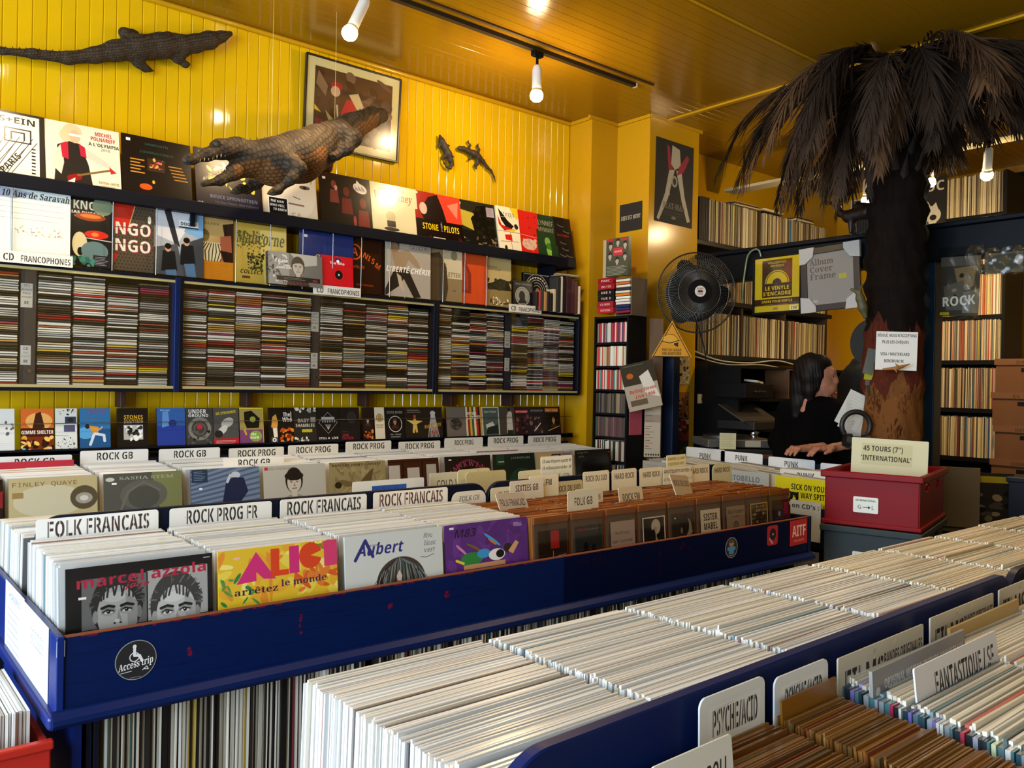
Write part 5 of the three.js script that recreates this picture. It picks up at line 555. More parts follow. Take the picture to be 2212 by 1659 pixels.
[[1.985, 1.165, -2.6, 0.16, '#cbbf8e', 'blank cream card with a stepped top behind the middle divider'], [2.03, 1.155, -2.58, 0.2, '#bfb27e', 'blank stained cream card behind the middle divider'], [2.24, 1.155, -2.52, 0.19, '#d9cfa6', 'blank clean cream card behind the middle divider'], [2.36, 1.15, -2.5, 0.08, '#cdbf8c', 'small blank cream card beside the white price note']].forEach(([x, y, z, w, c, l], i) => card(l, smallTile('blank' + i, (g) => g.bg(c).speck(5, 0, 0.1, 1, 0.5, ['rgba(110,90,40,.3)'], 0.01, 0.04), 80, 60), w, 0.09, x, y, z, -0.05, 0, 0.01, 0.014));
card('white card with a blue painted bar on the far side of the middle bin', smallTile('bluebar', (g) => { g.bg('#d6d6ce'); g.r(0.26, 0.26, 0.48, 0.4, '#17489c').speck(30, 0.26, 0.3, 0.46, 0.34, ['#1c58b4', '#123c84'], 0.01, 0.03); }, 400, 110), 0.3, 0.075, 1.6, 1.145, -2.6, -0.04, 0, 0.0, 0.006);
card('off white card with thin handwritten capitals on the far side of the middle bin', smallTile('cold', (g) => g.bg('#c9c2a4').t('COLD-WAVE', 0.42, 0.86, 0.7, '#3a382e', 's', 0.62), 400, 110), 0.275, 0.08, 1.955, 1.15, -2.66, -0.04, 0, 0.0, 0.005);
[[1.835, 1.125, -2.2, 0.14, st('FOLK FRANCAIS', 0.86, '#a89c8c', 0.56, 0.42), 'grey plastic card tilted forward over the brown discs', -0.5, 0.1], [2.02, 1.142, -2.03, 0.15, st('FOLK GB', 0.6, '#c4bca0', 0.6, 0.45), 'taped cream card standing over the front brown discs', -0.06, 0.02], [2.15, 1.128, -2.13, 0.14, (g) => g.bg('#cfc6a6').t('Blues ANGLAIS', 0.52, 0.5, 0.3, '#2c2622', 'ib', 0.76), 'cream card handwritten with english blues heading', -0.06, 0], [2.335, 1.125, -2.1, 0.14, st('ROCK FM', 0.74, '#b9ab8c', 0.6, 0.45), 'cream card half sunk among the brown discs', -0.2, 0.06], [2.64, 1.15, -2.12, 0.16, st('ROCK DU SUD', 0.84, '#a3937c', 0.56, 0.42), 'grey tan plastic card tilted over the middle of the brown discs', -0.45, 0.25]].forEach(([x, y, z, w, d, l, rx, ry], i) => card(l, smallTile('d' + i, d), w, 0.085, x, y, z, rx, ry, 0, 0.01));
// stickers on the front of the middle bin
const access = PAPER.add(240, 240, '#777', (g) => g.bg('#8d8d8a').e(0.5, 0.5, 0.475, 0.475, '#121214').e(0.46, 0.16, 0.045, 0.055, '#ddd').l('#ddd', 0.07, 0.46, 0.22, 0.46, 0.38, 0.58, 0.4, 0.64, 0.54).ring(0.46, 0.42, 0.11, 0.025, '#ddd').t('Access trip', 0.5, 0.68, 0.24, '#e4e4e0', 'ib', 0.84, 'c', -0.12).l('#ddd', 0.015, 0.14, 0.78, 0.4, 0.76).l('#ddd', 0.02, 0.66, 0.78, 0.76, 0.7, 0.8, 0.78, 0.7, 0.76).lines(1, 0.36, 0.93, 0.3, 0.02, '#888', 0.012));
solo('round_sticker', 'round black wheelchair sticker on the blue bin front', 'sticker', plate(access, 0.086, 0.086, 0.0008, 0.043), access.m, [0.545, 0.882, -1.9152]);
const aitf = PAPER.add(160, 160, '#c22', (g) => g.bg('#c32420').t('AITF', 0.52, 0.66, 0.6, '#e9ddd0', 'b', 0.8).t('AMOURINTER', 0.5, 0.86, 0.1, '#e0b8a8', 's', 0.6));
solo('square_sticker', 'red square sticker with white capitals at the bin corner', 'sticker', plate(aitf, 0.13, 0.105, 0.0008, 0.001), aitf.m, [3.19, 0.899, -1.9152], [0, 0, 0.02]);
const redrec = PAPER.add(120, 160, '#922', (g) => g.bg('#b3202c').e(0.52, 0.45, 0.3, 0.3, '#161214').e(0.52, 0.45, 0.1, 0.08, '#b3202c').e(0.55, 0.44, 0.04, 0.03, '#ddd').t('LA BOUM', 0.3, 0.8, 0.14, '#e4dcd4', 'b', 0.5, 'c', 0.9));
solo('rounded_sticker', 'red rounded sticker with a black record on the bin front', 'sticker', plate(redrec, 0.075, 0.08, 0.0008, 0.012), redrec.m, [2.995, 0.905, -1.9152]);
const oval = PAPER.add(120, 160, '#222', (g) => g.bg('#8d8d80').e(0.5, 0.5, 0.44, 0.46, '#23262a').e(0.5, 0.3, 0.2, 0.16, '#a3845a').e(0.5, 0.2, 0.22, 0.09, '#5a4630').p('#4f8db4', 0.3, 0.8, 0.34, 0.46, 0.66, 0.46, 0.7, 0.8).e(0.26, 0.55, 0.08, 0.1, '#4f8db4').e(0.74, 0.55, 0.08, 0.1, '#4f8db4').l('#ddd', 0.02, 0.3, 0.87, 0.7, 0.86));
solo('oval_sticker', 'small oval sticker with a figure in a blue shirt', 'sticker', plate(oval, 0.08, 0.08, 0.0008, 0.04), oval.m, [2.716, 0.886, -1.9152]);
// notices on the left end panel
const soldes = PAPER.add(260, 230, '#c9ccd0', (g) => g.bg('#c2c8ce').t('SOLDES', 0.56, 0.36, 0.24, '#70757a', 'f', 0.5).lines(5, 0.2, 0.52, 0.6, 0.08, '#c2c6ca', 0.006)), list = PAPER.add(260, 230, '#c9ccd0', (g) => { g.bg('#c0c6cc').t('HORAIRES', 0.5, 0.18, 0.11, '#7a7f84', 'b', 0.6); g.lines(7, 0.14, 0.3, 0.7, 0.085, '#8a8f94', 0.012); });
solo('paper_notice', 'white sheet with a faint sale heading on the bin end', 'notice', slab(soldes, 0.27, 0.21, 0.001), soldes.m, [0.3865, 0.858, -2.115], [0, -Math.PI / 2, 0]);
solo('paper_notice', 'white sheet with faint printed lines on the bin end', 'notice', slab(list, 0.25, 0.21, 0.001), list.m, [0.387, 0.862, -2.378], [0, -Math.PI / 2, 0]);
// low crate of records before the bin end
{ const t = thing('plastic_crate', 'bright red plastic crate of records at the lower corner of the picture', 'crate', [0.2, 0.38, -2.12]);
  const red = M('#b3261c', 0.4);
  part(t, 'front', RB(0.36, 0.34, 0.012, 0.004), red, [0, 0.19, 0.21]); part(t, 'rim', RB(0.37, 0.02, 0.02, 0.005), red, [0, 0.365, 0.213]); part(t, 'rear', B(0.36, 0.34, 0.012), red, [0, 0.19, -0.21]);
  for (const s of [-1, 1]) part(t, 'side', B(0.012, 0.34, 0.42), red, [s * 0.175, 0.19, 0]); part(t, 'floor_panel', B(0.36, 0.012, 0.42), red, [0, 0.02, 0]); }
solo('stool', 'low dark stool under the red crate of records', 'stool', B(0.34, 0.38, 0.4), blackWood, [0.2, 0.19, -2.12]);
for (let i = 0, x = 0.05; x < 0.355; i++) { const th = rr(0.005, 0.009), m = solo('record_sleeve', 'clear sleeved record in the red crate at the lower corner', 'record', sleeveGeo, sw(pick(sleeveCols), 0.2), [x, 0.41 + rr(0, 0.006), -2.12 + rr(-0.008, 0.008)], [0, Math.PI / 2, 0], 'records in the red crate'); m.scale.set(0.315, 0.39, th * 0.75); x += th; }

// ---- near bin
const Q4 = { n: 230 };
{ const t = thing('record_bin', 'blue double sided record bin nearest the camera', 'record bin');
  part(t, 'base', B(4.6, 0.02, 1.0), navy, [2.8, 0.745, -0.62]); part(t, 'rear_panel', RB(4.6, 0.17, 0.016, 0.003), blueDark, [2.8, 0.84, -1.13]); part(t, 'front_panel', RB(4.6, 0.17, 0.016, 0.003), blueDark, [2.8, 0.84, -0.125]);
  part(t, 'end_panel', RB(0.016, 0.12, 1.0, 0.003), blue, [0.505, 0.81, -0.62]); part(t, 'cupboard', B(4.5, 0.72, 0.9), navy, [2.85, 0.37, -0.62]);
  dividerPanel(t, 0.5, 1.865, 1.135, 0.755, -0.619, 0.07, 0.05, R(1.45), blue); dividerPanel(t, 1.875, 4.9, 1.135, 0.755, -0.655, 0.06, 0.02, 0, blueDark); }
for (let i = 0; i < 11; i++) pack(0.7 + i * 0.337, -1.11, -0.672 - Math.min(0.02, i * 0.006), 1.07, 1.075, { odd: 0.06, tilt0: 0.05, tilt1: 0.02, t0: 0.0028, t1: 0.0052, cols: i > 3 ? ['#e0d9c6', '#d8d0bc', '#e4decd', '#d0c8b2', '#e2ddd0', '#ccc4b0'] : sleeveCols, single: i < 4, quota: Q4, label: `edged record sleeve in the ${nth[i]} column of the nearest bin, far half`, group: 'white sleeves in the nearest bin' });
// near half: browned disc columns, then film records
const Q5 = { n: 190 };
[0.708, 0.868, 1.03].forEach((x, i) => pack(x, -0.32 + (i === 0 ? -0.14 : 0), -0.598, 1.06, 1.076, { kind: 'sleeved_disc', cat: 'sleeved disc', w: 0.135, h: 0.16, t0: 0.0024, t1: 0.004, odd: 0.2, cols: ['#7a5020', '#6c441a', '#84582a', '#5e3c1a', '#75542c', '#523a1e'], oddCols: ['#4e4226', '#8f7040', '#6a3620'], tilt0: 0.2, tilt1: 0.06, rough: 0.25, single: true, quota: Q5, label: 'plastic sleeved disc ' + ['behind the handwritten rock card', 'under the nearer psychedelic card', 'in the column beside the film records'][i], group: 'brown sleeved discs in the nearest bin' }));
const filmCols = ['#d8d4c4', '#cfc9b6', '#e0dccf', '#c4bda8', '#dbd8cc', '#b9b5a8', '#d2d0c8'];
[1.299, 1.622, 1.96, 2.3].forEach((x, i) => pack(x, -0.15, -0.6, 1.048, 1.083, { w: i ? 0.314 : 0.296, odd: 0.16, oddCols: ['#8f8d88', '#b54a3a', '#6d8a92', '#8f88b0', '#c9b08a', '#4b5a62'], cols: filmCols, tilt0: 0.12, tilt1: 0.04, t0: 0.0035, t1: 0.007 }));
// coloured spines of the film records, seen on their left side
for (let z = -0.2, i = 0; z > -0.6; i++) { const th = rr(0.004, 0.009); const f = (-0.2 - z) / 0.4, y = 1.052 + 0.028 * f; const fc = pick(['#2f4a56', '#9c2b4a', '#3f6a70', '#8a8fa0', '#6c66a8', '#22272c', '#c4c6c4', '#4d6a74', '#a3384a', '#2a3036', '#7f8a90', '#b9c4a0', '#1f3a44']), m = solo('film_record', colourName(fc) + ' spined film record in the nearest bin', 'record', sleeveGeo, sw(fc, 0.22), [1.292, y - 0.302, z - 0.002], [-0.06, 0, 0], 'film records with printed spines'); m.scale.set(0.322, 0.3, th * 0.85); z -= th; }
const psy = PAPER.add(220, 190, '#c4c8c8', (g) => { g.bg('#cfd3d2').r(0.12, 0.12, 0.8, 0.5, '#d6d9d8').stencil('PSYCHE/ACID', 0.53, 0.42, 0.36, '#17181a', '#d6d9d8', 0.7).l('#a9acac', 0.005, 0.12, 0.63, 0.92, 0.62).l('#b3b0a4', 0.006, 0.2, 0.16, 0.5, 0.14).l('#a9acac', 0.004, 0.05, 0.8, 0.95, 0.78); });
card('white card stencilled with a psychedelic heading, the nearer of the two', psy, 0.138, 0.12, 0.868, 1.134, -0.606, -0.02, R(1.45), 0, 0.012, 'psychedelic cards of the nearest bin');
card('white card stencilled with a psychedelic heading, behind the raised brown sleeve', psy, 0.138, 0.12, 1.026, 1.125, -0.608, -0.02, R(1.45), 0, 0.012, 'psychedelic cards of the nearest bin');
const films = PAPER.add(420, 160, '#b9b5a4', (g) => g.bg('#bdb8a6').stencil('FILMS', 0.28, 0.66, 0.6, '#241c1a', '#bdb8a6', 0.44).t('BANDES ORIGINALES', 0.74, 0.4, 0.26, '#2c2220', 'b', 0.48).speck(16, 0, 0, 1, 1, ['rgba(90,84,70,.3)', 'rgba(220,216,200,.5)'], 0.01, 0.03));
[[1.263, 1.118, 'grimy clear sleeved film card nearest the camera'], [1.575, 1.122, 'grimy clear sleeved film card, second along the divider'], [1.89, 1.122, 'grimy clear sleeved film card cut by the picture edge']].forEach(([x, y, l], i) => card(l, films, 0.285, 0.1, x, y, -0.612 - i * 0.008, -0.02, R(1.45), 0.0, 0.003, 'film cards of the nearest bin'));
const fant = PAPER.add(420, 160, '#c9c9c8', (g) => g.bg('#cfcfd2').stencil('FANTASTIQUE / SF', 0.57, 0.45, 0.4, '#17181a', '#cfcfd2', 0.74));
card('lilac white stencilled science fiction card among the film records', fant, 0.3, 0.11, 1.315, 1.118, -0.525, -0.12, 0.02, 0, 0.004);
const omp = GLOSS.add(420, 120, '#8e8e8c', (g) => g.bg('#77777a').t('ORIGINAL MOTION PICTURE SOUNDTRACK', 0.54, 0.34, 0.2, '#b9b9ba', 'b', 0.86).e(0.05, 0.34, 0.02, 0.07, '#b9b9ba'));
solo('record_sleeve', 'grey soundtrack sleeve with pale capitals raised above its neighbours', 'record', slab(omp, 0.314, 0.09, 0.005), omp.m, [1.29, 1.066, -0.565], [-0.06, 0.01, 0.012]);
solo('record_sleeve', 'tan edged record sleeve raised in the second film column', 'record', sleeveGeo, M('#a3864c', 0.3), [1.625, 0.79, -0.585], [-0.05, 0.01, 0.01]).scale.set(0.314, 0.315, 0.005);
const roll = PAPER.add(260, 200, '#c9c9bf', (g) => g.bg('#d2d4cc').t("ROCK 'N' ROLL", 0.5, 0.36, 0.22, '#22221f', 'bi', 0.86, 'c', -0.06).l('#bbb', 0.004, 0, 0.76, 1, 0.74));
card('white card with handwritten rock and roll heading at the lower picture edge', roll, 0.14, 0.12, 0.712, 1.12, -0.545, -0.12, 0.05, -0.02, 0.004);
solo('sleeved_disc', 'raised amber plastic sleeve before the second psychedelic card', 'sleeved disc', sleeveGeo, M('#7c5218', 0.22), [1.03, 0.935, -0.585], [-0.08, 0.02, 0.01]).scale.set(0.14, 0.165, 0.003);
// ---------------------------------------------------------------- rounded bodies meshed from tapered bones
function nets(f, lo, hi, cell, colour) {
  const n = [0, 1, 2].map((i) => Math.ceil((hi[i] - lo[i]) / cell) + 1), [nx, ny, nz] = n, val = new Float32Array(nx * ny * nz), id = (i, j, k) => i + nx * (j + ny * k);
  for (let k = 0; k < nz; k++) for (let j = 0; j < ny; j++) for (let i = 0; i < nx; i++) val[id(i, j, k)] = f(lo[0] + i * cell, lo[1] + j * cell, lo[2] + k * cell);
  const vert = new Int32Array(nx * ny * nz).fill(-1), P = [], F = [];
  const C = []; for (let q = 0; q < 8; q++) C.push([q & 1, (q >> 1) & 1, q >> 2]);
  const E = []; for (let a = 0; a < 8; a++) for (const b of [1, 2, 4]) if (!(a & b)) E.push([a, a | b]);
  for (let k = 0; k < nz - 1; k++) for (let j = 0; j < ny - 1; j++) for (let i = 0; i < nx - 1; i++) {
    let mask = 0; const v = C.map(([a, b, c], q) => { const w = val[id(i + a, j + b, k + c)]; if (w < 0) mask |= 1 << q; return w; });
    if (mask === 0 || mask === 255) continue;
    let x = 0, y = 0, z = 0, m = 0;
    for (const [a, b] of E) if ((v[a] < 0) !== (v[b] < 0)) { const t = v[a] / (v[a] - v[b]); x += C[a][0] + t * (C[b][0] - C[a][0]); y += C[a][1] + t * (C[b][1] - C[a][1]); z += C[a][2] + t * (C[b][2] - C[a][2]); m++; }
    vert[id(i, j, k)] = P.length / 3; P.push(lo[0] + (i + x / m) * cell, lo[1] + (j + y / m) * cell, lo[2] + (k + z / m) * cell);
  }
  const quad = (a, b, c, d, flip) => { if (a < 0 || b < 0 || c < 0 || d < 0) return; flip ? F.push(a, c, b, a, d, c) : F.push(a, b, c, a, c, d); };
  for (let k = 1; k < nz - 1; k++) for (let j = 1; j < ny - 1; j++) for (let i = 1; i < nx - 1; i++) {
    const s = val[id(i, j, k)] < 0;
    if (s !== val[id(i + 1, j, k)] < 0) quad(vert[id(i, j - 1, k - 1)], vert[id(i, j, k - 1)], vert[id(i, j, k)], vert[id(i, j - 1, k)], !s);
    if (s !== val[id(i, j + 1, k)] < 0) quad(vert[id(i - 1, j, k - 1)], vert[id(i - 1, j, k)], vert[id(i, j, k)], vert[id(i, j, k - 1)], !s);
    if (s !== val[id(i, j, k + 1)] < 0) quad(vert[id(i - 1, j - 1, k)], vert[id(i, j - 1, k)], vert[id(i, j, k)], vert[id(i - 1, j, k)], !s);
  }
  const g = new THREE.BufferGeometry(); g.setAttribute('position', new THREE.BufferAttribute(new Float32Array(P), 3)); g.setIndex(F); g.computeVertexNormals();
  if (colour) { const N = g.attributes.normal, A = new Float32Array(P.length); for (let i = 0; i < P.length / 3; i++) A.set(colour(P[3 * i], P[3 * i + 1], P[3 * i + 2], N.getX(i), N.getY(i), N.getZ(i)), 3 * i); g.setAttribute('color', new THREE.BufferAttribute(A, 3)); }
  return g;
}
// bones: chains of [x, y, z, r]; each consecutive pair is a tapered capsule
function field(chains, k = 0.02, sy = null) {
  const bones = []; for (const c of chains) for (let i = 0; i < c.length - 1; i++) bones.push([c[i], c[i + 1]]);
  return (x, y, z) => {
    let d = 1e9;
    for (const [a, b] of bones) {
      const bx = b[0] - a[0], by = b[1] - a[1], bz = b[2] - a[2], px = x - a[0], py = y - a[1], pz = z - a[2];
      const t = Math.min(1, Math.max(0, (px * bx + py * by + pz * bz) / (bx * bx + by * by + bz * bz + 1e-12)));
      const q = Math.hypot(px - bx * t, py - by * t, pz - bz * t) - (a[3] + (b[3] - a[3]) * t);
      const h = Math.max(0, k - Math.abs(d - q)) / k; d = Math.min(d, q) - h * h * k * 0.25;
    }
    return d;
  };
}
function bounds(chains, pad) { const lo = [1e9, 1e9, 1e9], hi = [-1e9, -1e9, -1e9]; for (const c of chains) for (const p of c) for (let i = 0; i < 3; i++) { lo[i] = Math.min(lo[i], p[i] - p[3] - pad); hi[i] = Math.max(hi[i], p[i] + p[3] + pad); } return [lo, hi]; }
const scales = noiseTex(256, (x, s) => { x.fillStyle = '#7a7a7a'; x.fillRect(0, 0, s, s); for (let j = 0; j < 8; j++) for (let i = 0; i < 8; i++) { const v = 205 + rnd() * 50; x.fillStyle = `rgb(${v},${v},${v})`; x.beginPath(); x.ellipse((i + 0.5 + (j % 2) * 0.5) * 32 % 256, (j + 0.5) * 32, 13.5, 12.5, 0, 0, 7); x.fill(); } });
const hide = new THREE.MeshPhysicalMaterial({ vertexColors: true, roughness: 0.7, specularIntensity: 0.4, map: scales, bumpMap: scales, bumpScale: 0.005 });
function skinned(g, k, a) { const p = g.attributes.position, u = new Float32Array(p.count * 2), c = Math.cos(a), s = Math.sin(a); for (let i = 0; i < p.count; i++) { u[2 * i] = (p.getX(i) * c + p.getY(i) * s) * k; u[2 * i + 1] = (p.getY(i) * c - p.getX(i) * s + p.getZ(i) * 0.7) * k; } g.setAttribute('uv', new THREE.BufferAttribute(u, 2)); return g; }
function hash3(i, j, k) { let h = Math.sin(i * 127.1 + j * 311.7 + k * 74.7) * 43758.5453; return h - Math.floor(h); }
// ---- crocodile hanging in the air, jaws open
{ const t = thing('stuffed_crocodile', 'stuffed crocodile with open jaws hanging on thread before the covers', 'stuffed crocodile');
  const spine = [[1.44, 2.535, -3.712, 0.05], [1.515, 2.515, -3.73, 0.078], [1.626, 2.52, -3.735, 0.108], [1.77, 2.575, -3.76, 0.122], [1.88, 2.65, -3.79, 0.105], [1.97, 2.712, -3.82, 0.088], [2.12, 2.82, -3.88, 0.07], [2.29, 2.93, -3.97, 0.052], [2.4, 2.985, -4.06, 0.036], [2.46, 3.0, -4.17, 0.02]];
  const chains = [spine, [[1.45, 2.54, -3.712, 0.055], [1.37, 2.518, -3.68, 0.042], [1.29, 2.472, -3.648, 0.026], [1.22, 2.434, -3.62, 0.019], [1.198, 2.426, -3.612, 0.023]], [[1.335, 2.535, -3.64, 0.014], [1.345, 2.537, -3.66, 0.014]], [[1.335, 2.535, -3.7, 0.014], [1.345, 2.537, -3.68, 0.014]], [[1.49, 2.475, -3.725, 0.055], [1.43, 2.43, -3.7, 0.034], [1.355, 2.372, -3.66, 0.02], [1.268, 2.336, -3.625, 0.011]],
    [[1.66, 2.52, -3.66, 0.05], [1.7, 2.478, -3.605, 0.034], [1.655, 2.418, -3.59, 0.023], [1.6, 2.362, -3.6, 0.015]], [[1.68, 2.55, -3.82, 0.045], [1.6, 2.44, -3.85, 0.03], [1.55, 2.395, -3.84, 0.018], [1.52, 2.392, -3.83, 0.012]],
    [[2.0, 2.745, -3.76, 0.055], [2.035, 2.71, -3.71, 0.042], [1.995, 2.645, -3.695, 0.028], [1.95, 2.606, -3.71, 0.018]], [[1.98, 2.67, -3.87, 0.045], [1.985, 2.59, -3.89, 0.028], [1.94, 2.575, -3.9, 0.017]]];
  for (const [x, y, z] of [[1.6, 2.362, -3.6], [1.52, 2.392, -3.83], [1.95, 2.606, -3.71]]) for (let i = 0; i < 4; i++) chains.push([[x, y, z, 0.011], [x - 0.022, y - 0.012, z + (i - 1.5) * 0.012, 0.007], [x - 0.042, y - 0.022 + 0.004 * i, z + (i - 1.5) * 0.02, 0.003]]);
  const base = field(chains, 0.02), [lo, hi] = bounds(chains, 0.02);
  const f = (x, y, z) => { const d = base(x, y, z); if (d > 0.03) return d; const u = (x * 0.86 + y * 0.5) * 62, v = (y * 0.86 - x * 0.5) * 62; return d - 0.0012 * Math.max(0, Math.sin(u) * Math.sin(v + z * 30)); };
  const g = nets(f, lo, hi, 0.0075, (x, y, z, nx, ny) => { const n = hash3(Math.round(x * 80), Math.round(y * 80), Math.round(z * 80)); const line = x < 1.75 ? 2.505 + (x - 1.55) * 0.25 : 2.555 + (x - 1.75) * 0.72, leg = (z > -3.638 && y < 2.535 && x > 1.56) || z > -3.73 && x > 1.88 || (z < -3.79 && y < 2.44); const belly = x > 1.42 && x < 2.3 && !leg && y < line + 0.006 * Math.sin(x * 60); const k = 0.8 + 0.4 * n; return belly ? [0.16 * k, 0.07 * k, 0.02 * k] : [0.056 * k, 0.04 * k, 0.027 * k]; });
  skinned(g, 5.5, 0.5);
  part(t, 'body', g, hide);
  const teeth = [], cone = new THREE.ConeGeometry(0.0035, 0.016, 6);
  for (let i = 0; i < 9; i++) { const a = i / 8; for (const s of [-1, 1]) { teeth.push(moved(cone, 1.21 + a * 0.16, 2.413 + a * 0.072, -3.615 - a * 0.06 + s * (0.012 + a * 0.018), Math.PI, 0, 0)); if (i < 7) teeth.push(moved(cone, 1.275 + a * 0.13, 2.366 + a * 0.084, -3.63 - a * 0.05 + s * (0.008 + a * 0.016))); } }
  part(t, 'teeth', join(teeth), M('#c4b48c', 0.4)).userData.kind = 'stuff';
  const scut = []; for (let i = 0; i < 26; i++) { const a = 0.06 + i / 26 * 0.86, q = a * 8.99, j = Math.min(8, Math.floor(q)), h = q - j, p = spine[j], n = spine[Math.min(9, j + 1)], L = (m) => p[m] + (n[m] - p[m]) * h; for (const s of [-1, 1]) scut.push(moved(new THREE.ConeGeometry(0.008, 0.02, 5), L(0) - 0.02, L(1) + L(3) * 0.96, L(2) + s * L(3) * 0.25, s * 0.25, 0, 0.3)); }
  part(t, 'back_scutes', join(scut), M('#33271c', 0.7));
  for (const s of [-1, 1]) part(t, 'eye', SP(0.007, 10), M('#a0904c', 0.15), [1.342, 2.538, -3.67 + s * 0.032]);
  for (const [x, y, z] of [[1.62, 2.63, -3.735], [1.99, 2.8, -3.82]]) part(t, 'thread', CY(0.0009, 0.0009, CEIL - y, 5), M('#b9a86a', 0.6), [x, (CEIL + y) / 2, z]); }
// ---- crocodile fixed flat on the wall
{ const t = thing('stuffed_crocodile', 'small dark stuffed crocodile fixed flat high on the planked wall', 'stuffed crocodile');
  const Z = -4.235, pts = [[0.36, 2.925, 0.004], [0.5, 2.91, 0.009], [0.6, 2.91, 0.014], [0.72, 2.93, 0.02], [0.86, 2.948, 0.027], [0.97, 2.99, 0.034], [1.06, 3.035, 0.046], [1.16, 3.078, 0.057], [1.27, 3.118, 0.058], [1.36, 3.142, 0.05], [1.43, 3.172, 0.042], [1.5, 3.208, 0.042], [1.56, 3.243, 0.026], [1.605, 3.27, 0.015]];
  const chains = [pts.map(([x, y, r]) => [x, y, Z, r]), [[1.13, 3.1, Z, 0.03], [1.1, 3.135, Z - 0.01, 0.022], [1.14, 3.15, Z - 0.02, 0.014], [1.165, 3.158, Z - 0.025, 0.007]], [[1.14, 3.04, Z, 0.034], [1.165, 3.01, Z - 0.01, 0.022], [1.2, 2.995, Z - 0.02, 0.016], [1.24, 2.993, Z - 0.025, 0.006]], [[1.32, 3.15, Z, 0.03], [1.3, 3.18, Z - 0.01, 0.014], [1.34, 3.19, Z - 0.02, 0.01], [1.375, 3.188, Z - 0.025, 0.005]], [[1.36, 3.11, Z, 0.03], [1.345, 3.075, Z - 0.01, 0.018], [1.39, 3.062, Z - 0.02, 0.014], [1.41, 3.07, Z - 0.025, 0.008]]];
  const base = field(chains, 0.02), [lo, hi] = bounds(chains, 0.015);
  part(t, 'body', skinned(nets(base, lo, hi, 0.008, (x, y, z) => { const k = 0.7 + 0.6 * hash3(Math.round(x * 110), Math.round(y * 110), 3); return [0.06 * k, 0.042 * k, 0.026 * k]; }), 9, 0.4), hide);
  const sc = []; for (let i = 0; i < 26; i++) { const x = 0.46 + i * 0.026; let j = 0; while (pts[j + 1][0] < x) j++; const a = (x - pts[j][0]) / (pts[j + 1][0] - pts[j][0]), y = pts[j][1] + a * (pts[j + 1][1] - pts[j][1]), r = pts[j][2] + a * (pts[j + 1][2] - pts[j][2]); sc.push(moved(new THREE.ConeGeometry(0.007, 0.018, 4), x, y + r * 0.92, Z + r * 0.2, 0.15, 0, 0.5)); }
  part(t, 'tail_scutes', join(sc), M('#2a2018', 0.7)); }
// ---- two lizards on the wall
const lizardHide = new THREE.MeshStandardMaterial({ vertexColors: true, roughness: 0.6 });
function lizard(label, body, legs) {
  const Z = -4.272, chains = [body.map(([x, y, r]) => [x, y, Z, r]), ...legs.map((l) => l.map(([x, y, r]) => [x, y, Z - 0.004, r]))], f0 = field(chains, 0.008), [lo, hi] = bounds(chains, 0.008);
  const t = thing('stuffed_lizard', label, 'stuffed lizard'); part(t, 'body', nets(f0, lo, hi, 0.0042, (x, y) => { const k = 0.7 + 0.6 * hash3(Math.round(x * 150), Math.round(y * 150), 1); return [0.035 * k, 0.022 * k, 0.012 * k]; }), lizardHide);
}
lizard('small dark stuffed lizard with a curled tail on the planked wall', [[2.945, 3.03, 0.008], [2.96, 3.0, 0.02], [2.985, 2.965, 0.022], [3.01, 2.93, 0.024], [3.03, 2.895, 0.018], [3.042, 2.87, 0.012], [3.03, 2.845, 0.009], [3.0, 2.848, 0.007], [2.98, 2.87, 0.005], [2.972, 2.885, 0.003]], [[[2.975, 2.985, 0.012], [2.945, 2.975, 0.007], [2.945, 2.955, 0.006]], [[3.0, 2.98, 0.01], [3.02, 2.985, 0.006]], [[3.0, 2.92, 0.012], [2.975, 2.905, 0.008], [2.97, 2.89, 0.005]], [[3.03, 2.93, 0.012], [3.05, 2.92, 0.007]]]);
lizard('long tailed dark stuffed lizard spread out on the planked wall', [[3.085, 2.982, 0.006], [3.1, 2.983, 0.014], [3.13, 2.985, 0.016], [3.165, 2.978, 0.017], [3.21, 2.97, 0.022], [3.25, 2.955, 0.02], [3.285, 2.935, 0.014], [3.32, 2.905, 0.01], [3.355, 2.885, 0.008], [3.38, 2.85, 0.006], [3.395, 2.815, 0.003]], [[[3.17, 2.99, 0.01], [3.185, 3.02, 0.006], [3.165, 3.035, 0.005], [3.17, 3.05, 0.003]], [[3.18, 2.965, 0.01], [3.19, 2.935, 0.006], [3.17, 2.925, 0.005]], [[3.245, 2.975, 0.012], [3.255, 3.005, 0.008], [3.24, 3.025, 0.006], [3.25, 3.045, 0.003]], [[3.24, 2.94, 0.012], [3.245, 2.91, 0.009], [3.225, 2.9, 0.008], [3.235, 2.88, 0.006]]]);
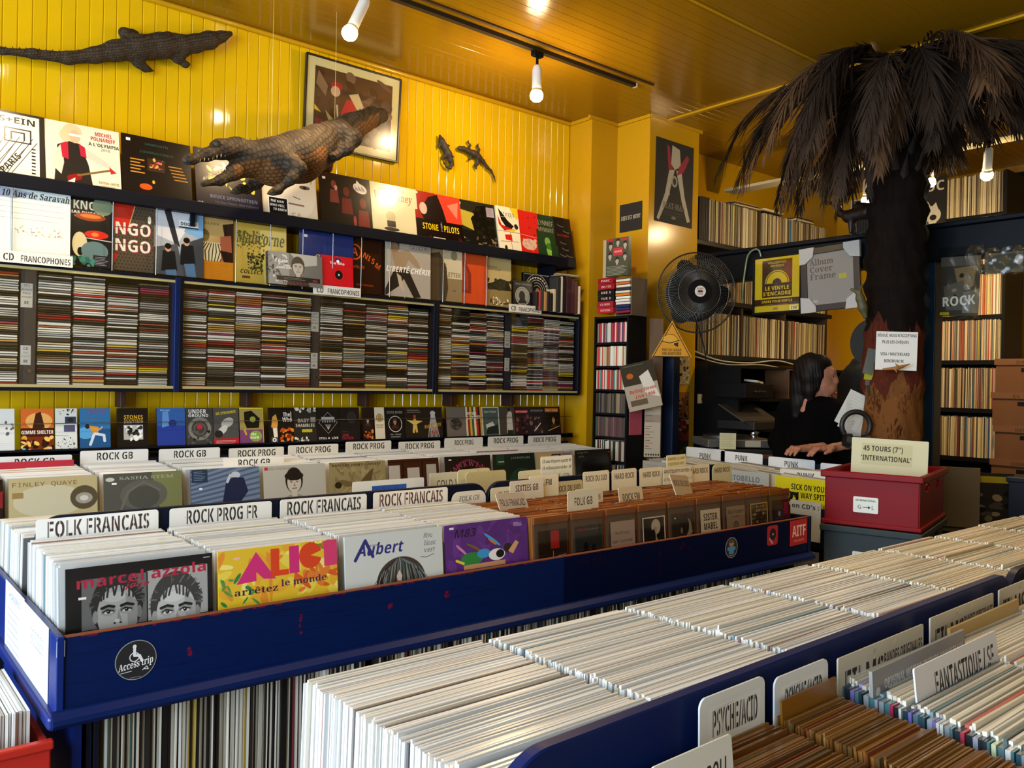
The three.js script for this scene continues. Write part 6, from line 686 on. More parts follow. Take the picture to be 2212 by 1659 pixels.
// ---- framed picture
const art = GLOSS.add(512, 410, '#111', (g) => { g.bg('#c2b987').r(0.085, 0.1, 0.83, 0.8, '#4a3524'); g.speck(50, 0.1, 0.12, 0.78, 0.72, ['#3c2a1e', '#5a4432', '#6b5440', '#4e3a2c'], 0.03, 0.1).p('#7a6448', 0.12, 0.14, 0.22, 0.3, 0.2, 0.42, 0.1, 0.3).e(0.31, 0.28, 0.06, 0.05, '#96262a').e(0.3, 0.34, 0.05, 0.06, '#b39a78').p('#a32a2c', 0.42, 0.4, 0.52, 0.4, 0.56, 0.66, 0.6, 0.74, 0.44, 0.78, 0.36, 0.58).p('#b9a87c', 0.44, 0.34, 0.54, 0.3, 0.62, 0.48, 0.56, 0.54).l('#b9a87c', 0.018, 0.32, 0.5, 0.34, 0.72, 0.24, 0.84).p('#a39058', 0.2, 0.58, 0.34, 0.72, 0.3, 0.86, 0.26, 0.76).p('#8d7c52', 0.5, 0.5, 0.78, 0.42, 0.66, 0.52).l('#c4b488', 0.008, 0.6, 0.5, 0.84, 0.4).r(0.1, 0.7, 0.08, 0.2, '#7d2c34').p('#c4a02c', 0.09, 0.54, 0.16, 0.62, 0.09, 0.6).l('#2c1e14', 0.01, 0.68, 0.86, 0.84, 0.52); });
{ const t = thing('framed_picture', 'large framed picture of a red clad figure hung high on the wall', 'picture', [2.342, 3.053, -4.268]); t.rotation.x = 0.05;
  part(t, 'print', slab(art, 0.596, 0.476, 0.006), art.m);
  for (const [x, y, w, h] of [[0, 0.242, 0.61, 0.012], [0, -0.242, 0.61, 0.012], [-0.301, 0, 0.012, 0.49], [0.301, 0, 0.012, 0.49]]) part(t, 'frame', RB(w, h, 0.016, 0.003), M('#1c1210', 0.35), [x, y, 0.002]);
  part(t, 'glass', B(0.592, 0.474, 0.002), new THREE.MeshPhysicalMaterial({ color: '#ffffff', roughness: 0.04, transmission: 1, thickness: 0, ior: 1.5 }), [0, 0, 0.006]); }
// ---------------------------------------------------------------- posters on the pillar
const dieu = PAPER.add(160, 150, '#111', (g) => g.bg('#1a1815').t('DIEU EST MORT', 0.5, 0.58, 0.2, '#a9a48c', 'b', 0.86));
solo('small_poster', 'small black card with grey capitals on the side of the pillar', 'poster', slab(dieu, 0.207, 0.195, 0.003), dieu.m, [4.343, 2.68, -3.944], [0, -Math.PI / 2, R(0.5)]);
const beat = PAPER.add(300, 420, '#222', (g) => { g.bg('#1c1a17').p('#a89f8a', 0.42, 0.05, 0.62, 0.08, 0.66, 0.28, 0.5, 0.34, 0.4, 0.28).p('#a89f8a', 0.36, 0.34, 0.5, 0.34, 0.34, 0.7, 0.12, 0.98, 0.06, 0.96, 0.26, 0.64).p('#a89f8a', 0.54, 0.34, 0.68, 0.34, 0.78, 0.64, 0.94, 0.92, 0.86, 0.94, 0.7, 0.7).p('#8c2434', 0.28, 0.06, 0.36, 0.08, 0.4, 0.28, 0.46, 0.34, 0.34, 0.36).p('#8c2434', 0.82, 0.12, 0.88, 0.16, 0.74, 0.34, 0.56, 0.4, 0.6, 0.3).e(0.5, 0.48, 0.08, 0.07, '#8d8778').e(0.5, 0.48, 0.04, 0.04, '#2b2824'); g.t('BEAT-MAN', 0.5, 0.82, 0.1, '#746c60', 'fb', 0.6).lines(2, 0.2, 0.86, 0.6, 0.03, '#4a463f').e(0.5, 0.92, 0.06, 0.02, '#6a655c').r(0.3, 0.6, 0.02, 0.06, '#aaa').r(0.36, 0.6, 0.02, 0.06, '#aaa'); });
solo('tall_poster', 'tall dark poster of long pale legs and red gloves on the pillar', 'poster', slab(beat, 0.41, 0.58, 0.002), beat.m, [4.61, 2.932, -3.783], [0, 0, R(-0.6)]);
// ---------------------------------------------------------------- disc tower and what stands on it
{ const t = thing('disc_tower', 'tall narrow black disc rack beside the corner', 'disc rack', [4.09, 0, -3.79]);
  part(t, 'back', B(0.01, 1.96, 0.3), black, [0.082, 0.98, 0]);
  for (const s of [-1, 1]) part(t, 'side', B(0.175, 1.96, 0.014), black, [0, 0.98, s * 0.146]);
  for (const y of [0.04, 0.4, 0.85, 1.005, 1.16, 1.315, 1.47, 1.625, 1.78, 1.95]) part(t, 'shelf', B(0.17, 0.014, 0.28), black, [0, y, 0]); }
const rackCols = [['#8c8478', '#b3312c', '#a82a3a', '#c9c4b8', '#3a3f58', '#2c4a46', '#7d2434', '#b9b3a4'], ['#b9b08c', '#c23a30', '#d0c9b0', '#a83a2c', '#c4bda4', '#8d7a4c', '#ddd8c8'], ['#2f7d74', '#c02f2a', '#b32a26', '#a39a84', '#c9c3b0', '#8a3a34', '#ded9cc'], ['#3a332c', '#5a5046', '#463c34', '#6c6154', '#8d7d5a', '#2c2622'], ['#4f3a38', '#6a4648', '#5c3c3a', '#3c4a3c', '#7a5a50', '#453230'], ['#b3ae94', '#2a2622', '#d0ccb8', '#a9a890', '#4a2624', '#8f9a6c', '#c4c0ac'], ['#2b2724', '#8d8a80', '#3a4246', '#c4c0b4', '#55504a']];
[1.787, 1.632, 1.477, 1.322, 1.167, 1.012, 0.857].forEach((y, r) => { for (let z = -3.925; z < -3.662;) { const w = rnd() < 0.12 ? 0.016 : rr(0.007, 0.011), h = rr(0.124, 0.13); const m = solo('racked_disc', ['red and grey boxed disc on the top shelf of the black rack', 'cream and red boxed disc on the second shelf of the black rack', 'red and pale boxed disc on the third shelf of the black rack', 'brown boxed disc on the fourth shelf of the black rack', 'dull mauve boxed disc on the fifth shelf of the black rack', 'pale boxed disc on the sixth shelf of the black rack', 'dark boxed disc on the lowest visible shelf of the black rack'][r], 'music disc', sleeveGeo, sw(pick(rackCols[r]), 0.35), [4.075, y, z + w / 2], [0, 0, 0], 'discs on shelf ' + (r + 1) + ' of the black rack'); m.scale.set(0.125, h, w * 0.92); z += w; } });
// stacks on the tower
const heads = GLOSS.add(200, 260, '#5a5a44', (g) => { g.bg('#3f4636').r(0.02, 0.01, 0.3, 0.06, '#a32a34').r(0.66, 0.03, 0.3, 0.06, '#a32a34'); for (const [x, y] of [[0.2, 0.2], [0.52, 0.12], [0.84, 0.2], [0.18, 0.46], [0.84, 0.5], [0.5, 0.6]]) g.face(x, y, 0.11, '#a8a094', '#221d1a', '#2a2420'); g.r(0.32, 0.26, 0.42, 0.2, '#a8323c').t('CHANSON', 0.53, 0.38, 0.07, '#d9a8a0', 'b', 0.34).lines(7, 0.04, 0.74, 0.9, 0.036, '#a9a590', 0.012); });
solo('disc_box_set', 'box set printed with six small portraits on the black rack', 'box set', slab(heads, 0.19, 0.25, 0.03), heads.m, [4.03, 2.345, -3.76], [0, -Math.PI / 2 + 0.05, 0]);
{ const bk = GLOSS.add(80, 200, '#a3977c', (g) => g.bg('#a89c80').p('#c2a83a', 0.3, 0.3, 1, 0.2, 1, 0.36, 0.3, 0.36).lines(8, 0.2, 0.1, 0.6, 0.1, '#c9bfa4', 0.02)); solo('disc_box_set', 'tall shrink wrapped pale box behind the portrait box set', 'box set', slab(bk, 0.13, 0.26, 0.02), bk.m, [4.075, 2.35, -3.87], [0, -Math.PI / 2, 0]); }
[['#8c1d24', 'dark red'], ['#8a1c22', 'dark red'], ['#1a1615', 'black'], ['#1c1716', 'black'], ['#93202a', 'crimson'], ['#a3262c', 'crimson']].forEach(([c, n], i) => { const k = GLOSS.add(120, 40, c, (g) => g.bg(c).t(['PARC', '20 / 02', 'DEE 2', 'TUE 3', 'CD BOX', 'EDITION'][i], 0.5, 0.7, 0.5, '#c9b0a8', 'b', 0.6)); solo('boxed_set', n + ' boxed set in the pile on the black rack, ' + ['topmost', 'second from the top', 'third from the top', 'fourth from the top', 'fifth from the top', 'lowest'][i], 'box set', slab(k, 0.145, 0.037, 0.13), k.m, [4.065, 2.195 - i * 0.039, -3.845 + rr(-0.005, 0.005)], [0, -Math.PI / 2 + rr(-0.04, 0.04), 0], 'boxed sets piled on the black rack'); });
{ const t = thing('disc_case_box', 'tan cardboard box lying open to the front with discs inside', 'box', [4.07, 1.957, -3.685]); const card2 = M('#5c4a34', 0.8);
  part(t, 'side', B(0.15, 0.24, 0.006), card2, [0.01, 0.12, 0.065]); part(t, 'side', B(0.15, 0.24, 0.006), card2, [0.01, 0.12, -0.065]); part(t, 'top', B(0.15, 0.006, 0.136), card2, [0.01, 0.243, 0]); part(t, 'base', B(0.15, 0.006, 0.136), card2, [0.01, 0.004, 0]); part(t, 'back', B(0.006, 0.24, 0.13), card2, [0.083, 0.12, 0]); }
['#c9c6b8', '#b5622a', '#d0cdc0', '#2a2a30', '#c9c4b4', '#c4701f', '#ddd9cc', '#d6d3c8', '#cfccc0', '#1f2350', '#23285c', '#7d1c30'].forEach((c, i) => solo('boxed_disc', ['pale', 'orange', 'off white', 'charcoal', 'cream', 'bright orange', 'white', 'second white', 'third white', 'navy', 'lower navy', 'crimson'][i] + ' boxed disc lying in the tan box on the black rack', 'music disc', B(0.12, 0.014, 0.12), M(c, 0.4), [4.055, 2.185 - i * 0.0185, -3.685 + rr(-0.003, 0.003)], [0, 0, 0], 'discs in the tan box'));
// pinned papers between rack and blue post
const mag = GLOSS.add(230, 320, '#a09684', (g) => g.bg('#a39784').r(0, 0, 1, 0.46, '#2b2620').e(0.24, 0.26, 0.1, 0.06, '#b3541c').p('#cfc8ba', 0.5, 0.3, 0.8, 0.2, 0.98, 0.8, 0.6, 0.7).t('Rolling Stones', 0.52, 0.62, 0.1, '#b3321f', 'bi', 0.8, 'c', -0.06).t('Live 1966', 0.56, 0.74, 0.1, '#b3321f', 'bi', 0.6, 'c', -0.06).r(0.1, 0.78, 0.5, 0.12, '#5a4a3a').lines(1, 0.1, 0.05, 0.7, 0.04, '#aaa'));
solo('bagged_magazine', 'tilted magazine in a clear bag with red title', 'magazine', slab(mag, 0.215, 0.3, 0.008), mag.m, [4.04, 1.505, -3.555], [0, -0.75, 0.24]);
solo('pink_folder', 'plain pink folder hanging under the tilted magazine', 'folder', RB(0.12, 0.18, 0.004, 0.001), M('#b04a5c', 0.55), [4.085, 1.275, -3.6345], [0, 0, 0]);
const strip = PAPER.add(120, 380, '#b3a48c', (g) => { g.bg('#b8a88e'); g.r(0, 0.34, 1, 0.12, '#a08674').lines(10, 0.08, 0.1, 0.5, 0.085, '#55463a', 0.02).speck(16, 0.1, 0.04, 0.7, 0.16, ['#4a3c32'], 0.02, 0.03).lines(4, 0.08, 0.56, 0.3, 0.09, '#8c3024', 0.03); for (let i = 0; i < 6; i++) g.e(0.14 + i * 0.15, 0.96, 0.05, 0.016, '#1c1816'); });
solo('long_notice', 'long narrow printed price list on the pillar side', 'notice', slab(strip, 0.105, 0.42, 0.002), strip.m, [4.2, 1.25, -3.59], [0, -0.75, 0]);
solo('pin_board', 'tan board behind the long price list', 'board', B(0.012, 1.95, 0.09), M('#5a4228', 0.7), [4.25, 0.975, -3.615], [0, -0.75 + Math.PI / 2, 0]);
const photos = [['grey group photo above the blue gap on the pillar', (g) => g.bg('#a89a74').speck(60, 0, 0, 1, 1, ['#2b2620', '#6a6252', '#c4baa0', '#453e34'], 0.03, 0.09)], ['dark drum photo on the pillar', (g) => g.bg('#8a5a1c').ring(0.3, 0.5, 0.24, 0.06, '#1c1612').e(0.3, 0.5, 0.2, 0.26, '#6a3c2c').speck(20, 0.3, 0.1, 0.6, 0.8, ['#3a1f18', '#a86a4a', '#241a14'], 0.04, 0.1)], ['colour photo of a face pressed on the pillar', (g) => g.bg('#7c3424').speck(30, 0, 0, 1, 1, ['#a35a3c', '#3a1a14', '#c48a62', '#5a2a20'], 0.05, 0.14)], ['grey cat like photo low on the pillar', (g) => g.bg('#3a342c').speck(30, 0, 0, 1, 1, ['#1c1814', '#6a6050', '#4a4236'], 0.05, 0.12)]];
[[1.62, 0.2], [1.37, 0.19], [1.2, 0.16], [1.02, 0.2]].forEach(([y, h], i) => { const k = GLOSS.add(150, 160, '#444', photos[i][1]); solo('pinned_photo', photos[i][0], 'photo', slab(k, 0.2, h, 0.002), k.m, [4.72, y, -3.782], [0, 0, 0], 'photos on the pillar'); });
solo('blue_post', 'dark blue square post before the pillar photos', 'post', RB(0.11, 1.78, 0.11, 0.006), D('#0b1a34', 0.4), [4.42, 0.89, -3.64], [0, 0.3, 0]);
// triangular warning sign
{ const s = new THREE.Shape(); s.moveTo(-0.132, -0.115); s.lineTo(0.132, -0.115); s.lineTo(0, 0.125); s.closePath();
  const k = PAPER.add(300, 280, '#b87a12', (g) => { g.bg('#c98a14').l('#1a140a', 0.018, 0.05, 0.965, 0.5, 0.06, 0.95, 0.965, 0.05, 0.965).e(0.46, 0.5, 0.2, 0.13, '#d09a28').l('#1f170a', 0.012, 0.27, 0.54, 0.3, 0.42, 0.4, 0.36, 0.56, 0.38, 0.66, 0.5).l('#1f170a', 0.02, 0.26, 0.56, 0.46, 0.6, 0.68, 0.52).p('#1f170a', 0.55, 0.6, 0.66, 0.58, 0.65, 0.7, 0.56, 0.66).t('PORT DU CASQUE', 0.5, 0.82, 0.1, '#1f170a', 'b', 0.48).t('OBLIGATOIRE', 0.5, 0.92, 0.11, '#1f170a', 'b', 0.48); });
  solo('warning_sign', 'yellow triangular helmet warning sign below the fan', 'sign', plate(k, 0.264, 0.24, 0.003, 0, 0, s), k.m, [4.295, 1.812, -3.52], [0, -0.72, 0]); }
// ---------------------------------------------------------------- wall fan
{ const t = thing('mounted_fan', 'black wall fan with a clear wire guard and round red badge', 'fan', [4.44, 2.125, -3.44], -0.62), wire = M('#80807c', 0.3, { metalness: 0.8 });
  const ribs = []; for (let i = 0; i < 110; i++) { const a = i / 110 * Math.PI * 2, P = (r, z) => [Math.cos(a) * r, Math.sin(a) * r, z]; ribs.push(tube([P(0.075, 0.07), P(0.16, 0.062), P(0.23, 0.035), P(0.262, 0.0), P(0.24, -0.04), P(0.16, -0.075), P(0.07, -0.085)], 0.0009, 12, 4)); }
  for (const [r, z] of [[0.14, 0.064], [0.2, 0.05]]) ribs.push(moved(new THREE.TorusGeometry(r, 0.0013, 5, 60), 0, 0, z));
  part(t, 'guard', join(ribs), wire); part(t, 'guard_ring', new THREE.TorusGeometry(0.263, 0.005, 8, 72), M('#26262a', 0.35));
  const bl = new THREE.Shape(); bl.moveTo(0.03, -0.03); bl.bezierCurveTo(0.1, -0.12, 0.22, -0.1, 0.235, -0.02); bl.bezierCurveTo(0.24, 0.06, 0.14, 0.07, 0.03, 0.035); bl.closePath();
  for (let i = 0; i < 3; i++) part(t, 'blade', new THREE.ExtrudeGeometry(bl, { depth: 0.003, bevelEnabled: false, curveSegments: 8 }).rotateX(0.32), D('#0a0a0b', 0.6, 0.2), [0, 0, -0.01], [0, 0, i * 2.094]);
  part(t, 'added_dark_disc', CY(0.17, 0.19, 0.01, 40), black, [0, 0, -0.06], [Math.PI / 2, 0, 0]); part(t, 'hub', CY(0.05, 0.055, 0.05, 28), black, [0, 0, 0], [Math.PI / 2, 0, 0]); part(t, 'hub_cap', CY(0.078, 0.078, 0.012, 36), black, [0, 0, 0.072], [Math.PI / 2, 0, 0]);  // added black disc behind the blades, darkens the inside of the guard
  const k = PAPER.add(120, 120, '#ccc', (g) => g.bg('#c9c4b8').e(0.5, 0.5, 0.5, 0.5, '#cfcabd').t('GIANT', 0.5, 0.36, 0.24, '#a3262a', 'b', 0.6).e(0.5, 0.5, 0.26, 0.1, '#22332e').t('FIVE', 0.5, 0.82, 0.24, '#a3262a', 'b', 0.5));
  part(t, 'badge', plate(k, 0.072, 0.072, 0.003, 0.036), k.m, [0, 0, 0.081], null, 'round cream badge with red letters');
  part(t, 'motor', new THREE.CapsuleGeometry(0.055, 0.09, 6, 16), black, [0, 0, -0.13], [Math.PI / 2, 0, 0]); part(t, 'bracket', B(0.04, 0.05, 0.2), black, [0.06, -0.03, -0.26], [0, -0.5, 0]); part(t, 'cable', tube([[0, -0.03, -0.16], [0.06, -0.2, -0.16], [0.1, -0.38, -0.12], [0.12, -0.5, -0.14]], 0.004, 16, 6), black); }
// ---------------------------------------------------------------- beam of the counter booth with hanging frames
{ const t = thing('booth_frame', 'dark blue beam and post framing the counter room', 'wooden frame'); const bm = D('#050c13', 0.45, 0.3);
  part(t, 'beam', RB(0.1, 0.17, 3.2, 0.006), bm, [4.93, 2.345, -2.2]); part(t, 'cap_moulding', RB(0.13, 0.03, 3.2, 0.008), bm, [4.925, 2.445, -2.2]); part(t, 'lower_moulding', RB(0.115, 0.02, 3.2, 0.006), bm, [4.93, 2.255, -2.2]); part(t, 'post', RB(0.1, 2.26, 0.1, 0.006), D('#0e2436', 0.4), [4.95, 1.13, -2.16]); }
const vin = GLOSS.add(300, 340, '#111', (g) => { g.bg('#b8a31a').r(0.17, 0.05, 0.66, 0.68, '#3a2418').t('MÉTALLIQUE PLACE', 0.5, 0.12, 0.05, '#b8a31a', 'b', 0.4).t('MUR DISQUES', 0.5, 0.18, 0.05, '#b8a31a', 'b', 0.3); for (const [r, k] of [[0.27, '#b8a31a'], [0.25, '#3a2418'], [0.235, '#b8a31a'], [0.1, '#3a2418']]) { g.c.fillStyle = k; g.c.beginPath(); g.c.arc(0.5 * g.w, 0.48 * g.h, r * g.w, Math.PI, 0); g.c.fill(); } g.t('LE VINYLE', 0.5, 0.6, 0.1, '#c9b21c', 'b', 0.54).t("S'ENCADRE", 0.5, 0.7, 0.1, '#c9b21c', 'b', 0.62).r(0, 0.76, 1, 0.12, '#3a2418').t('CADRE POUR VINYLE', 0.5, 0.83, 0.065, '#c9b21c', 'b', 0.68).lines(1, 0.2, 0.865, 0.6, 0.02, '#9c8a3a').r(0.78, 0.9, 0.18, 0.09, '#d6c88c').t('10€', 0.87, 0.97, 0.08, '#222', 'ib').r(0.42, 0.92, 0.1, 0.04, '#8d6a5a'); });
{ const t = thing('yellow_frame', 'black framed yellow and brown vinyl poster hanging from the beam', 'picture', [4.845, 2.19, -3.1], -Math.PI / 2); t.rotation.z = R(0.5);
  part(t, 'print', slab(vin, 0.335, 0.36, 0.006), vin.m); for (const [x, y, w, h] of [[0, 0.187, 0.365, 0.016], [0, -0.187, 0.365, 0.016], [-0.175, 0, 0.016, 0.36], [0.175, 0, 0.016, 0.36]]) part(t, 'frame', RB(w, h, 0.018, 0.003), black, [x, y, 0.003]);
  part(t, 'glass', B(0.335, 0.36, 0.002), new THREE.MeshPhysicalMaterial({ color: '#fff', roughness: 0.05, transmission: 1, thickness: 0 }), [0, 0, 0.006]); }
const acf = GLOSS.add(300, 320, '#222', (g) => g.bg('#85807a').t('Album', 0.06, 0.22, 0.16, '#57524c', 'fb', 0.52, 'l').t('Cover', 0.06, 0.36, 0.16, '#57524c', 'fb', 0.5, 'l').t('Frame', 0.06, 0.5, 0.16, '#57524c', 'fb', 0.56, 'l').r(0.68, 0.44, 0.16, 0.1, '#a39c3c').r(0.08, 0.9, 0.14, 0.05, '#9c978f'));
{ const t = thing('album_frame', 'wrapped dark album frame with pale card corners hanging tilted from the beam', 'picture', [4.81, 2.195, -2.705], -Math.PI / 2 + 0.06); t.rotation.z = R(3.2);
  part(t, 'print', slab(acf, 0.3, 0.32, 0.006), acf.m); for (const [x, y, w, h] of [[0, 0.18, 0.38, 0.04], [0, -0.18, 0.38, 0.04], [-0.17, 0, 0.04, 0.32], [0.17, 0, 0.04, 0.32]]) part(t, 'frame', RB(w, h, 0.02, 0.003), M('#231a14', 0.35), [x, y, 0.003]);
  const cs = new THREE.Shape(); cs.moveTo(0, 0); cs.lineTo(0.1, 0); cs.lineTo(0.1, 0.035); cs.lineTo(0.06, 0.09); cs.lineTo(0, 0.1); cs.closePath(); const cg = new THREE.ExtrudeGeometry(cs, { depth: 0.024, bevelEnabled: false });
  [[-1, -1, 0], [1, -1, 1], [1, 1, 2], [-1, 1, 3]].forEach(([sx, sy, q]) => part(t, 'card_corner', cg, M('#a9a6a0', 0.5), [sx * 0.194, sy * 0.204, -0.008], [0, 0, q * Math.PI / 2])); }
const rock = GLOSS.add(220, 320, '#3a3a38', (g) => { g.bg('#3c3a36').r(0, 0, 1, 0.16, '#55534e').p('#7d6a4c', 0.35, 0.2, 0.9, 0.16, 0.85, 0.5, 0.5, 0.6).p('#5d5a54', 0.1, 0.5, 0.6, 0.4, 0.7, 0.9, 0.2, 0.9).p('#77736a', 0.6, 0.6, 1, 0.55, 1, 0.95, 0.6, 0.95).speck(16, 0.1, 0.2, 0.8, 0.6, ['#2a2826', '#6a655a', '#8d8470'], 0.03, 0.08).t('ROCK', 0.5, 0.82, 0.22, '#dcdad4', 'b', 0.84, 'c', -0.06).r(0.04, 0.93, 0.24, 0.05, '#b3a92c'); });
{ const t = thing('bagged_print', 'grey print with bold white word in a crumpled clear bag', 'bagged print', [4.86, 2.09, -1.965], -Math.PI / 2); t.rotation.z = R(-2);
  part(t, 'print', slab(rock, 0.21, 0.33, 0.003), rock.m);
  const bag = new THREE.PlaneGeometry(0.235, 0.4, 24, 30), p = bag.attributes.position; for (let i = 0; i < p.count; i++) p.setZ(i, 0.012 + 0.003 * Math.sin(p.getX(i) * 60 + p.getY(i) * 22) * Math.cos(p.getY(i) * 26)); bag.computeVertexNormals();
  part(t, 'clear_bag', bag, new THREE.MeshPhysicalMaterial({ color: '#eceae4', roughness: 0.12, transmission: 1, thickness: 0, side: THREE.DoubleSide }), [0, 0.02, 0]); }
{ const k = GLOSS.add(160, 90, '#4a4c4a', (g) => g.bg('#4d504e').r(0.1, 0.1, 0.8, 0.7, '#2f3a38').e(0.88, 0.4, 0.1, 0.24, '#a9a6a0').r(0.2, 0.3, 0.04, 0.1, '#ccc')); const t = thing('bagged_print', 'small grey print in a wide clear bag under the beam', 'bagged print', [4.87, 2.2, -1.745], -Math.PI / 2); part(t, 'print', slab(k, 0.19, 0.11, 0.003), k.m);
  const bag = new THREE.PlaneGeometry(0.24, 0.15, 20, 14), p = bag.attributes.position; for (let i = 0; i < p.count; i++) p.setZ(i, 0.009 + 0.0025 * Math.sin(p.getX(i) * 50) * Math.cos(p.getY(i) * 60)); bag.computeVertexNormals(); part(t, 'clear_bag', bag, new THREE.MeshPhysicalMaterial({ color: '#eceae4', roughness: 0.12, transmission: 1, thickness: 0, side: THREE.DoubleSide }), [0.01, 0.01, 0]); }
{ const k = PAPER.add(60, 100, '#999', (g) => g.bg('#8d9660').t('A', 0.6, 0.86, 0.4, '#222', 'ib')); solo('green_note', 'pale green note at the picture edge under the beam', 'note', slab(k, 0.16, 0.22, 0.002), k.m, [4.87, 2.2, -1.555], [0, -Math.PI / 2, 0]); }
{ const k = PAPER.add(60, 120, '#644', (g) => g.bg('#5c4a2c').r(0.16, 0.1, 0.68, 0.7, '#33261a')); solo('tan_note', 'narrow brown note beside the clear bag', 'note', slab(k, 0.07, 0.2, 0.002), k.m, [5.1, 2.14, -1.66], [0, -Math.PI / 2, 0]); }
{ const hk = thing('curtain_hook', 'curved pale metal hook arm beside the fan', 'hook'); part(hk, 'arm', tube([[4.86, 2.1, -3.38], [4.86, 2.3, -3.36], [4.85, 2.42, -3.32], [4.86, 2.44, -3.26], [4.88, 2.36, -3.24]], 0.008, 20, 8), M('#6f7a5c', 0.4, { metalness: 0.5 })); }
// ---------------------------------------------------------------- record shelves along the counter room wall
{ const t = thing('record_shelving', 'dark record shelving along the counter room side wall', 'shelf unit');
  for (const y of [1.73, 2.145, 2.575]) part(t, 'shelf', RB(2.0, 0.035, 0.32, 0.004), M('#12100e', 0.5), [5.87, y, -4.0]);
  for (const [x, y, h] of [[5.76, 2.75, 0.34], [6.8, 2.14, 0.85], [5.55, 1.93, 0.4], [6.15, 1.93, 0.4], [5.76, 2.34, 0.4], [4.93, 2.14, 0.85]]) part(t, 'upright', B(0.025, h, 0.3), M('#3a2614', 0.6), [x, y, -4.005]); }
const warmSp = ['#c9b98a', '#a8946a', '#7c6a4c', '#d6c89c', '#52412c', '#2c2218', '#8d7a54', '#b9a878', '#e0d4ac', '#3a2c1e', '#6c5a3e', '#96835c'];
const topSp = { cols: warmSp, odd: 0.06 };
spines(4.98, 5.1, 2.594, -4.0, 'x', true, 'dark record on the top shelf beside the pillar poster', 'dark records on the top side shelf', { cols: ['#1a1613', '#221c17', '#2c241c', '#14110f', '#3a3026'], odd: 0, h: 1.02 });
spines(5.1, 5.73, 2.594, -4.0, 'x', true, 'record on the top side shelf left of its upright', 'records on the top side shelf left of the upright', topSp);
spines(5.8, 6.75, 2.594, -4.0, 'x', false, '', '', topSp);
spines(4.98, 5.74, 2.164, -4.0, 'x', false, '', '', topSp); spines(4.98, 5.52, 1.75, -4.0, 'x', false, '', '', topSp); spines(5.58, 6.12, 1.75, -4.0, 'x', false, '', '', topSp); spines(6.18, 6.76, 1.75, -4.0, 'x', false, '', '', topSp); spines(5.78, 6.76, 2.164, -4.0, 'x', false, '', '', topSp);
[[5.58, 2.925, 0.3], [5.95, 2.925, 0.28], [6.42, 2.925, 0.26]].forEach(([x, y, w], i) => { const t = thing('flat_record_stack', ['flat records lying on top of the row left of the upright', 'flat records lying on the row right of the upright', 'flat brown records lying near the shelf end'][i], 'records'); for (let j = 0; j < 4; j++) part(t, 'record', B(w, 0.006, 0.3), sw(pick(warmSp), 0.5), [x + rr(-0.01, 0.01), y + j * 0.007, -4.0], [0, rr(-0.05, 0.05), 0]); });
{ const t = thing('cable_run', 'pair of white cables sagging along the shelf edge', 'cable'); part(t, 'cable', tube([[4.9, 1.77, -3.825], [5.2, 1.71, -3.82], [5.6, 1.7, -3.82], [6.0, 1.73, -3.82], [6.4, 1.69, -3.82], [6.82, 1.71, -3.82]], 0.006, 40, 6), M('#b9b4a4', 0.5)); part(t, 'cable', tube([[4.9, 1.73, -3.825], [5.3, 1.68, -3.82], [5.8, 1.69, -3.82], [6.3, 1.65, -3.82], [6.82, 1.68, -3.82]], 0.006, 40, 6), M('#a39e90', 0.5)); }
// shelving on the back wall
{ const t = thing('back_shelving', 'black record shelving on the back wall right of the palm', 'shelf unit');
  for (const y of [0.98, 1.36, 1.735, 2.085, 2.475, 2.865]) part(t, 'shelf', B(0.34, 0.03, 0.77), black, [7.07, y, -2.845]);
  for (const z of [-3.22, -2.955, -2.47]) part(t, 'upright', B(0.34, 3.2, 0.022), black, [7.07, 1.6, z]); part(t, 'back', B(0.012, 3.25, 0.77), blackWood, [7.25, 1.62, -2.845]); }
const bw = { cols: [...warmSp, '#1c1814', '#241e18', '#8d8a7c', '#33302a'], odd: 0.12 };
[[2.884, { cols: ['#e0d4ac', '#d6c89c', '#c9b98a', '#8d7a54', '#3a2c1e', '#efe6c4'], odd: 0.03 }], [2.494, topSp], [2.104, { cols: ['#c9b98a', '#e0dcc8', '#b3582c', '#9c8a5c'], odd: 0.2 }], [1.754, { cols: ['#c9b98a', '#2a241e', '#8d7a54', '#b0402c', '#d6c89c', '#6c5a3e', '#93a0a8'], odd: 0.1 }], [1.379, bw], [0.999, bw]].forEach(([y, o], i) => spines(-2.93, -2.49, y, 7.06, 'z', i < 5, ['record on the brightest upper shelf beside the skull poster', 'record on the upper shelf just above the beam', 'record on the shelf behind the small clear bag', 'colourful record on the shelf below the bagged print', 'record on the shelf under the colourful row'][i] || '', ['records on the brightest upper shelf', 'records just above the beam', 'records behind the clear bag', 'colourful records below the bagged print', 'records under the colourful row'][i] || '', o));
[1.754, 1.379, 0.999].forEach((y) => spines(-3.2, -2.97, y, 7.06, 'z', false, '', '', bw));
const jess = PAPER.add(130, 200, '#222', (g) => { g.bg('#1a1d1c').t('Jess', 0.4, 0.2, 0.2, '#cfcfc4', 'fb', 0.62).t('E', 0.72, 0.36, 0.2, '#cfcfc4', 'fb', 0.2); for (let i = 0; i < 12; i++) g.l('#4a524e', 0.01, 0.1 + i * 0.08, 0.4, 0.1 + i * 0.08, 0.95); g.r(0, 0, 0.05, 1, '#b9b9aa').r(0, 0, 1, 0.03, '#b9b9aa'); });
solo('music_poster', 'black concert poster with white serif letters on the back wall', 'poster', slab(jess, 0.34, 0.5, 0.003), jess.m, [7.47, 3.04, -3.84], [0, -Math.PI / 2, 0]);
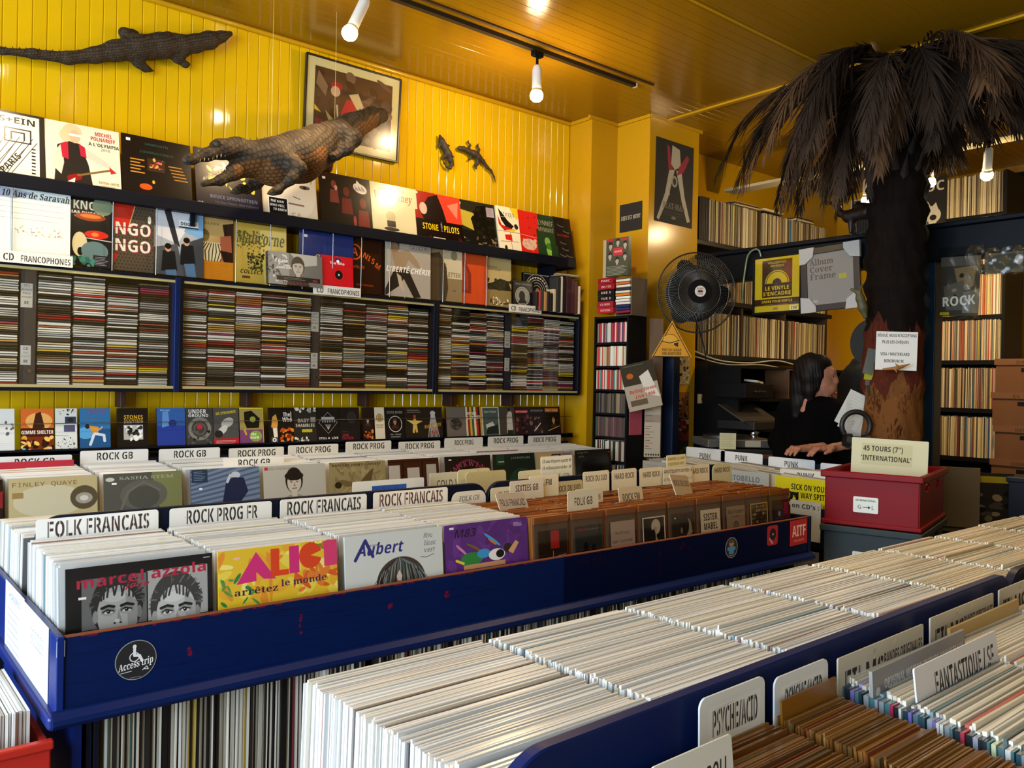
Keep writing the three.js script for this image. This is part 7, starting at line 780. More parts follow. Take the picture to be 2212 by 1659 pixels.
const skull = PAPER.add(150, 300, '#111', (g) => g.bg('#100f0e').t('OOC', 0.5, 0.24, 0.24, '#cfcabb', 'b', 0.9).e(0.45, 0.66, 0.4, 0.17, '#cfc9b4').p('#cfc9b4', 0.2, 0.74, 0.74, 0.74, 0.66, 0.94, 0.26, 0.94).e(0.3, 0.7, 0.1, 0.05, '#100f0e').e(0.62, 0.7, 0.1, 0.05, '#100f0e').p('#100f0e', 0.42, 0.8, 0.5, 0.8, 0.46, 0.75).p('#cfc9b4', 0.1, 0.58, 0.2, 0.44, 0.34, 0.52, 0.45, 0.4, 0.56, 0.52, 0.7, 0.44, 0.78, 0.58).l('#100f0e', 0.02, 0.2, 0.87, 0.72, 0.87));
solo('skull_poster', 'black poster with a crowned white skull beside the bright shelf', 'poster', slab(skull, 0.26, 0.46, 0.004), skull.m, [6.893, 3.0, -3.03], [0, -Math.PI / 2, 0]);
// cardboard boxes at the right
[0, 1, 2, 3].forEach((i) => { const t = thing('archive_box', ['lowest brown cardboard box in the stack at the right', 'second brown cardboard box from the bottom of the stack', 'third brown cardboard box from the bottom of the stack', 'topmost brown cardboard box, with handwriting on its lid'][i], 'cardboard box', [6.78, 0.78 + i * 0.243, -2.22 + (i % 2) * 0.02], -Math.PI / 2, 'stacked cardboard boxes'), cb = M('#5f3c1e', 0.9);
  part(t, 'body', B(0.42, 0.2, 0.32), cb, [0, 0.1, 0]); const k = PAPER.add(200, 30, '#8a5c30', (g) => g.bg('#66401f').t(['COMPIL', 'DEPTOS', 'EL DIZ', 'DALIDA'][i], 0.5, 0.8, 0.6, '#33200f', 'b', 0.34)); part(t, 'lid', slab(k, 0.44, 0.045, 0.34), k.m, [0, 0.22, 0]); part(t, 'hand_hole', RB(0.09, 0.03, 0.004, 0.001), black, [0, 0.16, 0.1595]); });
{ const k = PAPER.add(150, 130, '#333', (g) => g.bg('#8d9a98').r(0, 0.5, 1, 0.5, '#39506a').t('LPO', 0.5, 0.86, 0.3, '#d9d9cc', 'b', 0.6).lines(2, 0.14, 0.2, 0.7, 0.14, '#c9cfc8', 0.05)); const t = thing('dark_box', 'dark blue box with a pale printed label at the right', 'box', [5.66, 0.5, -1.66], -Math.PI / 2); part(t, 'body', RB(0.5, 0.48, 0.4, 0.006), M('#0c1826', 0.5), [0, 0.24, 0]); part(t, 'label', slab(k, 0.12, 0.09, 0.002), k.m, [0.04, 0.36, 0.202]); part(t, 'lid', RB(0.52, 0.03, 0.42, 0.006), M('#0c1826', 0.5), [0, 0.49, 0]); }
solo('low_cabinet', 'low dark cabinet under the dark labelled box', 'cabinet', B(0.7, 0.5, 0.5), blackWood, [5.72, 0.25, -1.66]);
// records standing behind the crates
{ const k = GLOSS.add(120, 240, '#222', (g) => g.bg('#2a231a').r(0, 0.06, 1, 0.12, '#a88c1c').speck(20, 0.1, 0.25, 0.8, 0.65, ['#4a3e2c', '#6a5a40', '#1c1712', '#8a744c'], 0.04, 0.12).lines(1, 0.1, 0.96, 0.6, 0.02, '#998')); solo('leaning_record', 'dark cover with a yellow strip standing behind the crates', 'record', slab(k, 0.31, 0.33, 0.008), k.m, [5.44, 0.852, -2.03], [0, -1.0, 0]);
  const b2 = GLOSS.add(60, 60, '#6d5c40', (g) => g.bg('#6f5e42').lines(6, 0.1, 0.1, 0.8, 0.15, '#77664a')); solo('leaning_record', 'plain beige sleeve standing behind the red crate', 'record', slab(b2, 0.31, 0.36, 0.02), b2.m, [5.3, 0.867, -2.17], [0, -1.05, 0]); }
solo('side_bench', 'dark bench carrying the records behind the crates', 'bench', B(0.46, 0.685, 0.42), blackWood, [5.35, 0.3425, -2.14]);
// ---------------------------------------------------------------- punk bin before the counter
{ const t = thing('record_bin', 'dark blue record bin standing across in front of the counter', 'record bin');
  part(t, 'base', B(0.5, 0.02, 1.28), navy, [4.13, 0.71, -2.81]); part(t, 'front_panel', RB(0.018, 0.2, 1.28, 0.003), blueDark, [3.9, 0.8, -2.81]); part(t, 'back_panel', B(0.016, 0.38, 1.28), navy, [4.37, 0.89, -2.81]);
  part(t, 'end_panel', RB(0.48, 0.34, 0.018, 0.003), blueDark, [4.13, 0.78, -2.18]); part(t, 'end_panel', RB(0.48, 0.3, 0.018, 0.003), blueDark, [4.13, 0.78, -3.45]); part(t, 'cupboard', B(0.42, 0.68, 1.2), blackWood, [4.13, 0.35, -2.81]); }
{ const k = (x, z, one) => { let a = x; while (a < 4.345) { const th = rr(0.004, 0.008); copyOf('record_sleeve', false, '', '', '', sleeveGeo, 0.2, pick(['#a89c84', '#b9ae96', '#8d8270', '#c4b9a0', '#9c917c', '#77695a']), [a, 0.728 + rr(-0.004, 0.006), z + rr(-0.004, 0.004)], [0, Math.PI / 2, 0.05], [0.313, 0.315, th * 0.8]); a += th; } };
  [-3.27, -3.17, -2.84, -2.5, -2.345].forEach((z) => k(3.965, z)); }
const sick = GLOSS.add(300, 300, '#b8ac1c', (g) => g.bg('#cdbf1c').t('5', 0.16, 0.32, 0.4, '#1a1a16', 'b', 0.2, 'c', 1.57).t('SICK ON YOU!', 0.62, 0.2, 0.13, '#1a1a16', 'b', 0.62).t('ONE WAY SPIT!', 0.6, 0.33, 0.13, '#1a1a16', 'b', 0.68).t('RARE LOVE &', 0.72, 0.48, 0.1, '#333018', 's', 0.42).t('REVOLUTION', 0.74, 0.6, 0.1, '#333018', 's', 0.46).t('PUNK 1969-76', 0.74, 0.7, 0.08, '#6a6420', 's', 0.4).e(0.84, 0.86, 0.08, 0.1, '#1a1a16').l('#b8ac1c', 0.01, 0.78, 0.88, 0.9, 0.83));
cover('record_cover', 'bright yellow cover with black capitals at the front of the punk bin', sick, 0.315, 0.315, 0.006, 0, 0, 0).position.set(3.935, 0.725, -2.35); scene.children[scene.children.length - 1].rotation.set(0, -Math.PI / 2, 0);
const porto = GLOSS.add(300, 300, '#8f8f86', (g) => g.bg('#a9a89e').t('PORTOBELLO', 0.42, 0.18, 0.13, '#6d7078', 'b', 0.8).t('BONES', 0.5, 0.33, 0.17, '#55585e', 'b', 0.8).r(0, 0.4, 1, 0.6, '#8d8c84'));
cover('record_cover', 'pale cover with grey outlined capitals at the front of the punk bin', porto, 0.315, 0.315, 0.006, 0, 0, 0).position.set(3.935, 0.73, -2.7); scene.children[scene.children.length - 1].rotation.set(0, -Math.PI / 2, 0);
const plainFront = GLOSS.add(60, 60, '#8f8777', (g) => g.bg('#9c9484').lines(1, 0.1, 0.1, 0.8, 0.1, '#6a6254'));
for (const [z, l] of [[-3.06, 'plain grey beige sleeve third from the crates at the front of the punk bin'], [-3.28, 'plain grey beige sleeve at the far end of the punk bin']]) { const m = cover('record_cover', l, plainFront, 0.315, 0.315, 0.006, 3.94, 0.728, z, 0); m.rotation.set(0, -Math.PI / 2, 0); }
const punk = signTile('punk', 'PUNK', 0.3, 0.4, '#1a1917', '#d9d9d6', 0.46), punk2 = signTile('punk2', 'PUNK', 0.34, 0.5, '#1a1917', '#cfcabc', 0.5), compu = signTile('compu', 'COMPUNK', 0.6, 0.42, '#1a1917', '#d9d9d6', 0.52), punk0 = signTile('punk0', 'PUNK', 0.3, 0.42, '#2a2927', '#c9c7be', 0.6);
[[punk0, -3.28, 1.115, 'farthest white punk card, half hidden behind sleeves'], [punk, -3.01, 1.108, 'white punk card behind the record player note'], [punk, -2.67, 1.1, 'white punk card under the hands of the seller'], [compu, -2.335, 1.09, 'white compilation card beside the red crate']].forEach(([k, z, y, l]) => card(l, k, 0.3, 0.11, 4.352, y, z, 0, -Math.PI / 2, 0, 0.01, 'white cards of the punk bin'));
card('creased punk card leaning behind the yellow cover', punk2, 0.3, 0.1, 4.0, 1.075, -2.37, 0, -Math.PI / 2, 0.02, 0.006);
{ const k = PAPER.add(120, 200, '#bbb', (g) => g.bg('#b9b7aa').t("on CD's :", 0.5, 0.2, 0.16, '#1c1c1a', 'b', 0.9)), k2 = PAPER.add(120, 140, '#777', (g) => { g.bg('#77777c'); ['VOIR', 'DANS LE', 'BAC'].forEach((s, i) => g.t(s, 0.5, 0.3 + i * 0.26, 0.2, '#2c2c30', 'ib', 0.6)); });
  solo('price_notice', 'white notice with black capitals on the punk bin below the yellow cover', 'notice', slab(k, 0.17, 0.2, 0.002), k.m, [3.889, 0.83, -2.3], [0, -Math.PI / 2, 0]); solo('grey_notice', 'grey handwritten notice low beside the grey crate', 'notice', slab(k2, 0.16, 0.16, 0.002), k2.m, [3.888, 0.6, -2.3], [0, -Math.PI / 2, 0]); }
solo('side_cupboard', 'dark cupboard front below the punk bin', 'cupboard', B(0.02, 0.66, 1.2), blackWood, [3.9, 0.34, -2.81]);
// ---------------------------------------------------------------- stacked crates
function crate(label, y, colour, dark, z0, rot) {
  const t = thing('stacking_crate', label, 'crate', [3.88, y, -1.88], rot), m = D(colour, 0.45, 0.3), L = 0.6, W = 0.4, H = 0.24;
  const e = new THREE.Shape(roundedShape(L - 0.01, H, 0.002).getPoints()); for (const q of [-1, 1]) e.holes.push(new THREE.Path(roundedShape(0.1, 0.035, 0.016).getPoints(4).map((p) => p.clone().add(new THREE.Vector2(q * 0.12, 0.06)))));
  const lw = new THREE.ExtrudeGeometry(e, { depth: 0.008, bevelEnabled: false }).translate(0, 0, -0.004);
  for (const s of [-1, 1]) { part(t, 'long_wall', lw, m, [0, H / 2, s * (W / 2 - 0.006)]); part(t, 'end_wall', RB(0.008, H, W - 0.01, 0.003), m, [s * (L / 2 - 0.006), H / 2, 0]); }
  part(t, 'floor_panel', B(L - 0.01, 0.008, W - 0.01), m, [0, 0.006, 0]);
  for (const s of [-1, 1]) { part(t, 'rim', RB(L + 0.03, 0.03, 0.022, 0.006), m, [0, H - 0.012, s * (W / 2 + 0.004)]); part(t, 'rim', RB(0.022, 0.03, W + 0.03, 0.006), m, [s * (L / 2 + 0.004), H - 0.012, 0]); part(t, 'foot_rim', RB(L + 0.02, 0.02, 0.018, 0.005), m, [0, 0.012, s * (W / 2)]); part(t, 'foot_rim', RB(0.018, 0.02, W + 0.02, 0.005), m, [s * (L / 2), 0.012, 0]); }
  return t; }
const cr = R(14);
const c1 = crate('dark red stacking crate of small records by the palm', 0.893, '#78060f', 0, 0, cr), c2 = crate('grey stacking crate under the dark red one', 0.648, '#343b3d', 0, 0, cr), c3 = crate('yellow stacking crate mostly hidden under the grey one', 0.404, '#a8821c', 0, 0, cr);
solo('crate_stool', 'dark stool carrying the stacked crates', 'stool', B(0.5, 0.4, 0.36), blackWood, [3.88, 0.2, -1.88], [0, cr, 0]);
{ const g2l = PAPER.add(160, 110, '#ddd', (g) => g.bg('#d9dcd2').t('INTERNATIONAL', 0.5, 0.28, 0.16, '#333', 'b', 0.8).t('G', 0.26, 0.76, 0.34, '#222', 's').t('L', 0.78, 0.76, 0.34, '#222', 's').l('#222', 0.03, 0.4, 0.64, 0.64, 0.64).p('#222', 0.6, 0.54, 0.7, 0.64, 0.6, 0.74)), m2q = PAPER.add(160, 110, '#ddd', (g) => g.bg('#d3d6cc').t('International', 0.5, 0.28, 0.18, '#333', 'ib', 0.8).t('M', 0.26, 0.78, 0.3, '#222', 'i').t('Q', 0.78, 0.78, 0.3, '#222', 'i').l('#222', 0.02, 0.4, 0.68, 0.66, 0.66).l('#222', 0.02, 0.6, 0.6, 0.66, 0.66, 0.6, 0.74));
  for (const [c, k, n] of [[c1, g2l, 'white handwritten label'], [c2, m2q, 'white handwritten label']]) part(c, 'label', plate(k, 0.105, 0.07, 0.001, 0.006), k.m, [-0.303, 0.1, -0.02], [0, -Math.PI / 2, 0], n);
  const tours = PAPER.add(320, 200, '#b9b592', (g) => g.bg('#c4bf9c').r(0.14, 0.12, 0.66, 0.5, '#b9b38a').t('45 TOURS (7")', 0.42, 0.3, 0.17, '#2c241c', 'b', 0.52).t("'INTERNATIONAL'", 0.46, 0.52, 0.16, '#2c241c', 'b', 0.66));
  solo('cardboard_sign', 'cream card sign standing up out of the dark red crate', 'sign', plate(tours, 0.33, 0.2, 0.004, 0.006), tours.m, [3.86, 1.175, -1.86], [0, -Math.PI / 2 + cr + 0.08, -0.02]);
  for (let i = 0; i < 12; i++) solo('small_record', 'seven inch record sleeve standing in the dark red crate', 'small record', B(0.003, 0.18, 0.18), sw(pick(['#c9c3b0', '#8d8878', '#b3ad9c', '#5a5348']), 0.4), [3.9 + i * 0.02, 0.99, -1.885 - i * 0.005], [0, cr, 0], 'small records in the dark red crate'); }
// ---------------------------------------------------------------- counter with record player and equipment
{ const t = thing('shop_counter', 'dark shop counter behind the punk bin', 'counter'); part(t, 'top', RB(0.46, 0.04, 0.68, 0.005), blackWood, [4.63, 1.0, -3.23]); part(t, 'front', B(0.03, 0.98, 0.66), blackWood, [4.43, 0.49, -3.23]); part(t, 'side', B(0.4, 0.98, 0.03), blackWood, [4.64, 0.49, -2.91]); }
{ const t = thing('book_pile', 'orange brown books piled under the record player', 'books', [4.62, 1.02, -3.2], -0.5); [['#3a2a1c', 0.03], ['#7a4420', 0.032], ['#22201e', 0.03]].forEach(([c, h], i) => part(t, 'book', RB(0.4, h, 0.34, 0.003), M(c, 0.6), [rr(-0.01, 0.01), 0.016 + i * 0.032, 0], [0, rr(-0.05, 0.05), 0])); }
{ const t = thing('record_player', 'grey record player with a metal tonearm on the counter', 'record player', [4.6, 1.12, -3.24], -0.62);
  part(t, 'plinth', RB(0.46, 0.05, 0.36, 0.008), M('#4a4844', 0.4), [0, 0.03, 0]); part(t, 'front_strip', RB(0.1, 0.04, 0.006, 0.002), M('#a39c88', 0.45), [0.06, 0.03, 0.182]); part(t, 'platter', CY(0.15, 0.15, 0.018, 40), M('#2a2826', 0.35), [-0.05, 0.065, 0]); part(t, 'record', CY(0.148, 0.148, 0.003, 40), M('#151412', 0.3), [-0.05, 0.076, 0]); part(t, 'arm_base', CY(0.024, 0.028, 0.035, 20), steel, [0.17, 0.072, -0.1]); part(t, 'tonearm', tube([[0.17, 0.095, -0.1], [0.16, 0.096, 0.0], [0.13, 0.094, 0.08], [0.09, 0.088, 0.12]], 0.005, 16, 8), steel); part(t, 'headshell', RB(0.03, 0.012, 0.018, 0.003), steel, [0.082, 0.085, 0.126], [0, 0.6, 0]); part(t, 'knob', CY(0.012, 0.012, 0.018, 16), steel, [0.2, 0.06, 0.13]); for (const s of [-1, 1]) part(t, 'foot', CY(0.018, 0.018, 0.012, 14), black, [s * 0.18, 0.004, 0.12]); }
{ const k = PAPER.add(120, 110, '#bbb', (g) => { g.bg('#b9b28a'); g.lines(8, 0.08, 0.12, 0.82, 0.1, '#77704e', 0.012); }); solo('typed_note', 'pale yellow typed note hanging before the record player', 'note', slab(k, 0.1, 0.1, 0.002), k.m, [4.365, 1.17, -3.12], [0, -0.8, 0]); }
{ const t = thing('hifi_rack', 'black rack of stereo equipment behind the counter', 'stereo rack', [5.63, 0, -3.62]);
  part(t, 'side', B(0.03, 1.66, 0.4), black, [-0.72, 0.83, 0]); part(t, 'side', B(0.03, 1.66, 0.4), black, [0.75, 0.83, 0]); part(t, 'back', B(1.5, 1.66, 0.02), black, [0, 0.83, -0.2]); for (const y of [0.9, 1.2, 1.42, 1.65]) part(t, 'shelf', B(1.48, 0.02, 0.4), black, [0, y, 0]); }
{ const t = thing('amplifier', 'black amplifier with small bright knobs on the stereo rack', 'amplifier', [5.0, 1.43, -3.45]); part(t, 'case', RB(0.34, 0.1, 0.26, 0.005), black, [0, 0.055, 0]); for (let i = 0; i < 4; i++) part(t, 'knob', CY(0.007, 0.007, 0.02, 12), steel, [-0.06 + i * 0.035, 0.05, 0.138], [Math.PI / 2, 0, 0]); part(t, 'feet', B(0.3, 0.008, 0.2), black, [0, 0.004, 0]); }
{ const t = thing('mixing_desk', 'flat grey lidded deck below the amplifier', 'audio deck', [5.02, 1.21, -3.38]); part(t, 'case', RB(0.42, 0.06, 0.3, 0.006), M('#1a1918', 0.4), [0, 0.04, 0]); part(t, 'lid', RB(0.42, 0.012, 0.28, 0.004), M('#3a342a', 0.4), [0, 0.11, -0.02], [0.5, 0, 0]); part(t, 'lamp', SP(0.006, 8), M('#8fae4c', 0.4), [0.1, 0.05, 0.152]); }
solo('white_booklet', 'white booklet lying on top of the amplifier', 'booklet', RB(0.14, 0.016, 0.1, 0.002), M('#b3ae9c', 0.6), [5.12, 1.55, -3.45], [0.1, 0.3, -0.1]);
{ const t = thing('wooden_pigeonhole', 'small open wooden pigeonhole box above the stereo rack', 'wooden box', [5.62, 1.43, -3.5]); const wd = M('#5e3c1c', 0.6); for (const y of [0.004, 0.11, 0.214]) part(t, 'board', B(0.26, 0.008, 0.2), wd, [0, y, 0]); for (const s of [-1, 1]) part(t, 'side', B(0.008, 0.214, 0.2), wd, [s * 0.128, 0.107, 0]); part(t, 'back', B(0.26, 0.214, 0.006), M('#2c1c10', 0.7), [0, 0.107, -0.1]); }
{ const t = thing('stereo_unit', 'brown grey stereo unit under the pigeonhole box', 'stereo', [5.7, 1.21, -3.5]); part(t, 'case', RB(0.32, 0.12, 0.26, 0.004), M('#2c2820', 0.4), [0, 0.062, 0]); part(t, 'display', B(0.12, 0.05, 0.004), black, [0, 0.07, 0.131]); for (const s of [-1, 1]) part(t, 'knob', CY(0.009, 0.009, 0.014, 12), steel, [s * 0.11, 0.06, 0.135], [Math.PI / 2, 0, 0]); }
{ const t = thing('loudspeaker', 'black loudspeaker with a round silver cone badge', 'speaker', [5.25, 0.92, -3.1], -0.5); part(t, 'cabinet', RB(0.4, 0.3, 0.2, 0.006), black, [0, 0.15, 0]); part(t, 'stand', B(0.2, 0.92, 0.14), black, [0, -0.46, 0]); part(t, 'cone', CY(0.045, 0.045, 0.006, 28), M('#4a4a4c', 0.5), [0.08, 0.16, 0.102], [Math.PI / 2, 0, 0]); }
for (let i = 0; i < 26; i++) solo('loose_disc', 'boxed disc lying in the piles beside the stereo rack', 'music disc', B(0.13, 0.009, 0.12), sw(pick(['#b3aa8c', '#8d8470', '#6a2a28', '#c9c0a4', '#4a4238', '#993a2c', '#77705c']), 0.4), [6.0 + (i % 2) * 0.17 + rr(-0.01, 0.01), 1.43 + Math.floor(i / 2) * 0.0115 + 0.005, -3.45 + rr(-0.01, 0.01)], [0, rr(-0.1, 0.1), 0], 'disc piles beside the stereo rack');
{ const t = thing('wall_plug', 'cream socket with a looped cable at the pillar edge', 'plug'); part(t, 'socket', RB(0.05, 0.07, 0.03, 0.006), M('#b9a06a', 0.5), [4.9, 1.42, -3.74]); part(t, 'cable', tube([[4.91, 1.38, -3.71], [4.95, 1.3, -3.7], [4.97, 1.2, -3.7], [4.95, 1.17, -3.7], [4.94, 1.22, -3.7], [4.96, 1.3, -3.7]], 0.004, 30, 6), M('#a89c84', 0.5)); }
{ const k = GLOSS.add(120, 60, '#222', (g) => g.bg('#1a1a1c')); const t = thing('black_coat', 'black coat hanging beside the palm trunk', 'coat', [5.05, 0, -2.62]); const ch = [[[0, 1.68, 0, 0.05], [0, 1.55, 0, 0.12], [0.0, 1.3, 0, 0.15], [0, 0.95, 0, 0.17]]], f0 = field(ch, 0.05), [lo, hi] = bounds(ch, 0.03); part(t, 'cloth', nets((x, y, z) => f0(x, y, z) + 0.012 * Math.sin(Math.atan2(z, x) * 6 + y * 4), lo, hi, 0.02), M('#0c0b0b', 0.9)); part(t, 'hanger_hook', CY(0.006, 0.006, 0.08, 8), steel, [0, 1.74, 0]); }
// ---------------------------------------------------------------- dried palm
{ const t = thing('dried_palm', 'dried palm tree with a drooping brown crown under the ceiling', 'palm tree', [4.57, 0, -2.19]);
  // bark: dark fibre above, painted near black for the shade of the fronds, a torn reddish skin below it, tan flaking bark at eye height
  const bark = noiseTex(1024, (x, s) => {
    x.fillStyle = '#6a4320'; x.fillRect(0, 0, s, s);
    for (let i = 0; i < 1500; i++) { x.fillStyle = pick(['rgba(130,84,38,.35)', 'rgba(92,56,24,.35)', 'rgba(70,38,16,.3)', 'rgba(150,100,52,.25)']); x.fillRect(rnd() * s, rnd() * s, 3 + rnd() * 20, 2 + rnd() * 7); }
    for (let i = 0; i < 46; i++) { const px = rnd() * s, py = s * (0.52 + 0.28 * rnd()); for (let j = 0; j < 26; j++) { x.fillStyle = pick(['rgba(40,18,8,.6)', 'rgba(60,26,10,.5)', 'rgba(84,40,16,.5)']); x.beginPath(); x.ellipse(px + (rnd() + rnd() - 1) * 46, py + (rnd() + rnd() - 1) * 26, 1.5 + rnd() * 5, 1.5 + rnd() * 4, rnd() * 3, 0, 7); x.fill(); } }
    const torn = (y0, amp, col, top) => { x.fillStyle = col; x.beginPath(); x.moveTo(0, top); x.lineTo(s, top); let off = 0; const n0 = []; for (let i = 0; i <= 120; i++) { off = off * 0.86 + (rnd() - 0.5) * amp * 0.5; n0.push(off); } for (let i = 120; i >= 0; i--) x.lineTo(i / 120 * s, y0 + n0[i]); x.closePath(); x.fill(); };
    torn(s * 0.535, 46, '#4c2014', 0);
    for (let i = 0; i < 900; i++) { x.fillStyle = pick(['rgba(92,40,24,.35)', 'rgba(58,24,14,.4)', 'rgba(110,54,30,.25)']); x.fillRect(rnd() * s, s * (0.4 + 0.13 * rnd()), 3 + rnd() * 14, 2 + rnd() * 5); }
    torn(s * 0.43, 40, '#100a07', 0);  // frond shade painted into the dark upper bark, with a ragged lower edge
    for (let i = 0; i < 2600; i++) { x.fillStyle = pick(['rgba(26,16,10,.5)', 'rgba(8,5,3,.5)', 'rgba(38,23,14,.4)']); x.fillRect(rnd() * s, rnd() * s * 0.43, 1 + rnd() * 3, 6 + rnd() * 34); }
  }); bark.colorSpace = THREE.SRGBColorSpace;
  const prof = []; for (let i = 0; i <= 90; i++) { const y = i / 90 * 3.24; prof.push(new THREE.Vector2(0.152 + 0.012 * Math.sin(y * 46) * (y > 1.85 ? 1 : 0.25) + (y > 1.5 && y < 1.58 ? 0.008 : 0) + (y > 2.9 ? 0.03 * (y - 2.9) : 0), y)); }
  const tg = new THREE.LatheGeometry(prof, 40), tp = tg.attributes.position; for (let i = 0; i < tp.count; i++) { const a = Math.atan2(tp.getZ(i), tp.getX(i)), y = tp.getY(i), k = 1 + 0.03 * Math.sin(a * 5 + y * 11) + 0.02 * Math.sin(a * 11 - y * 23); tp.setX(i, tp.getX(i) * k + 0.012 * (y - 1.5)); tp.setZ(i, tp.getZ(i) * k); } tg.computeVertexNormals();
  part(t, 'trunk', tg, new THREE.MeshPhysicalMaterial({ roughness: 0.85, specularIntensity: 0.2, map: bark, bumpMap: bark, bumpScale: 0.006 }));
  const frondMats = ['#33281f', '#3d2f24', '#2b211a', '#483526', '#543e2b'].map((c) => D(c, 0.8, 0.3));
  for (let i = 0; i < 84; i++) {
    const ring = i % 3, az = i * 2.39996 + rr(-0.2, 0.2), sag = Math.max(0, Math.cos(az - 2.45)), L = [0.95, 0.8, 0.66][ring] * rr(0.85, 1.1), out = [0.8, 0.56, 0.3][ring] * rr(0.85, 1.12), y0 = 3.24 - ring * 0.05 + rr(-0.03, 0.03), drop = [0.42, 0.48, 0.46][ring] * rr(0.85, 1.1) * (0.88 + 0.54 * sag - 0.36 * Math.max(0, -Math.cos(az - 2.45)));
    const curve = new THREE.CatmullRomCurve3([V(0.1, y0, 0), V(0.1 + out * 0.4, Math.min(3.3, y0 + 0.05), 0), V(0.1 + out * 0.78, y0 - drop * 0.32, 0), V(0.1 + out, y0 - drop, rr(-0.08, 0.08))]);
    const pos = [], N = 46;
    const strip = (a, b, c2, d) => pos.push(...a.toArray(), ...b.toArray(), ...c2.toArray(), ...a.toArray(), ...c2.toArray(), ...d.toArray());
    for (let j = 0; j < N; j++) {
      const u = 0.1 + 0.9 * j / N, p = curve.getPoint(u), tn = curve.getTangent(u), side = new THREE.Vector3().crossVectors(tn, V(0, 1, 0)).normalize(), nrm = new THREE.Vector3().crossVectors(side, tn);
      const p2 = curve.getPoint(Math.min(1, u + 0.022)), wr = 0.006 * (1.2 - u);
      strip(p.clone().addScaledVector(side, wr), p.clone().addScaledVector(side, -wr), p2.clone().addScaledVector(side, -wr), p2.clone().addScaledVector(side, wr));
      for (const s of [-1, 1]) {
        const len = L * 0.36 * Math.sin(Math.PI * Math.min(1, 0.2 + u * 0.72)) * rr(0.75, 1.15), dir = tn.clone().multiplyScalar(1.15).addScaledVector(side, s * rr(0.25, 0.6)).addScaledVector(nrm, rr(-0.25, 0.15)).add(V(0, -0.35, 0)).normalize(), w = rr(0.005, 0.008), across = new THREE.Vector3().crossVectors(dir, nrm).normalize().multiplyScalar(w);
        const m = p.clone().addScaledVector(dir, len * 0.45), e = p.clone().addScaledVector(dir, len).add(V(0, -0.1 * len, 0));
        strip(p.clone(), m.clone().add(across), e, m.clone().sub(across));
      }
    }
    const g = new THREE.BufferGeometry(); g.setAttribute('position', new THREE.BufferAttribute(new Float32Array(pos), 3)); g.computeVertexNormals();
    const m = frondMats[i % 5]; m.side = THREE.DoubleSide; part(t, 'frond', g, m, [0.02, 0, 0], [0, az, 0]);
  }
  const stub = []; for (let i = 0; i < 60; i++) { const a = i * 2.4, y = 2.7 + (i / 60) * 0.5; stub.push(moved(new THREE.ConeGeometry(0.03, 0.16, 5), Math.cos(a) * 0.15, y, Math.sin(a) * 0.15, 0, -a, -0.5)); }
  part(t, 'leaf_bases', join(stub), M('#22160e', 0.85)); }
// notices and oddments on the trunk
const cheq = PAPER.add(300, 300, '#ccc', (g) => { g.bg('#d8d6ce'); [["DÉSOLÉ, NOUS N'ACCEPTONS", 0.14, 0.94, 0.5], ['PLUS LES CHÈQUES', 0.31, 0.64, 0.47], ['VISA / MASTERCARD', 0.62, 0.7, 0.47], ['MINIMUM 8€', 0.8, 0.48, 0.45]].forEach(([s, y, w, x]) => g.t(s, x, y, 0.105, '#35332f', 'b', w)); });
{ const s = plate(cheq, 0.205, 0.205, 0.002, 0.001); solo('paper_notice', 'white printed payment notice taped to the palm trunk', 'notice', s, cheq.m, [4.408, 1.715, -2.095], [0, -0.93, R(-1.2)]); }
function figurine(name, label, cat, chains, mat, k = 0.012, cell = 0.005) { const [lo, hi] = bounds(chains, 0.01); return solo(name, label, cat, nets(field(chains, k), lo, hi, cell), mat); }
figurine('lizard_toy', 'orange toy lizard stuck under the payment notice', 'toy', [[[4.34, 1.615, -2.13, 0.006], [4.365, 1.622, -2.07, 0.01], [4.385, 1.632, -2.05, 0.007], [4.4, 1.645, -2.02, 0.003]], [[4.36, 1.62, -2.08, 0.006], [4.345, 1.6, -2.06, 0.003]], [[4.375, 1.625, -2.06, 0.006], [4.37, 1.645, -2.08, 0.003]]], M('#8c5a1c', 0.6), 0.006, 0.003);
figurine('camel_figurine', 'dark camel figurine standing on the beam beside the trunk', 'figurine', [[[4.86, 2.57, -2.62, 0.04], [4.86, 2.58, -2.5, 0.045], [4.86, 2.57, -2.44, 0.04]], [[4.86, 2.62, -2.56, 0.03], [4.86, 2.6, -2.48, 0.03]], [[4.86, 2.57, -2.62, 0.03], [4.86, 2.6, -2.68, 0.022], [4.86, 2.66, -2.7, 0.018], [4.86, 2.67, -2.74, 0.012]], [[4.85, 2.55, -2.6, 0.02], [4.85, 2.47, -2.6, 0.011]], [[4.87, 2.55, -2.6, 0.02], [4.87, 2.47, -2.585, 0.011]], [[4.85, 2.55, -2.47, 0.02], [4.85, 2.47, -2.46, 0.011]], [[4.87, 2.55, -2.46, 0.02], [4.87, 2.47, -2.44, 0.011]]], M('#1c0f0a', 0.5));
figurine('bird_figurine', 'small greenish carved bird clinging to the trunk beside the frame', 'figurine', [[[4.35, 1.9, -2.24, 0.012], [4.34, 1.95, -2.25, 0.024], [4.33, 2.0, -2.26, 0.022], [4.325, 2.03, -2.265, 0.016]], [[4.325, 2.03, -2.265, 0.012], [4.31, 2.05, -2.3, 0.008]], [[4.325, 2.04, -2.26, 0.008], [4.33, 2.075, -2.25, 0.004]]], M('#4a4428', 0.6));
solo('black_record', 'bare black record fixed edge on behind the trunk', 'record', CY(0.14, 0.14, 0.003, 40), M('#060606', 0.7), [4.68, 1.78, -2.36], [0, 0, Math.PI / 2]);
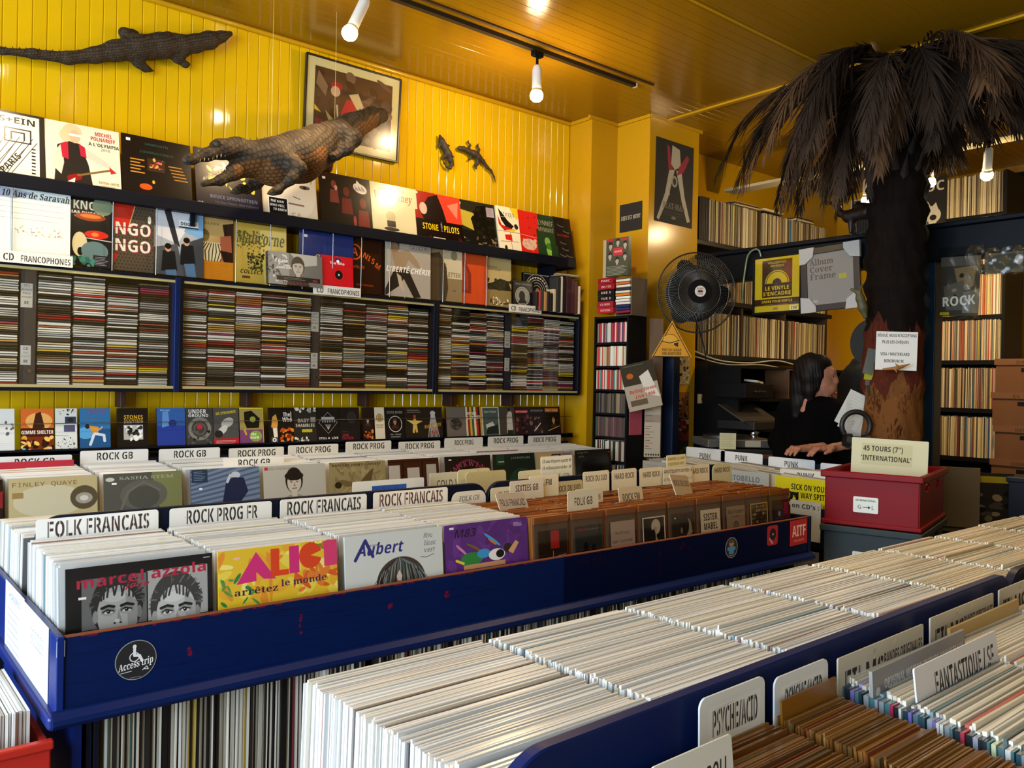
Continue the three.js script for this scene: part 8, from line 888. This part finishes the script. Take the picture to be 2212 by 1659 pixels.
{ const t = thing('hanging_tickets', 'clutch of clear and yellow tickets hanging from the trunk', 'tickets'); for (let i = 0; i < 5; i++) part(t, 'ticket', B(0.05, 0.14, 0.001), i === 1 ? M('#a3a42c', 0.4) : M(['#5c5f58', '#4a4c4a', '#6a6c66', '#525450'][i % 4], 0.25), [4.4 + i * 0.006, 1.66 - i * 0.03, -2.235 - i * 0.004], [0, -0.8 + i * 0.2, 0.1 * (i - 2)]); }
{ const k = PAPER.add(140, 160, '#bbb', (g) => { g.bg('#c4c4bc'); g.lines(10, 0.1, 0.12, 0.8, 0.08, '#9c9c96', 0.008).speck(8, 0.2, 0.6, 0.6, 0.3, ['#8f9496', '#aaaca8'], 0.03, 0.08); }); const t = thing('hanging_papers', 'bundle of white receipts hanging at the trunk', 'papers'); for (let i = 0; i < 4; i++) part(t, 'sheet', slab(k, 0.13, 0.2, 0.0012), k.m, [4.43 + i * 0.006, 1.39 - i * 0.015, -2.34 + i * 0.004], [0, -0.8 + i * 0.05, -0.45 + i * 0.14]); }
{ const t = thing('headphones', 'black headphones hanging on the trunk', 'headphones', [4.33, 1.28, -2.27], -0.75); part(t, 'headband', new THREE.TorusGeometry(0.075, 0.014, 10, 40, 4.4).rotateZ(-0.6), M('#101013', 0.5), [0, 0.03, 0], [0, 0, 0]); for (const s of [-1, 1]) part(t, 'ear_cup', CY(0.036, 0.042, 0.03, 24), M('#0d0d10', 0.45), [0.05 * s, -0.05, 0.012], [0, 0, Math.PI / 2 + s * 0.2]); part(t, 'tag', B(0.016, 0.022, 0.002), M('#b3a41c', 0.5), [0.03, -0.075, 0.032]); }
// ---------------------------------------------------------------- the seller behind the bin
{ const t = thing('person', 'person with long dark hair in a black coat behind the punk bin, looking aside', 'person');
  const H = V(4.575, 1.575, -2.645), F = V(0.4, -0.1, 0.91).normalize(), S = V(-0.91, 0, 0.4), U = V(0, 1, 0);   // face direction, side towards the camera
  const P = (f, u, s, r) => { const v = H.clone().addScaledVector(F, f).addScaledVector(U, u).addScaledVector(S, s); return [v.x, v.y, v.z, r]; };
  // bare skin: head and neck
  const head = [[P(-0.02, 0.035, 0, 0.088), P(0.0, 0.01, 0, 0.082)], [P(0.025, 0.03, 0, 0.068), P(0.038, -0.05, 0, 0.052), P(0.055, -0.092, 0, 0.026)], [P(0.075, 0.028, 0, 0.02), P(0.096, 0.005, 0, 0.01), P(0.108, -0.014, 0, 0.012)], [P(0.086, 0.04, 0.026, 0.012), P(0.086, 0.04, -0.026, 0.012)], [P(0.084, -0.048, 0.016, 0.008), P(0.09, -0.05, 0, 0.009), P(0.084, -0.048, -0.016, 0.008)], [P(0.08, -0.064, 0.014, 0.008), P(0.086, -0.066, 0, 0.009), P(0.08, -0.064, -0.014, 0.008)], [P(-0.02, -0.06, 0, 0.05), P(-0.035, -0.15, 0, 0.052), P(-0.045, -0.2, 0, 0.06)], [P(-0.012, 0.0, 0.078, 0.014), P(-0.008, -0.03, 0.076, 0.01)]];
  let [lo, hi] = bounds(head, 0.015); const skinC = (x, y, z) => { const k = 0.92 + 0.16 * hash3(Math.round(x * 300), Math.round(y * 300), Math.round(z * 300)); return [0.34 * k, 0.14 * k, 0.08 * k]; };
  const skin = new THREE.MeshStandardMaterial({ vertexColors: true, roughness: 0.55 });
  const headGeo = nets(field(head, 0.03), lo, hi, 0.0045, skinC);
  // hands resting on the cards
  const handChains = (w, d, n, sd) => { const D = V(...d).normalize(), N = V(...n).normalize(), A = new THREE.Vector3().crossVectors(D, N).multiplyScalar(sd), Q = (a, b, c, r) => { const v = V(...w).addScaledVector(D, a).addScaledVector(A, b).addScaledVector(N, c); return [v.x, v.y, v.z, r]; };
    const out = [[Q(-0.08, 0, 0, 0.027), Q(0, 0, 0, 0.024), Q(0.05, 0.012, 0, 0.02)], [Q(0.02, 0.018, 0, 0.02), Q(0.075, 0.028, 0.002, 0.013)], [Q(0.02, -0.014, 0, 0.02), Q(0.075, -0.022, 0.002, 0.013)]];
    [[0.03, 0.085, 1], [0.011, 0.094, 1.06], [-0.009, 0.088, 1], [-0.027, 0.07, 0.85]].forEach(([b, l]) => out.push([Q(0.07, b, 0.004, 0.0098), Q(0.07 + l * 0.42, b * 1.08, 0.01, 0.0088), Q(0.07 + l * 0.72, b * 1.1, -0.008, 0.0082), Q(0.07 + l * 0.88, b * 1.1, -0.026, 0.007)]));
    out.push([Q(0.012, 0.024, -0.004, 0.013), Q(0.045, 0.05, -0.012, 0.011), Q(0.078, 0.058, -0.02, 0.0088)]); return out; };
  const hands = [handChains([4.35, 1.168, -2.545], [-0.75, -0.06, -0.3], [0, 1, 0.05], 1), handChains([4.39, 1.178, -2.43], [-0.7, -0.12, -0.45], [0.1, 1, 0], -1)];
  const hg = hands.map((c) => { const [a, b] = bounds(c, 0.008); return nets(field(c, 0.007), a, b, 0.0034, skinC); });
  part(t, 'body', join0([headGeo, ...hg]), skin);
  // coat
  const coat = [[[4.6, 1.37, -2.66, 0.08], [4.63, 1.22, -2.68, 0.14], [4.65, 1.0, -2.7, 0.16], [4.66, 0.8, -2.7, 0.17], [4.67, 0.62, -2.71, 0.18]], [[4.58, 1.36, -2.82, 0.075], [4.6, 1.37, -2.52, 0.075]], [[4.6, 1.355, -2.84, 0.07], [4.56, 1.18, -2.87, 0.062], [4.5, 1.1, -2.8, 0.055], [4.41, 1.155, -2.6, 0.04]], [[4.62, 1.355, -2.5, 0.07], [4.6, 1.18, -2.42, 0.065], [4.54, 1.1, -2.38, 0.056], [4.45, 1.17, -2.41, 0.04]], [[4.58, 1.42, -2.655, 0.064], [4.6, 1.36, -2.66, 0.08]], [[4.64, 0.7, -2.79, 0.12], [4.64, 0.1, -2.8, 0.075]], [[4.66, 0.7, -2.6, 0.12], [4.66, 0.1, -2.58, 0.075]]];
  [lo, hi] = bounds(coat, 0.03); part(t, 'coat', nets((x, y, z) => field2(x, y, z) + 0.006 * Math.sin(z * 60 + y * 18) * Math.sin(y * 14), lo, hi, 0.014), D('#060505', 0.95, 0.1));
  function field2(x, y, z) { return (field2.f ||= field(coat, 0.06))(x, y, z); }
  // long hair, combed back over the ear
  const hair = [[P(-0.03, 0.055, 0, 0.092), P(0.0, 0.06, 0, 0.078)], [P(0.03, 0.085, 0.02, 0.036), P(-0.02, 0.07, 0.05, 0.05), P(-0.04, 0.0, 0.062, 0.045), P(-0.035, -0.08, 0.06, 0.034), P(-0.03, -0.13, 0.06, 0.02)], [P(0.03, 0.085, -0.02, 0.036), P(-0.02, 0.07, -0.05, 0.05), P(-0.03, -0.05, -0.062, 0.04), P(-0.03, -0.13, -0.06, 0.024)], [P(-0.07, 0.04, 0, 0.07), P(-0.09, -0.06, 0, 0.06), P(-0.1, -0.16, 0, 0.05), P(-0.11, -0.24, 0.01, 0.03)], [P(0.01, 0.07, 0.06, 0.03), P(0.018, 0.01, 0.07, 0.018), P(0.01, -0.06, 0.062, 0.012)]];
  const hf = field(hair, 0.03); [lo, hi] = bounds(hair, 0.015); part(t, 'hair', nets((x, y, z) => hf(x, y, z) + 0.0015 * Math.sin((x + z) * 260 + y * 40), lo, hi, 0.005), D('#0e0907', 0.6, 0.4));
  const e = P(0.082, 0.016, 0.03, 0); part(t, 'eye', SP(0.011, 14), M('#d0c8bc', 0.2), e.slice(0, 3)); const ep = P(0.0905, 0.016, 0.0345, 0); part(t, 'pupil', SP(0.0052, 10), M('#1a0e08', 0.2), ep.slice(0, 3)); part(t, 'eyebrow', tube([P(0.082, 0.046, 0.042, 0).slice(0, 3), P(0.094, 0.05, 0.03, 0).slice(0, 3), P(0.099, 0.046, 0.014, 0).slice(0, 3)], 0.0035, 10, 6), M('#17100c', 0.6));
  part(t, 'bracelet', new THREE.TorusGeometry(0.029, 0.004, 8, 28), steel, [4.43, 1.18, -2.417], [0, 0.9, 0]); }
function join0(list) { const p = [], n = [], c = [], ix = []; let o = 0; for (const g of list) { p.push(...g.attributes.position.array); n.push(...g.attributes.normal.array); c.push(...g.attributes.color.array); for (const i of g.index.array) ix.push(i + o); o += g.attributes.position.count; } const g = new THREE.BufferGeometry(); g.setAttribute('position', new THREE.BufferAttribute(new Float32Array(p), 3)); g.setAttribute('normal', new THREE.BufferAttribute(new Float32Array(n), 3)); g.setAttribute('color', new THREE.BufferAttribute(new Float32Array(c), 3)); g.setIndex(ix); return g; }
// ---------------------------------------------------------------- the remaining copies of each packed kind
const rest = { record_sleeve: ['packed_record_sleeves', 'remaining white edged record sleeves packed tightly in the bins', 'records'], sleeved_disc: ['packed_sleeved_discs', 'remaining brown plastic sleeved discs packed in the middle bin', 'sleeved discs'], compact_disc: ['packed_compact_discs', 'remaining boxed discs in the middle and farthest glass cabinets', 'music discs'], shelved_record: ['shelved_records', 'remaining upright records on the shelves of the counter room', 'records'] };
for (const [name, [n, label, cat]] of Object.entries(rest)) {
  const packs = Object.values(pool).filter((p) => p.kind === name), list = packs.flatMap((p) => p.list), p = packs[0]; if (!p) continue;
  const im = new THREE.InstancedMesh(p.geo, new THREE.MeshStandardMaterial({ color: '#ffffff', roughness: p.rough }), list.length), c = new THREE.Color();
  list.forEach(([m, k], i) => { im.setMatrixAt(i, m); im.setColorAt(i, c.set(k)); });
  im.name = n; tag(im, label, cat, null, 'stuff'); scene.add(im);
}
scene.traverse((o) => { if (o.isMesh) { o.castShadow = !o.material.transmission; o.receiveShadow = true; } });
scene.updateMatrixWorld(true);
renderer.render(scene, camera);
